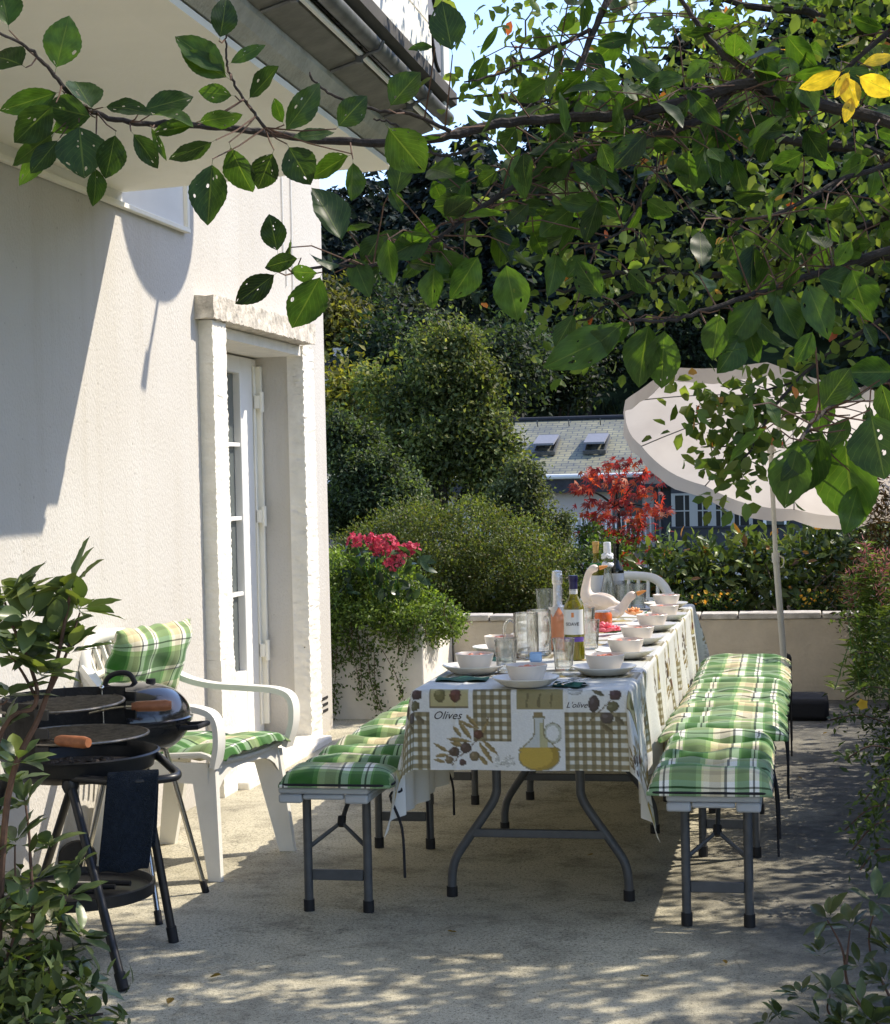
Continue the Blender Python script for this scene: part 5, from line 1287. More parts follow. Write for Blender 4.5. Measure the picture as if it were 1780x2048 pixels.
m2 = copy_tree(mg); m2.location = (-.955, 6.63, TZ); m2.rotation_euler = (0, 0, 2.2); m2['label'] = 'large glass beer mug beside the rose bottle, its handle turned away'
# small folded blue packet seen through the mugs
m = MB(); m.box((-.022, -.012, 0), (.022, .012, .035)); o = m.build('salt_packet', pmat('pale_blue', (.25, .42, .70), .5), bevel=.005); o.location = (-.93, 6.36, TZ); tag(o, 'small pale blue packet standing in front of the glass mugs', 'packet')
# bottles
def bottle(name, loc, label, prof, mat, caps, labels=(), wine=None, n=32):
    t = empty(name, loc, label, 'bottle', group=None)
    m = MB(); m.lathe(prof, n=n); m.build('bottle_glass', mat, t)
    if wine: m = MB(); m.lathe(wine[0], n=n); m.build('wine', wine[1], t)
    for nm, pr, mt in caps: m = MB(); m.lathe(pr, n=n); m.build(nm, mt, t)
    for nm, r, z0, z1, a0, a1, mt in labels:
        m = MB(); A_ = np.linspace(a0, a1, 20); G = np.array([[(r*math.cos(a), r*math.sin(a), z) for z in (z0, z1)] for a in A_]); m.grid(G, flip=True); m.build(nm, mt, t)
    return t
M['silver'] = pmat('silver_foil', (.66, .66, .68), .28, metal=.9, bump=.5, bscale=120)
M['rose'] = pmat('rose_wine', (.92, .38, .20), .08, spec=.6, trans=.35); M['olivewine'] = pmat('green_bottle', (.26, .235, .015), .05, spec=.7, trans=.55)
M['navy'] = pmat('navy_capsule', (.022, .018, .075), .3); M['paper'] = pmat('paper_label', (.72, .71, .68), .7, var=.02); M['tan'] = pmat('tan_capsule', (.50, .30, .09), .35); M['darkglass'] = pmat('dark_bottle', (.008, .010, .008), .06, spec=.7)
M['greenlabel'] = pmat('green_label', (.05, .22, .08), .6); M['purple'] = pmat('purple_band', (.12, .06, .30), .5)
def bprof(H_, r, neck=.0145, sh=.55):
    hs = H_*sh; return [(.0001, .003), (r*.9, 0), (r, .006), (r, hs)] + [(neck+(r-neck)*(.5+.5*math.cos(math.pi*f)), hs+(H_*.20)*f) for f in np.linspace(.1, 1, 10)] + [(neck, H_-.02), (neck+.002, H_-.015), (neck+.002, H_), (.0001, H_)]
# sparkling rose
H_ = .302; r = .042; pr = bprof(H_, r, .0155, .40)
def upper(pr, z0, off=.0012):
    z = np.array([q[1] for q in pr]); rr = np.array([q[0] for q in pr]); zz = np.linspace(z0, pr[-2][1], 16); k = np.argsort(z[2:-1], kind='stable')
    return [(float(np.interp(q, z[2:-1][k], rr[2:-1][k]))+off, float(q)) for q in zz] + [(.0001, pr[-1][1]+off)]
bt = bottle('sparkling_wine_bottle', (-.905, 6.80, TZ), 'sparkling rose bottle with silver foil neck beside the white wine', pr, M['rose'], [('foil', upper(pr, .165), M['silver']), ('cage', [(.017, .252), (.0205, .258), (.0205, .288), (.018, .303), (.0001, .306)], M['silver'])])
for a_ in (-1.9, -.8):
    m = MB(); A_ = np.linspace(-.5, .5, 7); G = np.array([[((r+.0015)*math.cos(a_+d*1.0), (r+.0015)*math.sin(a_+d), z) for z in (.166-.038*(1-abs(d)*2), .1665)] for d in A_]); m.grid(G, flip=True); m.build('foil_point', M['silver'], bt)
pr = bprof(.305, .0375, .0140, .60)
bt = bottle('white_wine_bottle', (-.800, 6.45, TZ), 'white wine bottle with navy capsule and a pale SOAVE label', pr, M['olivewine'], [('capsule', upper(pr, .250), M['navy'])],
       [('label', .0382, .092, .183, -2.75, -.35, M['paper']), ('label', .0381, .066, .083, -2.75, -.35, M['purple']), ('neck_label', .0152, .238, .256, -3.1, 0.1, M['paper'])])
V, F = text_mesh('SOAVE', .0165, 0, .0003)
wd = V[:, 0].max(); ang = -1.62 + (V[:, 0]-wd/2)/.0386; P = np.stack([.0387*np.cos(ang), .0387*np.sin(ang), .125+V[:, 1]], 1)
m = MB(); m.add(P, F); m.build('lettering', M['ink'], bt, smooth=False)
m = MB(); A_ = np.linspace(-1.7, -1.45, 5); G = np.array([[(.0386*math.cos(a), .0386*math.sin(a), z) for z in (.155, .172)] for a in A_]); m.grid(G, flip=True); m.build('label_mark', pmat('orange_print', (.7, .25, .08), .6), bt)
pr = bprof(.33, .038, .0145, .55)
bottle('wine_bottle', (-1.0, 9.02, TZ), 'green wine bottle with a tan capsule behind the tall goose', pr, M['olivewine'], [('capsule', upper(pr, .272), M['tan'])], [('label', .0392, .06, .16, -2.9, -.2, M['paper']), ('label', .030, .205, .222, -2.9, -.2, M['greenlabel'])])
pr = bprof(.315, .038, .0145, .55)
bottle('wine_bottle', (-.905, 9.10, TZ), 'nearly black wine bottle behind the clear carafe', pr, M['darkglass'], [('capsule', upper(pr, .26), M['darkglass'])], [('label', .0387, .05, .165, -2.9, -.2, M['paper'])])
# clear carafe bottle with a white flower collar
M['carafe'] = M['glass']
prc = [(.0001, 0), (.045, 0), (.048, .008), (.046, .05), (.030, .12), (.019, .18), (.0165, .24), (.018, .275), (.0165, .276), (.015, .24), (.017, .18), (.028, .12), (.044, .05), (.045, .012), (.0001, .01)]
t = empty('carafe', (-.925, 8.86, TZ), 'clear glass carafe bottle with pale cap and white flower at its neck', 'carafe')
m = MB(); m.lathe(prc, n=32); m.build('carafe_glass', M['glass'], t)
m = MB(); m.lathe([(.0175, .276), (.019, .28), (.019, .325), (.017, .333), (.0001, .334)], n=20); m.build('cap', pmat('pale_cap', (.72, .73, .75), .35), t)
m = MB(); r_ = np.random.default_rng(4)
for z0, n_ in ((.262, 12), (.222, 10)):
    for k in range(n_):
        a = k*6.283/n_; m.ball((math.cos(a)*.021, math.sin(a)*.021, z0+r_.uniform(-.008, .008)), np.array([.012, .012, .008]), 8, 6, R=rotmat(r_.random(), r_.random(), a))
m.build('flower_collar', pmat('white_petal', (.74, .75, .76), .5), t)
# geese
M['goose'] = pmat('cream_bisque', (.76, .66, .56), .5, var=.06, vscale=25); M['beak'] = pmat('orange_beak', (.74, .30, .07), .45)
def skin(name, pts, edges, rad, mat, parent, sub=2):
    me = bpy.data.meshes.new(name); me.from_pydata([tuple(p) for p in pts], edges, []); o = bpy.data.objects.new(name, me); col.objects.link(o); o.parent = parent
    m = o.modifiers.new('skin', 'SKIN'); m.use_smooth_shade = True
    for i, r in enumerate(rad): me.skin_vertices[0].data[i].radius = r if hasattr(r, '__len__') else (r, r)
    me.skin_vertices[0].data[0].use_root = True
    s = o.modifiers.new('s', 'SUBSURF'); s.levels = sub; s.render_levels = sub; me.materials.append(mat); return o
def goose(loc, label, rz_, pts, rad, beak, wing, sc_):
    t = empty('goose_figurine', loc, label, 'figurine', rz=rz_, group='ceramic geese on the table')
    pts = [np.array(p)*sc_ for p in pts]
    skin('body', pts, [(i, i+1) for i in range(len(pts)-1)], [r*sc_ for r in rad], M['goose'], t)
    b = np.array(beak[0])*sc_; d = unit(np.array(beak[1], float))
    m = MB(); m.tube([b-d*.004*sc_, b+d*.012*sc_, b+d*.03*sc_, b+d*.042*sc_], np.array([.0115, .010, .0065, .003])*sc_, 10); m.build('beak', M['beak'], t)
    m = MB()
    for s in (-1, 1): m.ball(b-d*.014*sc_+np.array([0, s*.0145*sc_, .006*sc_]), .0028*sc_, 8, 6)
    m.build('eye', M['rubberfoot'], t)
    for s in (-1, 1):
        m = MB(); c_ = np.array(wing[0])*sc_; 
        m.ball(c_+[0, s*.050*sc_, 0], np.array(wing[1])*sc_, 16, 10, R=rotmat(0, wing[2], 0))
        for k in range(4): m.ball(c_+np.array([-.03-.018*k, s*(.053-.004*k), -.012-.006*k])*sc_, np.array([.030, .010, .012])*sc_, 10, 6, R=rotmat(0, wing[2]+.15, 0))
        m.build('wing', M['goose'], t)
    return t
# tall goose: tail towards +x? it sits with breast to the left and head looking right
goose((-.915, 8.28, TZ), 'tall cream ceramic goose with long raised neck and orange beak', 0.0,
      [(.135, 0, .060), (.09, 0, .075), (.03, 0, .080), (-.03, 0, .090), (-.062, 0, .120), (-.060, 0, .165), (-.052, 0, .215), (-.040, 0, .252), (-.015, 0, .268), (.010, 0, .268)],
      [.012, .030, .050, .054, .042, .026, .020, .020, .026, .016], ((.018, 0, .268), (1, 0, .22)), ((.03, 0, .095), (.070, .014, .036), .25), .88)
goose((-.82, 8.12, TZ), 'small cream ceramic goose stretching its head to the right', 0.0,
      [(-.06, 0, .035), (-.02, 0, .04), (.02, 0, .045), (.045, 0, .072), (.062, 0, .105), (.085, 0, .125), (.105, 0, .128)],
      [.012, .034, .034, .024, .022, .026, .015], ((.113, 0, .131), (1, 0, .35)), ((-.005, 0, .045), (.035, .010, .018), .2), .95)
# flowers and a red jar
M['petalpink'] = pmat('pink_petal', (.80, .16, .20), .5, var=.2, vscale=60); M['stemgreen'] = pmat('stem_green', (.07, .20, .04), .5)
def rose(loc, label, mt, s, lean):
    t = empty('rose_flower', loc, label, 'flower', group='roses lying on the table')
    m = MB(); r = np.random.default_rng(int(abs(loc[1])*100))
    for ring, (n_, rad, z, sz) in enumerate(((3, .006, .030, .016), (5, .014, .026, .019), (7, .023, .018, .021))):
        for k in range(n_):
            a = k*6.283/n_+ring*.5; R_ = rotmat(0, .5+ring*.35, a); m.ball(np.array([math.cos(a)*rad, math.sin(a)*rad, z])*s, np.array([.006, sz*.8, sz])*s, 10, 7, R=R_)
    m.build('flower_head', mt, t)
    m = MB(); m.tube([(0, 0, .01), np.array(lean)*s], .0025, 6)
    for k in range(3): q = np.array(lean)*s*(.25+.25*k); m.ball(q+[0, 0, .01], np.array([.022, .012, .004])*s, 8, 5, R=rotmat(.3, .3*k, k*2.0))
    m.build('stem', M['stemgreen'], t); return t
rose((-.795, 7.42, TZ), 'full pink rose lying before the bowls', M['petalpink'], 1.25, (.12, .06, .01))
rose((-.755, 7.46, TZ+.0), 'smaller pink rose touching the full pink one', M['petalpink'], .85, (.09, .08, .01))
rose((-.72, 7.98, TZ+.03), 'yellow and pink rose head behind the third sunlit bowl', pmat('peach_petal', (.85, .42, .18), .5, var=.3, vscale=50), 1.0, (.06, .02, .0))
t = empty('jam_jar', (-.845, 7.86, TZ), 'small jar of orange preserve behind the pink rose', 'jar')
m = MB(); m.lathe([(.0001, 0), (.036, 0), (.040, .006), (.040, .05), (.034, .062), (.0001, .062)], n=28); m.build('preserve', pmat('orange_preserve', (.80, .17, .05), .15, trans=.3), t)
m = MB(); m.lathe([(.0345, .0622), (.0345, .068), (.0001, .068)], n=24); m.build('lid', M['silver'], t)
# ================================================================ PLANTS
M['bark'] = pmat('bark', (.034, .027, .022), .9, var=.4, vscale=30, bump=.8, bscale=60)
M['palebark'] = pmat('pale_bark', (.20, .17, .13), .9, var=.4, vscale=30, bump=.6, bscale=60)
M['twig'] = pmat('reddish_twig', (.10, .055, .035), .8, var=.3, vscale=30)
M['plumleaf'] = leafmat('plum_leaves', trans=.5, rough=.42, holes=True, tcol=(1.75, 1.75, .40))
M['leaf'] = leafmat('leaves', trans=.42, rough=.5, tcol=(1.3, 1.35, .5))
M['appleleaf'] = leafmat('apple_leaves', trans=.55, rough=.5, tcol=(1.3, 1.35, .5))
M['glossleaf'] = leafmat('glossy_leaves', trans=.28, rough=.32, tcol=(1.3, 1.4, .5))
M['farleaf'] = leafmat('tree_leaves', trans=.48, rough=.6, tcol=(1.2, 1.3, .5))
M['redleaf'] = leafmat('maple_leaves', trans=.5, rough=.5, tcol=(1.5, .8, .6))
M['petal'] = leafmat('petals', trans=.35, rough=.6, tcol=(1.2, .8, .9))

def hileaves(name, B, T, Nn, width, C, mat, parent, curl, fold, seg=22, ser=.035):
    """detailed leaves with serrated edge and midrib fold from base B to tip T"""
    n = len(B); B = np.asarray(B, float); T = np.asarray(T, float); D = T-B; L_ = np.linalg.norm(D, axis=1); D = unit(D)
    S = unit(np.cross(D, Nn)); U = np.cross(S, D)
    t = np.linspace(0, 1, seg+1); tb = np.clip((t-.10)/.90, 0, 1)
    half = np.where(t < .09, .012, np.maximum(np.sin(np.pi*tb**.92)**.88, .012)); half[-1] = .004
    half = half + np.where((np.arange(seg+1) % 2 == 0) & (t > .18) & (t < .97), ser, 0)
    cols = np.array([-1, -.55, 0, .55, 1.0]); k = len(cols)
    wv = (L_*width*.5)[:, None, None]*half[None, :, None]*cols[None, None, :]
    rise = np.abs(wv)*fold[:, None, None] + .012*L_[:, None, None]*np.sin(t*19+cols[None, :, None].transpose(0, 2, 1)[0][0][0])[None, :, None]*np.abs(cols)[None, None, :]
    bend = -(curl*L_)[:, None]*(t[None]**2) 
    P = B[:, None, None, :] + D[:, None, None, :]*(L_[:, None, None, None]*t[None, :, None, None]) + S[:, None, None, :]*wv[..., None] + U[:, None, None, :]*(rise+bend[:, :, None])[..., None]
    V = P.reshape(-1, 3); nv = (seg+1)*k
    q = np.array([(i*k+j, i*k+j+1, (i+1)*k+j+1, (i+1)*k+j) for i in range(seg) for j in range(k-1)])
    F = (np.arange(n)[:, None, None]*nv + q[None]).reshape(-1, 4)
    me = bpy.data.meshes.new(name); me.vertices.add(len(V)); me.vertices.foreach_set('co', V.astype(np.float32).ravel())
    me.loops.add(F.size); me.loops.foreach_set('vertex_index', F.astype(np.int32).ravel()); me.polygons.add(len(F)); me.polygons.foreach_set('loop_start', np.arange(len(F), dtype=np.int32)*4)
    me.update(calc_edges=True)
    a = me.color_attributes.new('Col', 'FLOAT_COLOR', 'POINT'); C4 = np.ones((n, nv, 4), np.float32); C4[:, :, :3] = np.asarray(C)[:, None, :]; a.data.foreach_set('color', C4.ravel())
    uv = np.zeros((n, seg+1, k, 2)); uv[..., 0] = np.arange(n)[:, None, None] + (cols*.48+.5)[None, None, :]; uv[..., 1] = t[None, :, None] + (np.arange(n)*.0)[:, None, None]
    l = me.uv_layers.new(name='UVMap'); l.data.foreach_set('uv', uv.reshape(-1, 2)[F.ravel()].astype(np.float32).ravel())
    me.polygons.foreach_set('use_smooth', [True]*len(F)); me.materials.append(mat); me.validate()
    o = bpy.data.objects.new(name, me); col.objects.link(o); o.parent = parent; return o

# ---------------------------------------------------------------- plum tree whose boughs hang into the picture from the right
t = empty('plum_tree', (2.3, 3.9, 0), 'nearby plum tree whose large leaved boughs hang across the top of the terrace', 'tree')
ORG = np.array([2.3, 3.9, 0])
m = MB(); m.tube(smoothpath([(0, 0, -.1), (.03, 0, .8), (-.02, -.1, 1.6), (-.25, -.3, 2.1), (-.6, -.5, 2.35)], 5), np.linspace(.085, .05, 21), 12); m.build('trunk', M['bark'], t)
BR = []
def bough(px, y0, y1, r0, r1, mat='bark', name='bough', rec=True, kinks=.0013):
    px = np.array(px, float); ys = np.linspace(y0, y1, len(px)); P = np.array([at(u, v, y) for (u, v), y in zip(px, ys)])
    P = smoothpath(P, 7); P += rng.normal(size=P.shape)*kinks*np.linspace(.6, 1, len(P))[:, None]
    m = MB(); m.tube(P-ORG, np.linspace(r0, r1, len(P))*(1+.06*np.sin(np.arange(len(P))*2.1)), 8); m.build(name, M[mat], t)
    if rec: BR.append(P)
    return P
root = np.array([1.7, 3.4, 2.35])
bough([(2400, -60), (1990, 330), (1780, 245), (1560, 192), (1490, 168), (1300, 222), (1150, 236), (1000, 246), (900, 272), (760, 286), (620, 278), (500, 262), (380, 250), (260, 245), (170, 215), (110, 150), (60, 100), (-10, 60)], 3.3, 2.55, .0125, .0020)
bough([(1470, 175), (1400, 240), (1250, 290), (1150, 330), (1040, 370), (940, 430), (840, 500), (740, 530), (660, 530), (585, 545)], 3.15, 2.8, .008, .002)
bough([(1560, 190), (1450, 110), (1390, 40), (1340, -30)], 3.2, 3.3, .007, .004)
bough([(1230, -30), (1180, 80), (1150, 170), (1140, 240), (1110, 330), (1070, 400), (1050, 450)], 3.3, 3.0, .007, .002)
bough([(1180, 60), (1080, 110), (990, 150), (930, 165)], 3.25, 3.1, .004, .0015)
bough([(1340, 330), (1300, 350), (1270, 420), (1230, 470), (1150, 500)], 3.2, 3.0, .004, .0018)
bough([(2100, 420), (1780, 500), (1640, 545), (1540, 580), (1440, 610), (1340, 640), (1240, 640)], 3.2, 2.9, .008, .002)
bough([(2100, 700), (1790, 755), (1710, 790), (1640, 830), (1600, 880)], 2.9, 2.6, .007, .0025)
bough([(1780, 60), (1700, 130), (1650, 170), (1560, 190)], 3.3, 3.25, .005, .003)
bough([(1780, 330), (1680, 360), (1590, 410), (1500, 440), (1410, 430)], 3.2, 3.0, .005, .002)
bough([(530, 255), (500, 215), (470, 170), (455, 130), (452, 80), (450, 40)], 2.72, 2.68, .0028, .0012)
bough([(900, 262), (830, 230), (760, 220), (700, 205), (650, 180), (618, 148)], 2.85, 2.85, .0035, .0018)
bough([(960, 290), (880, 310), (790, 250), (748, 238)], 2.95, 2.9, .003, .0015)
# explicit leaves where single ones stand out against the wall and the eaves: base px, tip px, width
LV = [(110,145,138,30,.62),(18,60,2,-40,.6),(52,135,-30,90,.7),(125,182,-2,222,.34),(112,205,28,285,.55),(190,235,95,212,.5),(185,225,92,258,.4),(118,258,22,330,.42),(110,265,40,372,.3),(120,275,62,348,.5),
 (158,245,168,352,.82),(232,262,212,358,.62),(190,330,196,412,.5),(186,222,150,160,.5),(205,215,292,208,.36),(280,222,388,190,.42),(300,230,382,228,.42),(262,262,320,335,.42),(300,250,334,322,.22),(395,250,300,262,.34),(392,245,486,228,.34),
 (432,280,338,322,.42),(425,318,416,452,.55),(458,285,500,392,.5),(548,300,514,380,.62),(460,152,350,70,.4),(462,160,362,104,.42),(438,82,458,-6,.62),(455,130,530,86,.3),(470,192,396,182,.5),(494,202,560,134,.62),(565,268,645,168,.42),(568,250,546,196,.5),
 (578,276,668,268,.4),(574,288,620,366,.72),(705,308,616,352,.42),(672,258,730,192,.62),(706,318,700,402,.62),(688,490,628,372,.62),(556,508,538,428,.62),(602,516,524,532,.45),(556,544,470,608,.42),(646,544,584,656,.62),(640,545,575,548,.5),
 (776,218,838,140,.62),(770,248,850,345,.66),(905,110,885,0,.6),(870,95,818,92,.35),(1000,48,960,110,.2),
 (870,530,858,612,.6),(1010,520,1035,642,.52),(960,505,905,600,.5),(1255,640,1150,720,.42),(1265,650,1085,735,.40),(1300,640,1270,770,.55),(1330,650,1320,780,.5),
 (1600,880,1560,1010,.62),(1650,850,1590,990,.6),(1700,830,1660,900,.5),(1690,860,1700,1060,.60),(1740,820,1770,960,.66),(1760,760,1790,850,.6),(1560,860,1540,790,.5),(1720,960,1690,1070,.5),(1640,880,1560,960,.4),(1770,900,1720,940,.5),(1640,820,1700,735,.6),(1730,800,1660,760,.5),
 (1440,620,1420,720,.55),(1480,600,1530,700,.5),(1550,580,1600,680,.55),(1610,560,1660,670,.5),(1700,530,1740,640,.6),(1520,590,1460,690,.45)]
Bp = []; Tp = []; Wd = []
for q in LV:
    y = 2.62 + max(0, q[0]-400)/1400*.45 if q[0] < 1500 or q[1] < 700 else 2.62
    y += rng.normal()*.03; Bp.append(at(q[0], q[1], y)); Tp.append(at(q[2], q[3], y+rng.normal()*.02)); Wd.append(q[4]*rng.uniform(1.0, 1.15))
nE = len(Bp)
# leaves carried all along the boughs on the right
ST = []
for b in Bp:
    A_ = np.concatenate(BR); q = A_[np.argmin(np.linalg.norm(A_-b, axis=1))]
    if .006 < np.linalg.norm(q-b) < .16: ST.append((q, (q+b)/2+np.array([0, 0, -.004]), b))
for bi, P in enumerate(BR[:10]):
    for i in range(len(P)-1):
        if P[i, 0] < (-.50 if bi != 1 else -.70): continue
        l = np.linalg.norm(P[i+1]-P[i]); k = rng.poisson(l/(.018 if bi != 1 else .0065))
        for _ in range(k):
            b = P[i] + (P[i+1]-P[i])*rng.random(); off = rng.normal(size=3)*[.06, .07, .05]; b = b+off
            d = unit(rng.normal(size=3)*[1, .6, .8] + np.array([-.2, -.1, -.55])); Lf = rng.uniform(.046, .088)
            Bp.append(b); Tp.append(b+d*Lf); Wd.append(rng.uniform(.44, .66)); ST.append((b-off, b-off*.3+np.array([0, 0, .01]), b+d*.008))
for _ in range(2500):      # unseen leaves added above and beside the view to shade the boughs
    b = np.array([rng.uniform(-.7, 1.1), rng.uniform(2.5, 3.9), rng.uniform(2.75, 4.0)]) if _ < 1400 else np.array([rng.uniform(1.15, 2.4), rng.uniform(3.0, 4.4), rng.uniform(2.3, 3.6)]); d = unit(rng.normal(size=3)+np.array([0, 0, -.4]))
    if math.sin(b[0]*6+b[1]*3)+math.sin(b[1]*5-b[2]*4) < -.5: continue
    Bp.append(b); Tp.append(b+d*rng.uniform(.06, .09)); Wd.append(.55)
Bp = np.array(Bp); Tp = np.array(Tp); Wd = np.array(Wd); n = len(Bp)
view = unit(CAM - (Bp+Tp)/2); Nn = unit(view*1.0 + rng.normal(size=(n, 3))*.38 + np.array([0, 0, .25])); Nn[nE:] = unit(view[nE:]*.55 + rng.normal(size=(n-nE, 3))*.6 + np.array([0, 0, .4]))
C = palette([(.029, .066, .014), (.038, .082, .016), (.023, .050, .015), (.048, .098, .020)], n, .18)
k = (rng.random(n) < .003) & (np.arange(n) > nE); C[k] = (.42, .31, .05)
m = MB()
for q in ST: m.tube(np.array(q)-ORG, [.0016, .0012, .0010], 5, caps=False)
m.build('leaf_stalks', M['twig'], t)['kind'] = 'stuff'
hileaves('leaves', Bp-ORG, Tp-ORG, Nn, Wd, C, M['plumleaf'], t, rng.uniform(-.05, .30, n), rng.uniform(.05, .45, n))['kind'] = 'stuff'
# a spray of yellowed leaves at the right edge
yl = [(1700,140,1670,195,.4),(1690,150,1712,215,.55),(1712,150,1790,190,.5),(1690,140,1600,180,.35),(1705,190,1690,245,.4),(1720,130,1790,110,.35)]
Bq = np.array([at(q[0], q[1], 3.0) for q in yl]); Tq = np.array([at(q[2], q[3], 3.0) for q in yl]); vq = unit(CAM-Bq)
hileaves('yellow_leaves', Bq-ORG, Tq-ORG, unit(vq+rng.normal(size=(6, 3))*.3), np.array([q[4] for q in yl])*1.1, palette([(.55, .40, .06)], 6, .1), M['plumleaf'], t, np.full(6, .08), np.full(6, .2))

# ---------------------------------------------------------------- small leaved fruit tree over the terrace (its shade dapples the ground)
FT = np.array([2.45, 6.75, 0.0])
t = empty('apple_tree', FT.tolist(), 'small leaved tree with a few orange leaves spreading over the right side of the terrace', 'tree')
m = MB(); m.tube(smoothpath([(0, 0, -.1), (-.05, .05, .9), (-.15, 0, 1.6), (-.3, -.05, 2.1)], 5), np.linspace(.10, .065, 16), 12); m.build('trunk', M['bark'], t)
tips = []
def limb(P, r0, r1, name='limb', kink=.02):
    P = smoothpath(np.array(P, float), 6); P += rng.normal(size=P.shape)*kink*np.linspace(0, 1, len(P))[:, None]
    m = MB(); m.tube(P-FT, np.linspace(r0, r1, len(P)), 7); m.build(name, M['bark'], t); tips.append(P); return P
base = FT + np.array([-.3, -.05, 2.1])
for end, mid, r in (((-1.15, 6.2, 2.75), (.6, 6.6, 2.45), .05), ((-.8, 6.2, 2.15), (.7, 6.5, 2.35), .04), ((-.55, 6.6, 3.0), (.8, 6.9, 2.8), .045), ((-.2, 5.9, 2.0), (1.0, 6.3, 2.25), .04), ((.1, 7.0, 2.2), (1.2, 6.9, 2.3), .04), ((.2, 5.6, 2.6), (1.2, 6.1, 2.5), .04),
                    ((2.9, 7.2, 3.4), (2.4, 6.9, 2.8), .05), ((2.2, 5.6, 2.9), (2.3, 6.2, 2.5), .045), ((.0, 6.5, 3.5), (1.2, 6.7, 2.9), .045), ((3.2, 6.0, 2.8), (2.7, 6.4, 2.5), .04), ((.9, 5.4, 2.2), (1.5, 6.1, 2.3), .035), ((-.9, 6.3, 3.3), (.6, 6.8, 2.9), .04)):
    L0 = limb([base, mid, (np.array(mid)+end)/2 + rng.normal(size=3)*.06, end], r*.7, .004)
    for k in range(7):
        i = rng.integers(8, len(L0)-2); d = unit(unit(L0[i]-L0[i-3])+rng.normal(size=3)*.7); limb([L0[i], L0[i]+d*.18, L0[i]+d*.38+rng.normal(size=3)*.06], .009, .002, 'twig', .01)
# sprig hanging before the parasol
sp_ = [at(1760, 640, 5.6), at(1640, 720, 5.5), at(1560, 800, 5.4), at(1500, 900, 5.3), at(1480, 960, 5.3)]
limb(sp_, .008, .002, 'twig', .006); sp2 = limb([at(1600, 760, 5.5), at(1500, 790, 5.4), at(1430, 810, 5.4), at(1380, 820, 5.4)], .004, .0015, 'twig', .006); sp3 = limb([at(1545, 820, 5.4), at(1470, 880, 5.4), at(1410, 900, 5.35)], .004, .0015, 'twig', .006)
P_ = []
allp = np.concatenate(tips)
n1 = 15000
# leaves near twigs
i = rng.integers(0, len(allp), 6500); P1 = allp[i] + rng.normal(size=(6500, 3))*.085
# fill through the whole crown
n2 = 26000
X = rng.uniform(-1.15, 3.3, n2); Zz = rng.uniform(1.9, 3.75, n2); Y = rng.uniform(5.0, 8.2, n2)
zmin = np.interp(X, [-1.3, -1.0, -.6, 0, .6, 3.4], [2.5, 2.15, 2.05, 2.02, 1.95, 1.9]); gxx = X-.885*Zz
cl = np.sin(X*5.1+Y*2.2)+np.sin(Y*6.3-Zz*3.1)+np.sin(Zz*7.7+X*2.9)
keep = (Zz > zmin) & (Y-.549*Zz < 5.55+.12*np.sin(X*9)+.95*np.clip((gxx+.66)/.2, 0, 1)) & (cl > -.95) & (rng.random(n2) < np.interp(X, [-1.2, -.3, .3, 3], [.40, .50, .55, .60])*np.where(Y-.549*Zz > 5.7, .55, 1)) & (Y-.549*Zz > 3.9) & (Y < 5.5+.62*(X+2.62))
P2 = np.stack([X, Y, Zz], 1)[keep]
k1 = (P1[:, 1]-.549*P1[:, 2] < 5.7); k1 &= P1[:, 1] < 5.5+.62*(P1[:, 0]+2.62); P1 = P1[k1]
P3 = np.concatenate([q[rng.integers(0, len(q), 60)] for q in (smoothpath(sp_, 6), sp2, sp3)]) + rng.normal(size=(180, 3))*[.035, .03, .035]
P = np.concatenate([P1, P2, P3]); n = len(P)
sz = np.where(P[:, 0] > .55, rng.uniform(.06, .085, n), rng.uniform(.038, .060, n)); sz[-180:] = rng.uniform(.038, .06, 180)
C = palette([(.105, .16, .038), (.135, .185, .045), (.085, .14, .035), (.16, .20, .05)], n, .18); k = rng.random(n) < .022; C[k] = palette([(.48, .17, .05), (.42, .22, .06), (.40, .10, .05)], k.sum(), .15)
leafmesh('leaves', P-FT, rnd_dir(n, -.25), rnd_dir(n, .5), sz, .62, C, M['appleleaf'], t, shape='oval')['kind'] = 'stuff'

# ---------------------------------------------------------------- helpers for shrubs
def shrub(name, label, cat, loc, blobs, nclump, nleaf, crad, size, width, cols, mat, stems=0, shape='diamond', group=None, shell=.6, up=.3, jit=.2, stem_mat='bark', wts=None, stem_r=.012, clumpcol=.25, zfloor=.0, ragged=4, sbase=(0, 0, 0)):
    loc = np.array(loc, float); t = empty(name, loc.tolist(), label, cat, group=group)
    bl2 = list(blobs)
    for c, r_ in blobs:
        for _ in range(ragged):
            d = unit(rng.normal(size=3)); f = rng.uniform(.18, .42); bl2.append((np.array(c)+d*np.array(r_)*rng.uniform(.8, 1.12), tuple(np.array(r_)*f)))
    P, out, k = crown_points(bl2, nclump, nleaf, crad, shell); keep = P[:, 2] > zfloor; P, out, k = P[keep], out[keep], k[keep]; n = len(P)
    C = palette(cols, n, jit, wts); cf = np.clip(1+rng.normal(size=nclump)*clumpcol, .5, 1.7); C = np.clip(C*cf[k][:, None], .002, 1)
    D = unit(out*.7 + rng.normal(size=(n, 3))*.6 + np.array([0, 0, up*.5])); Nn = unit(out*.5 + rng.normal(size=(n, 3))*.5 + np.array([0, 0, .5]))
    o = leafmesh('foliage', P, D, Nn, rng.uniform(size*.55, size*1.4, n), width, C, M[mat], t, shape=shape); o['kind'] = 'stuff'
    for i in range(stems):
        c, r = blobs[rng.integers(len(blobs))]; e = np.array(c)+unit(rng.normal(size=3))*np.array(r)*.75; a = np.array(sbase)+np.array([rng.normal()*.08, rng.normal()*.08, 0]); mid = (a+e)/2+rng.normal(size=3)*.06*np.linalg.norm(e)
        m = MB(); m.tube(smoothpath([a, mid, e], 5), np.linspace(stem_r, stem_r*.3, 11), 6); m.build('stem', M[stem_mat], t)
    return t
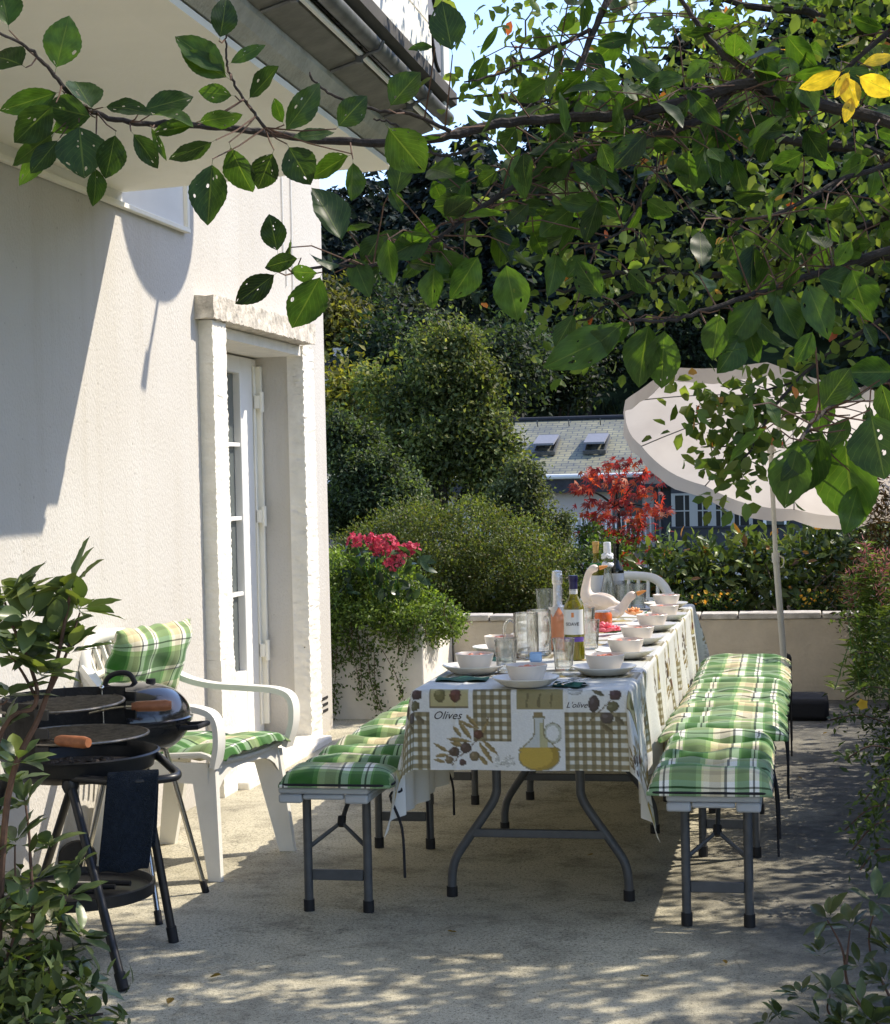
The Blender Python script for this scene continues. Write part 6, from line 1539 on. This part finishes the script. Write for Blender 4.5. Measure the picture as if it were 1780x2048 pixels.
GREENS = [(.045, .080, .022), (.060, .098, .024), (.035, .065, .020)]

# clipped rounded shrub in the bed behind the planter wall
shrub('rounded_shrub', 'large rounded small leaved shrub behind the planter wall, with pink flowers before it', 'shrub', (-2.35, 12.2, .42),
      [((.0, 0, .38), (.66, .6, .50)), ((-.28, 0, .40), (.52, .55, .44)), ((-.55, .0, .30), (.44, .5, .38)), ((.44, .0, .30), (.44, .5, .44)), ((.55, -.1, .12), (.28, .4, .3)), ((-.9, .1, .1), (.35, .4, .35)), ((.1, -.1, .1), (.7, .4, .35))], 2600, 100000, .034, .023, .55,
      [(.12, .15, .040), (.155, .178, .045), (.085, .118, .034), (.14, .12, .048)], 'leaf', 14, ragged=0, shell=.5, clumpcol=.22, wts=[.35, .3, .25, .1])
# trailing shrub over the planter box
bl = [((-.30, -.02, .60), (.30, .12, .08)), ((-.05, .05, .59), (.14, .12, .07)), ((-.55, -.02, .5), (.2, .12, .14)), ((.06, .35, .56), (.09, .25, .09)), ((-.30, .35, .66), (.28, .3, .24)), ((-.48, .30, .62), (.26, .3, .30)), ((-.16, .22, .55), (.22, .26, .15)), ((-.42, .02, .55), (.26, .16, .10)), ((-.14, .02, .54), (.18, .12, .08)), ((.02, .25, .55), (.11, .22, .10)), ((-.6, .2, .6), (.2, .3, .34))]
t = shrub('trailing_shrub', 'bright green small leaved shrub spilling over the white planter box', 'shrub', (-2.17, 10.30, .0), bl, 560, 38000, .035, .025, .55,
      [(.16, .235, .05), (.12, .185, .04), (.20, .27, .058), (.085, .13, .03)], 'leaf', 10, shell=.65, clumpcol=.25, sbase=(-.32, .40, .42))
# its hanging runners
Pr = []
runs = [(660, 1260, 1400, 10.2), (675, 1290, 1425, 10.2), (690, 1290, 1390, 10.2), (715, 1290, 1380, 10.2), (735, 1300, 1420, 10.2), (748, 1330, 1435, 10.2), (765, 1330, 1400, 10.2), (700, 1260, 1330, 10.2), (790, 1270, 1320, 10.2), (815, 1270, 1330, 10.2), (665, 1330, 1440, 10.2), (835, 1260, 1300, 10.2), (870, 1240, 1290, 10.2), (895, 1225, 1260, 10.25)]
for (u, v0, v1, y) in runs:
    a = at(u, v0-30, y); b = at(u+rng.normal()*18, v1, y); c = (a+b)/2+np.array([rng.normal()*.03, -.02, 0]); Q = smoothpath([a, c, b], 8)
    m = MB(); m.tube(Q-np.array([-2.17, 10.30, 0]), .0022, 5); m.build('runner', M['twig'], t)
    kk = int(130*np.linalg.norm(b-a)/.5)+20; Pr.append(Q[rng.integers(0, len(Q), kk)]+rng.normal(size=(kk, 3))*[.026, .018, .02])
Pr = np.concatenate(Pr)-np.array([-2.17, 10.30, 0]); n = len(Pr)
leafmesh('runner_leaves', Pr, rnd_dir(n, -.4), rnd_dir(n, .6), rng.uniform(.016, .032, n), .55, palette([(.075, .12, .032), (.055, .095, .026), (.10, .15, .04)], n), M['leaf'], t)['kind'] = 'stuff'
# pink flower heads
FL = at(765, 1110, 10.35); FL[2] = .5
t = empty('pink_hydrangea', FL.tolist(), 'bright pink flower heads with dark leaves standing out before the rounded shrub', 'flowering plant')
for (u, v, r) in ((708, 1078, .036), (742, 1080, .036), (770, 1085, .055), (800, 1105, .058), (785, 1125, .042), (822, 1098, .040), (755, 1100, .035)):
    c = at(u, v, 10.32+rng.normal()*.03); n = int(60*(r/.05)**2)+20; d = unit(rng.normal(size=(n, 3))+np.array([0, -.3, .3])); P = c+d*r*[1.1, .8, .8]
    leafmesh('flower_head', P-FL, unit(rng.normal(size=(n, 3))+d*.3), d, rng.uniform(.022, .034, n), .9, palette([(.60, .085, .14), (.68, .15, .20), (.50, .05, .10)], n, .15), M['petal'], t, shape='oval', fold=.15, curl=.1)
    m = MB(); m.tube(smoothpath([np.array([0, 0, 0]), (c-FL)*.6+[0, .04, 0], c-FL], 5), .004, 6); m.build('stem', M['stemgreen'], t)
n = 90; P = np.array([at(rng.uniform(690, 850), rng.uniform(1100, 1190), 10.26+rng.random()*.16) for _ in range(n)])-FL
leafmesh('leaves', P, rnd_dir(n, .0), unit(rnd_dir(n, 1.0)+np.array([0, -.6, 0])), rng.uniform(.07, .11, n), .5, palette([(.030, .060, .026), (.045, .08, .03)], n), M['glossleaf'], t, shape='oval')

# rhododendron hedge on the right behind the wall: separate bushes
RH = [(-.80, 12.0, .26, .45, .18), (-.38, 12.1, .36, .56, .30), (.02, 12.0, .36, .62, .30), (.40, 12.1, .36, .72, .32), (.75, 12.2, .34, .72, .30)]
labs = ['low leggy rhododendron with bare pale stems just beyond the far chair', 'rhododendron behind the wall between the far chair and the parasol pole', 'rhododendron behind the wall right at the parasol pole', 'taller rhododendron behind the wall right of the parasol pole', 'rhododendron at the right end behind the wall, beside the brown shrub']
for (x, y, r, h_, d), lb in zip(RH, labs):
    z0 = .40
    shrub('rhododendron', lb, 'shrub', (x, y, z0), [((0, 0, h_-.20), (r, d, .26)), ((r*.3, -.1, h_*.45), (r*.75, d, h_*.42)), ((-r*.35, .05, h_*.5), (r*.6, d, .26))], 80, 1300, .05, .075, .42,
          [(.095, .135, .04), (.12, .155, .042), (.15, .175, .05), (.065, .095, .032), (.30, .14, .04)], 'glossleaf', 7, shape='oval', stem_mat='palebark', stem_r=.012, shell=.55, wts=[.3, .3, .2, .17, .03], zfloor=.08, group='rhododendrons behind the planter wall')
for (u, stems) in ((1265, 1), (1300, 1), (1330, 1)): pass
# yellow flowers in the bed
for (u0, u1, lb) in ((1345, 1480, 'low orange yellow flowers at the wall top left of the parasol pole'), (1600, 1690, 'low yellow flowers at the wall top right of the parasol pole')):
    c = at((u0+u1)/2, 1212, 11.55); c[2] = .47; t = empty('yellow_flowers', c.tolist(), lb, 'flowers')
    n = 34; P = np.array([at(rng.uniform(u0, u1), rng.uniform(1180, 1215), 11.5+rng.random()*.15) for _ in range(n)])-c
    leafmesh('petals', P, rnd_dir(n, .4), unit(rnd_dir(n)+np.array([0, -1, .5])), rng.uniform(.02, .034, n), .9, palette([(.70, .40, .03), (.72, .50, .06)], n, .12), M['petal'], t, shape='oval')['kind'] = 'stuff'
    n = 500; P = np.array([at(rng.uniform(u0-10, u1+10), rng.uniform(1188, 1232), 11.5+rng.random()*.2) for _ in range(n)])-c
    leafmesh('foliage', P, rnd_dir(n, .8), rnd_dir(n, .4), rng.uniform(.03, .05, n), .35, palette(GREENS, n), M['leaf'], t)['kind'] = 'stuff'

# red Japanese maple
MP = at(1245, 1110, 13.2); base = np.array([MP[0], 13.2, .3])
t = empty('japanese_maple', base.tolist(), 'small red Japanese maple in front of the neighbouring house', 'tree')
mc = []; 
for (u, v, ru, rv) in ((1240, 925, 40, 16), (1190, 945, 30, 14), (1290, 945, 40, 14), (1230, 965, 60, 18), (1170, 980, 22, 10), (1280, 985, 45, 14), (1215, 1005, 55, 18), (1305, 1018, 34, 12), (1240, 1035, 62, 16), (1190, 1030, 30, 12), (1225, 1062, 50, 14), (1260, 1075, 40, 12), (1240, 1105, 30, 14), (1155, 975, 12, 6), (1280, 1050, 30, 10), (1265, 1125, 22, 9)):
    mc.append((at(u, v, 13.2+rng.normal()*.10), ru/270., rv/270.))
P = []; 
for c, ru, rv in mc:
    k = int(44*(ru/.17)); P.append(c+rng.normal(size=(k, 3))*[ru*.55, .12, rv*.42])
P = np.concatenate(P); n = len(P)
C = palette([(.32, .042, .034), (.38, .06, .036), (.24, .035, .034), (.46, .12, .032), (.20, .055, .04)], n, .2)
leafmesh('foliage', P-base, unit(rng.normal(size=(n, 3))*[1, .6, .35]+np.array([0, -.2, -.5])), unit(rnd_dir(n, .9)+np.array([0, -.5, 0])), rng.uniform(.045, .08, n), 1.0, C, M['redleaf'], t, shape='star')['kind'] = 'stuff'
tr = [base, base+[0.02, 0, .35], at(1240, 1060, 13.2), at(1235, 990, 13.2)]
m = MB(); m.tube(smoothpath(np.array(tr)-base, 5), np.linspace(.022, .008, 16), 8); m.build('trunk', M['bark'], t)
for c, ru, rv in mc[:14]:
    a = np.array(tr[2]) if c[2] < 1.1 else np.array(tr[3]); m = MB(); m.tube(smoothpath([a-base-[0, 0, .1], (a+c)/2-base+[0, 0, -.02], c-base], 4), np.linspace(.008, .0025, 9), 6); m.build('branch', M['bark'], t)

# brown and green shrubs at the right edge
shrub('bronze_shrub', 'brownish fine leaved shrub at the right edge behind the wall', 'shrub', (.62, 10.75, .0), [((.10, 0, 1.0), (.32, .3, .42)), ((-.10, .0, .65), (.24, .25, .35)), ((.3, 0, 1.25), (.3, .3, .25))], 150, 6500, .05, .038, .35,
      [(.085, .055, .030), (.11, .062, .030), (.065, .058, .026)], 'leaf', 7, shell=.4)
t = shrub('potentilla_shrub', 'green feathery shrub with one yellow flower beside the right bench', 'shrub', (.74, 7.6, .0), [((.0, 0, .75), (.40, .5, .42)), ((-.08, -.1, .40), (.42, .6, .34)), ((.25, 0, .9), (.35, .5, .40)), ((-.22, .2, .62), (.20, .4, .30)), ((.1, -.9, .3), (.42, .5, .32)), ((.1, .9, .5), (.4, .5, .5))], 420, 26000, .05, .030, .40,
      [(.055, .085, .028), (.075, .11, .032), (.045, .07, .025), (.09, .12, .04)], 'leaf', 22, shell=.45, clumpcol=.3, stem_r=.006)
c = at(1725, 1409, 7.15); dd = unit(CAM-c); sd = unit(np.cross(dd, [0, 0, 1])); ud = np.cross(sd, dd); a_ = np.arange(5)*2*np.pi/5
Dv = np.cos(a_)[:, None]*sd + np.sin(a_)[:, None]*ud
leafmesh('yellow_flower', np.tile(c, (5, 1))-np.array([.74, 7.6, 0]), Dv+dd*.2, np.tile(dd, (5, 1)), .024, .95, np.tile([.70, .52, .05], (5, 1)), M['petal'], t, shape='oval')
# twigs reaching out from it low on the right
Pq = []
for (u0, v0, u1, v1, y) in ((1790, 1500, 1690, 1520, 6.2), (1790, 1610, 1690, 1660, 6.0), (1790, 1640, 1705, 1700, 5.9), (1780, 1450, 1660, 1440, 7.2), (1780, 1380, 1690, 1400, 7.0), (1790, 1560, 1730, 1600, 6.0), (1790, 1330, 1700, 1310, 7.4), (1790, 1700, 1720, 1740, 5.7), (1790, 1250, 1670, 1240, 7.8)):
    a, b = at(u0, v0, y), at(u1, v1, y); Q = smoothpath([a, (a+b)/2+[0, 0, .03], b], 6); m = MB(); m.tube(Q-np.array([.74, 7.6, 0]), .003, 5); m.build('stem', M['twig'], t); k = 60
    Pq.append(Q[rng.integers(0, len(Q), k)]+rng.normal(size=(k, 3))*[.025, .025, .022])
Pq = np.concatenate(Pq)-np.array([.74, 7.6, 0]); n = len(Pq)
leafmesh('sprig_leaves', Pq, rnd_dir(n), rnd_dir(n, .8), rng.uniform(.022, .042, n), .42, palette([(.07, .11, .03), (.10, .14, .04), (.05, .08, .025)], n), M['leaf'], t)['kind'] = 'stuff'
# pink plumed perennial
c0 = at(1740, 1230, 9.2); c0[2] = 0.0
t = empty('pink_astilbe', c0.tolist(), 'tall narrow leaved perennial with feathery dull pink plumes at the right edge', 'plant')
Ps = []; Pl = []; Dl = []
for k in range(16):
    u = rng.uniform(1690, 1800); v = 1075+abs(u-1735)*.6+rng.uniform(0, 60); tip = at(u, v, 9.1+rng.normal()*.08); a = c0+rng.normal(size=3)*[.08, .08, 0]; a[2] = .3
    Q = smoothpath([a, (a+tip)/2+rng.normal(size=3)*.02, tip], 8); m = MB(); m.tube(Q-c0, .0025, 5); m.build('stem', M['stemgreen'], t)
    kk = 55; q = tip-np.array([0, 0, 1])*rng.random((kk, 1))*.16+rng.normal(size=(kk, 3))*.016; Ps.append(q)
    f = rng.random((90, 1)); q = a+(tip-a)*f; Pl.append(q); dl = rng.normal(size=(90, 3))*[1, 1, .3]+[0, 0, .35]; Dl.append(dl)
Ps = np.concatenate(Ps); n = len(Ps); leafmesh('plume', Ps-c0, rnd_dir(n, .8), rnd_dir(n), rng.uniform(.02, .04, n), .18, palette([(.42, .17, .17), (.50, .25, .24), (.30, .15, .12)], n), M['petal'], t)['kind'] = 'stuff'
Pl = np.concatenate(Pl); n = len(Pl); leafmesh('foliage', Pl-c0, np.concatenate(Dl), rnd_dir(n, 1.), rng.uniform(.05, .10, n), .14, palette([(.13, .19, .05), (.10, .16, .04), (.16, .21, .06)], n), M['leaf'], t)['kind'] = 'stuff'
# unseen hedge added along the right side to shade the ground
shrub('hedge', 'dense green hedge added out of view to shade the right side of the terrace', 'hedge', (1.75, 8.4, 0), [((0, y, z), (.55, .9, .55)) for y in (-2.6, -1.3, 0, 1.3, 2.6) for z in (.45, 1.05)], 420, 24000, .14, .11, .5, GREENS, 'leaf', 10, shell=.2)

# ---------------------------------------------------------------- plants close to the camera
def rosette_bush(name, label, loc, ros, leafL, cols, mat, stems, nl=10, width=.30, cat='shrub', seed=1):
    r = np.random.default_rng(seed); loc = np.array(loc, float); t = empty(name, loc.tolist(), label, cat)
    B = []; T = []; N_ = []
    for (u, v, y, s) in ros:
        c = at(u, v, y); 
        ax_ = unit(np.array([r.normal()*.35, r.normal()*.35, 1.0])); e1 = unit(np.cross(ax_, [1, .2, 0])); e2 = np.cross(ax_, e1)
        for k in range(nl):
            a = k*2.4+r.random(); el = .10+.75*r.random()**1.2*(k/nl)+.15; d = unit((e1*math.cos(a)+e2*math.sin(a))*math.cos(el)+ax_*math.sin(el)); Lf = leafL*s*r.uniform(.7, 1.15)
            b = c+d*.008-ax_*.012*(nl-k)/nl; B.append(b); T.append(b+d*Lf); N_.append(unit(ax_-d*(ax_@d)+r.normal(size=3)*.15))
    n = len(B); B, T, N_ = map(np.array, (B, T, N_)); C = palette(cols, n, .16)
    hileaves('leaves', B-loc, T-loc, N_, r.uniform(width*.85, width*1.2, n), C, M[mat], t, r.uniform(.02, .22, n), r.uniform(.1, .4, n), seg=9, ser=0)
    for (P, r0) in stems:
        Q = smoothpath(np.array([at(*p) if not isinstance(p, np.ndarray) else p for p in P]), 6); m = MB(); m.tube(Q-loc, np.linspace(r0, r0*.4, len(Q)), 8); m.build('stem', M['twig'], t)
    return t
M['rholeaf'] = leafmat('rhododendron_leaves', trans=.30, rough=.34, tcol=(1.4, 1.5, .5))
up_ = [(60, 1235, 4.42, 1), (140, 1175, 4.45, 1.1), (10, 1200, 4.4, 1), (112, 1262, 4.45, .9), (160, 1215, 4.5, .95), (25, 1310, 4.4, 1), (85, 1345, 4.42, .9), (140, 1300, 4.48, .85), (15, 1390, 4.38, .9), (95, 1290, 4.5, 1), (-20, 1260, 4.4, 1), (45, 1180, 4.5, .8), (10, 1450, 4.4, .8), (35, 1520, 4.4, .7)]
g1 = np.array([-2.12, 4.40, 0]); g2 = np.array([-2.25, 4.36, 0]); g3 = np.array([-2.0, 4.38, 0])
rosette_bush('rhododendron', 'tall rhododendron with whorled narrow leaves in front of the white wall, left of the grill', (-2.2, 4.4, 0), up_, .128,
    [(.11, .16, .065), (.14, .19, .07), (.09, .13, .065), (.17, .21, .06)], 'rholeaf',
    [([g1, (15, 1600, 4.40), (80, 1430, 4.43), (112, 1330, 4.45), (140, 1190, 4.45)], .011), ([(100, 1380, 4.44), (128, 1320, 4.46), (160, 1225, 4.5)], .006), ([g2, (-10, 1500, 4.38), (70, 1410, 4.41), (60, 1330, 4.42), (20, 1240, 4.42), (10, 1205, 4.4)], .008), ([(75, 1400, 4.42), (35, 1330, 4.41), (-20, 1270, 4.4)], .005), ([g2, (-30, 1480, 4.37), (15, 1400, 4.38)], .006)], nl=11, width=.42, seed=3)
low = [(50, 1600, 4.5, .9), (100, 1690, 4.55, .8), (30, 1680, 4.45, 1), (70, 1760, 4.5, 1.0), (135, 1790, 4.55, .95), (15, 1790, 4.42, 1), (100, 1850, 4.5, 1), (40, 1860, 4.42, 1), (165, 1870, 4.5, .9), (120, 1920, 4.46, 1), (60, 1940, 4.40, 1.05), (10, 1930, 4.36, 1), (170, 1960, 4.45, .9), (110, 2000, 4.36, 1), (40, 2020, 4.32, 1), (180, 2040, 4.36, .8), (75, 1990, 4.4, .9), (-20, 2000, 4.3, 1), (90, 1800, 4.55, .8), (25, 1560, 4.5, .8), (60, 1820, 4.4, .9), (150, 1730, 4.6, .7)]
rosette_bush('rhododendron', 'low dark leafy rhododendron filling the bottom left corner at the grill legs', (-2.05, 4.4, 0), low, .108,
    [(.085, .125, .055), (.115, .16, .06), (.07, .105, .052), (.16, .20, .065)], 'rholeaf',
    [([g1+[0, 0, 0], (60, 1900, 4.42), (60, 1700, 4.48), (50, 1600, 4.5)], .007), ([g3, (110, 1900, 4.45), (130, 1800, 4.55)], .006), ([g2, (20, 1900, 4.38), (30, 1690, 4.45)], .006)], nl=10, width=.42, seed=5)
fil = shrub('ground_shrub', 'fine leaved greenery at the very bottom left below the rhododendron', 'shrub', (-2.05, 4.25, 0), [((-.15, 0, .12), (.35, .35, .20)), ((.10, .05, .06), (.22, .25, .12)), ((-.3, .1, .35), (.25, .25, .2))], 70, 1500, .05, .055, .32, [(.06, .09, .03), (.08, .12, .035), (.04, .065, .025), (.12, .16, .06)], 'leaf', 8, shell=.3, shape='oval', ragged=0)
rosette_bush('young_rhododendron', 'young upright rhododendron shoots in the bottom right corner of the terrace', (.12, 4.75, 0), [(1655, 1835, 4.75, .95), (1700, 1850, 4.78, .9), (1750, 1800, 4.8, 1.0), (1640, 1905, 4.72, .7), (1760, 1880, 4.8, .8), (1720, 1930, 4.7, .7)], .088,
    [(.060, .085, .030), (.080, .105, .035), (.048, .07, .028)], 'rholeaf', [([np.array([.19, 4.62, 0]), (1700, 1980, 4.68), (1685, 1900, 4.74), (1655, 1840, 4.75)], .005), ([(1692, 1935, 4.7), (1700, 1860, 4.77)], .004), ([np.array([.24, 4.7, 0]), (1740, 1900, 4.78), (1752, 1805, 4.8)], .004)], nl=8, width=.36, seed=8)
rosette_bush('leafy_shrub', 'low broad leaved plants at the bottom right edge in shade', (.2, 4.45, 0), [(1600, 1985, 4.6, .7), (1660, 1985, 4.55, .85), (1720, 2010, 4.5, .9), (1560, 2030, 4.5, .7), (1640, 2040, 4.45, .8), (1770, 1960, 4.6, 1), (1780, 2030, 4.5, 1), (1690, 2050, 4.45, .8), (1530, 2045, 4.5, .55), (1745, 2045, 4.45, .8), (1790, 1900, 4.7, .8)], .085,
    [(.045, .065, .028), (.06, .085, .03), (.08, .10, .035)], 'rholeaf', [([np.array([.22, 4.5, 0]), (1740, 2030, 4.5), (1720, 2010, 4.5)], .004), ([np.array([.15, 4.45, 0]), (1660, 2030, 4.5), (1660, 1990, 4.55)], .004)], nl=9, width=.40, seed=9)

# ---------------------------------------------------------------- trees beyond the terrace
def tree(name, label, y, crown, n, leaf, cols, base_u, group=None, nclump=160, crad=.35, trunk=.14, shell=.45, gz=None):
    """crown: list of (u, v, ru, rv) in photo pixels at distance y"""
    s = FPX/y*1.02; c0 = at(base_u, 1000, y); z = float(terr_z(c0[0], y)) if gz is None else gz; loc = np.array([c0[0], y, z])
    blobs = [(at(u, v, y)-loc, (ru/s, max(ru, rv)/s*.9, rv/s)) for u, v, ru, rv in crown]
    blobs0 = list(blobs)
    for c, r_ in blobs0:      # ragged outline: smaller boughs pushing out of each mass
        for _ in range(17):
            d = unit(rng.normal(size=3)); f = rng.uniform(.18, .36); blobs.append((np.array(c)+d*np.array(r_)*rng.uniform(.35, 1.12), tuple(np.mean(r_)*f*np.array([1.3, 1.3, .62]))))
    t = empty(name, loc.tolist(), label, 'tree', group=group)
    nb = len(blobs0); na = int(n*.82)
    P, out, k = crown_points(blobs[nb:], nclump, na, crad*leaf/.20, .25)
    P2, out2, k2 = crown_points(blobs0, nclump, n-na, crad*leaf/.13, .2); P = np.concatenate([P, P2]); out = np.concatenate([out, out2]); k = np.concatenate([k, k2])
    C = palette(cols, n, .2); cf = np.clip(1+rng.normal(size=nclump)*.36, .4, 2.0); C = np.clip(C*cf[k][:, None], .002, 1)
    D = unit(out*.5+rng.normal(size=(n, 3))*.7+np.array([0, 0, -.15])); Nn = unit(out*.4+rng.normal(size=(n, 3))*.5+np.array([0, 0, .6]))
    leafmesh('crown', P, D, Nn, rng.uniform(leaf*.7, leaf*1.3, n), .55, C, M['farleaf'], t)['kind'] = 'stuff'
    top = blobs[0][0]; m = MB(); Q = smoothpath([(0, 0, -.2), top*[.5, .5, .35], top*[.9, .9, .75], top+[0, 0, blobs[0][1][2]*.6]], 5); m.tube(Q, np.linspace(trunk, trunk*.15, len(Q)), 8); m.build('trunk', M['bark'], t)
    for i in range(min(len(blobs0)*2, 12)):
        c, r = blobs0[i % len(blobs0)]; a = Q[rng.integers(4, len(Q)-3)]; e = c+unit(rng.normal(size=3))*np.array(r)*.6; m = MB(); m.tube(smoothpath([a, (a+e)/2+[0, 0, -.1], e], 4), np.linspace(trunk*.35, trunk*.08, 9), 6); m.build('branch', M['bark'], t)
    return t
tree('deciduous_tree', 'tall loose green tree in the middle, standing left of the slate roof', 34, [(880, 760, 75, 100), (850, 900, 100, 100), (940, 880, 70, 100), (800, 810, 65, 50), (900, 690, 45, 40), (950, 780, 55, 60), (985, 960, 50, 70), (790, 960, 60, 70), (750, 770, 35, 25), (860, 690, 40, 36), (1000, 1010, 50, 40)], 40000, .105,
     [(.115, .145, .050), (.15, .175, .056), (.085, .11, .04), (.19, .19, .06)], 900, nclump=460, trunk=.16, crad=.30)
tree('willow_tree', 'dense dark grey green tree close beside the white house corner', 24, [(700, 940, 70, 80), (760, 970, 75, 70), (690, 1020, 60, 60), (800, 1000, 60, 60), (690, 870, 50, 50)], 34000, .065, [(.085, .115, .05), (.11, .14, .058), (.06, .085, .038)], 720, nclump=380, trunk=.1, crad=.22)
tree('hazel_tree', 'grey green bush at the left end of the slate roof', 29, [(1045, 960, 28, 45), (1075, 1010, 30, 40), (1030, 1010, 40, 45), (1110, 1060, 26, 36), (1120, 1120, 34, 36), (1150, 1160, 34, 30)], 15000, .07, [(.12, .135, .06), (.15, .16, .065), (.09, .11, .05)], 1070, nclump=220, trunk=.08, crad=.2)
tree('yellow_tree', 'yellow green rounded tree right of the small gabled house', 50, [(715, 800, 48, 48), (735, 850, 30, 50), (690, 830, 40, 40)], 6000, .22, [(.19, .18, .036), (.24, .21, .042), (.14, .15, .034)], 715, nclump=110, trunk=.14)
tree('yellow_tree', 'yellow green tree above the small gabled house at the wall edge', 86, [(675, 650, 58, 50), (660, 700, 60, 40), (720, 680, 30, 30)], 6500, .34, [(.14, .135, .036), (.17, .155, .042), (.11, .115, .034)], 680, nclump=120, trunk=.2)
for (u, v, ru, rv, y, cs, lb) in ((1000, 720, 62, 70, 80, (.040, .058, .030), 'grey green tree at the wood edge, right behind the tall middle tree'), (1040, 690, 45, 60, 84, (.034, .056, .026), 'bluish green tree at the wood edge left of the parasol top'), (820, 640, 36, 50, 92, (.045, .055, .040), 'pale grey tree in the dark wood above the tall middle tree'),
                              (740, 610, 40, 55, 96, (.028, .048, .026), 'dark green tree in the wood beside the yellow one'), (1120, 740, 60, 50, 88, (.028, .042, .02), 'dark low tree at the wood edge above the slate roof'), (770, 720, 60, 60, 70, (.026, .044, .022), 'dark tree right of the small gabled house'), (1180, 690, 50, 70, 95, (.030, .046, .022), 'green tree at the wood edge behind the hanging boughs'), (1330, 660, 60, 80, 98, (.028, .044, .022), 'green tree at the wood edge above the parasol')):
    tree('woodland_tree', lb, y, [(u, v, ru, rv), (u-ru*.4, v+rv*.6, ru*.9, rv*.6), (u+ru*.4, v+rv*.5, ru*.8, rv*.6)], 4200, .30, [cs, tuple(c*1.5 for c in cs), tuple(c*.75 for c in cs)], u, nclump=110, trunk=.18, group='trees at the edge of the wood')
shrub('green_bush', 'bright green bush between the rounded shrub and the red maple', 'shrub', (-1.35, 12.6, .3), [((0, 0, .35), (.16, .3, .35)), ((-.1, .0, .55), (.14, .3, .22)), ((.25, .5, .4), (.25, .3, .35))], 90, 5000, .04, .034, .5, [(.10, .16, .035), (.08, .13, .03), (.065, .09, .03)], 'leaf', 5)
shrub('dark_bush', 'dark leafy bush in shade right of the bay window', 'shrub', (.85, 14.0, -.35), [((0, 0, .9), (.7, .5, .55)), ((-.5, 0, .6), (.5, .4, .5)), ((.7, 0, 1.0), (.6, .5, .6))], 140, 5000, .08, .08, .5, [(.025, .04, .02), (.035, .05, .022)], 'leaf', 6)

# ---------------------------------------------------------------- fallen leaves on the terrace
pos = [(905, 1870), (430, 1960), (1290, 1960), (1180, 1715), (1600, 1560), (340, 2010), (1450, 1930), (1650, 1470)]
fl = None
for i, (u, v) in enumerate(pos):
    d = RC @ np.array([u-890.0, 1024.0-v, -FPX]); g = CAM + d*(-1.42/d[2])
    if fl is None:
        fl = hileaves('fallen_leaf', np.array([[0, -.025, .004]]), np.array([[0, .025, .006]]), np.array([[.1, 0, 1.0]]), np.array([.55]), np.array([[.20, .13, .035]]), M['plumleaf'], None, np.array([-.2]), np.array([.5])); o = fl
    else: o = fl.copy(); col.objects.link(o)
    o.location = (g[0], g[1], .004); s_ = rng.uniform(.5, .8); o.scale = (s_, s_, s_); o.rotation_euler = (0, 0, rng.random()*6.28)
    tag(o, 'small dry curled leaf fallen on the concrete terrace', 'leaf', 'fallen leaves on the terrace')
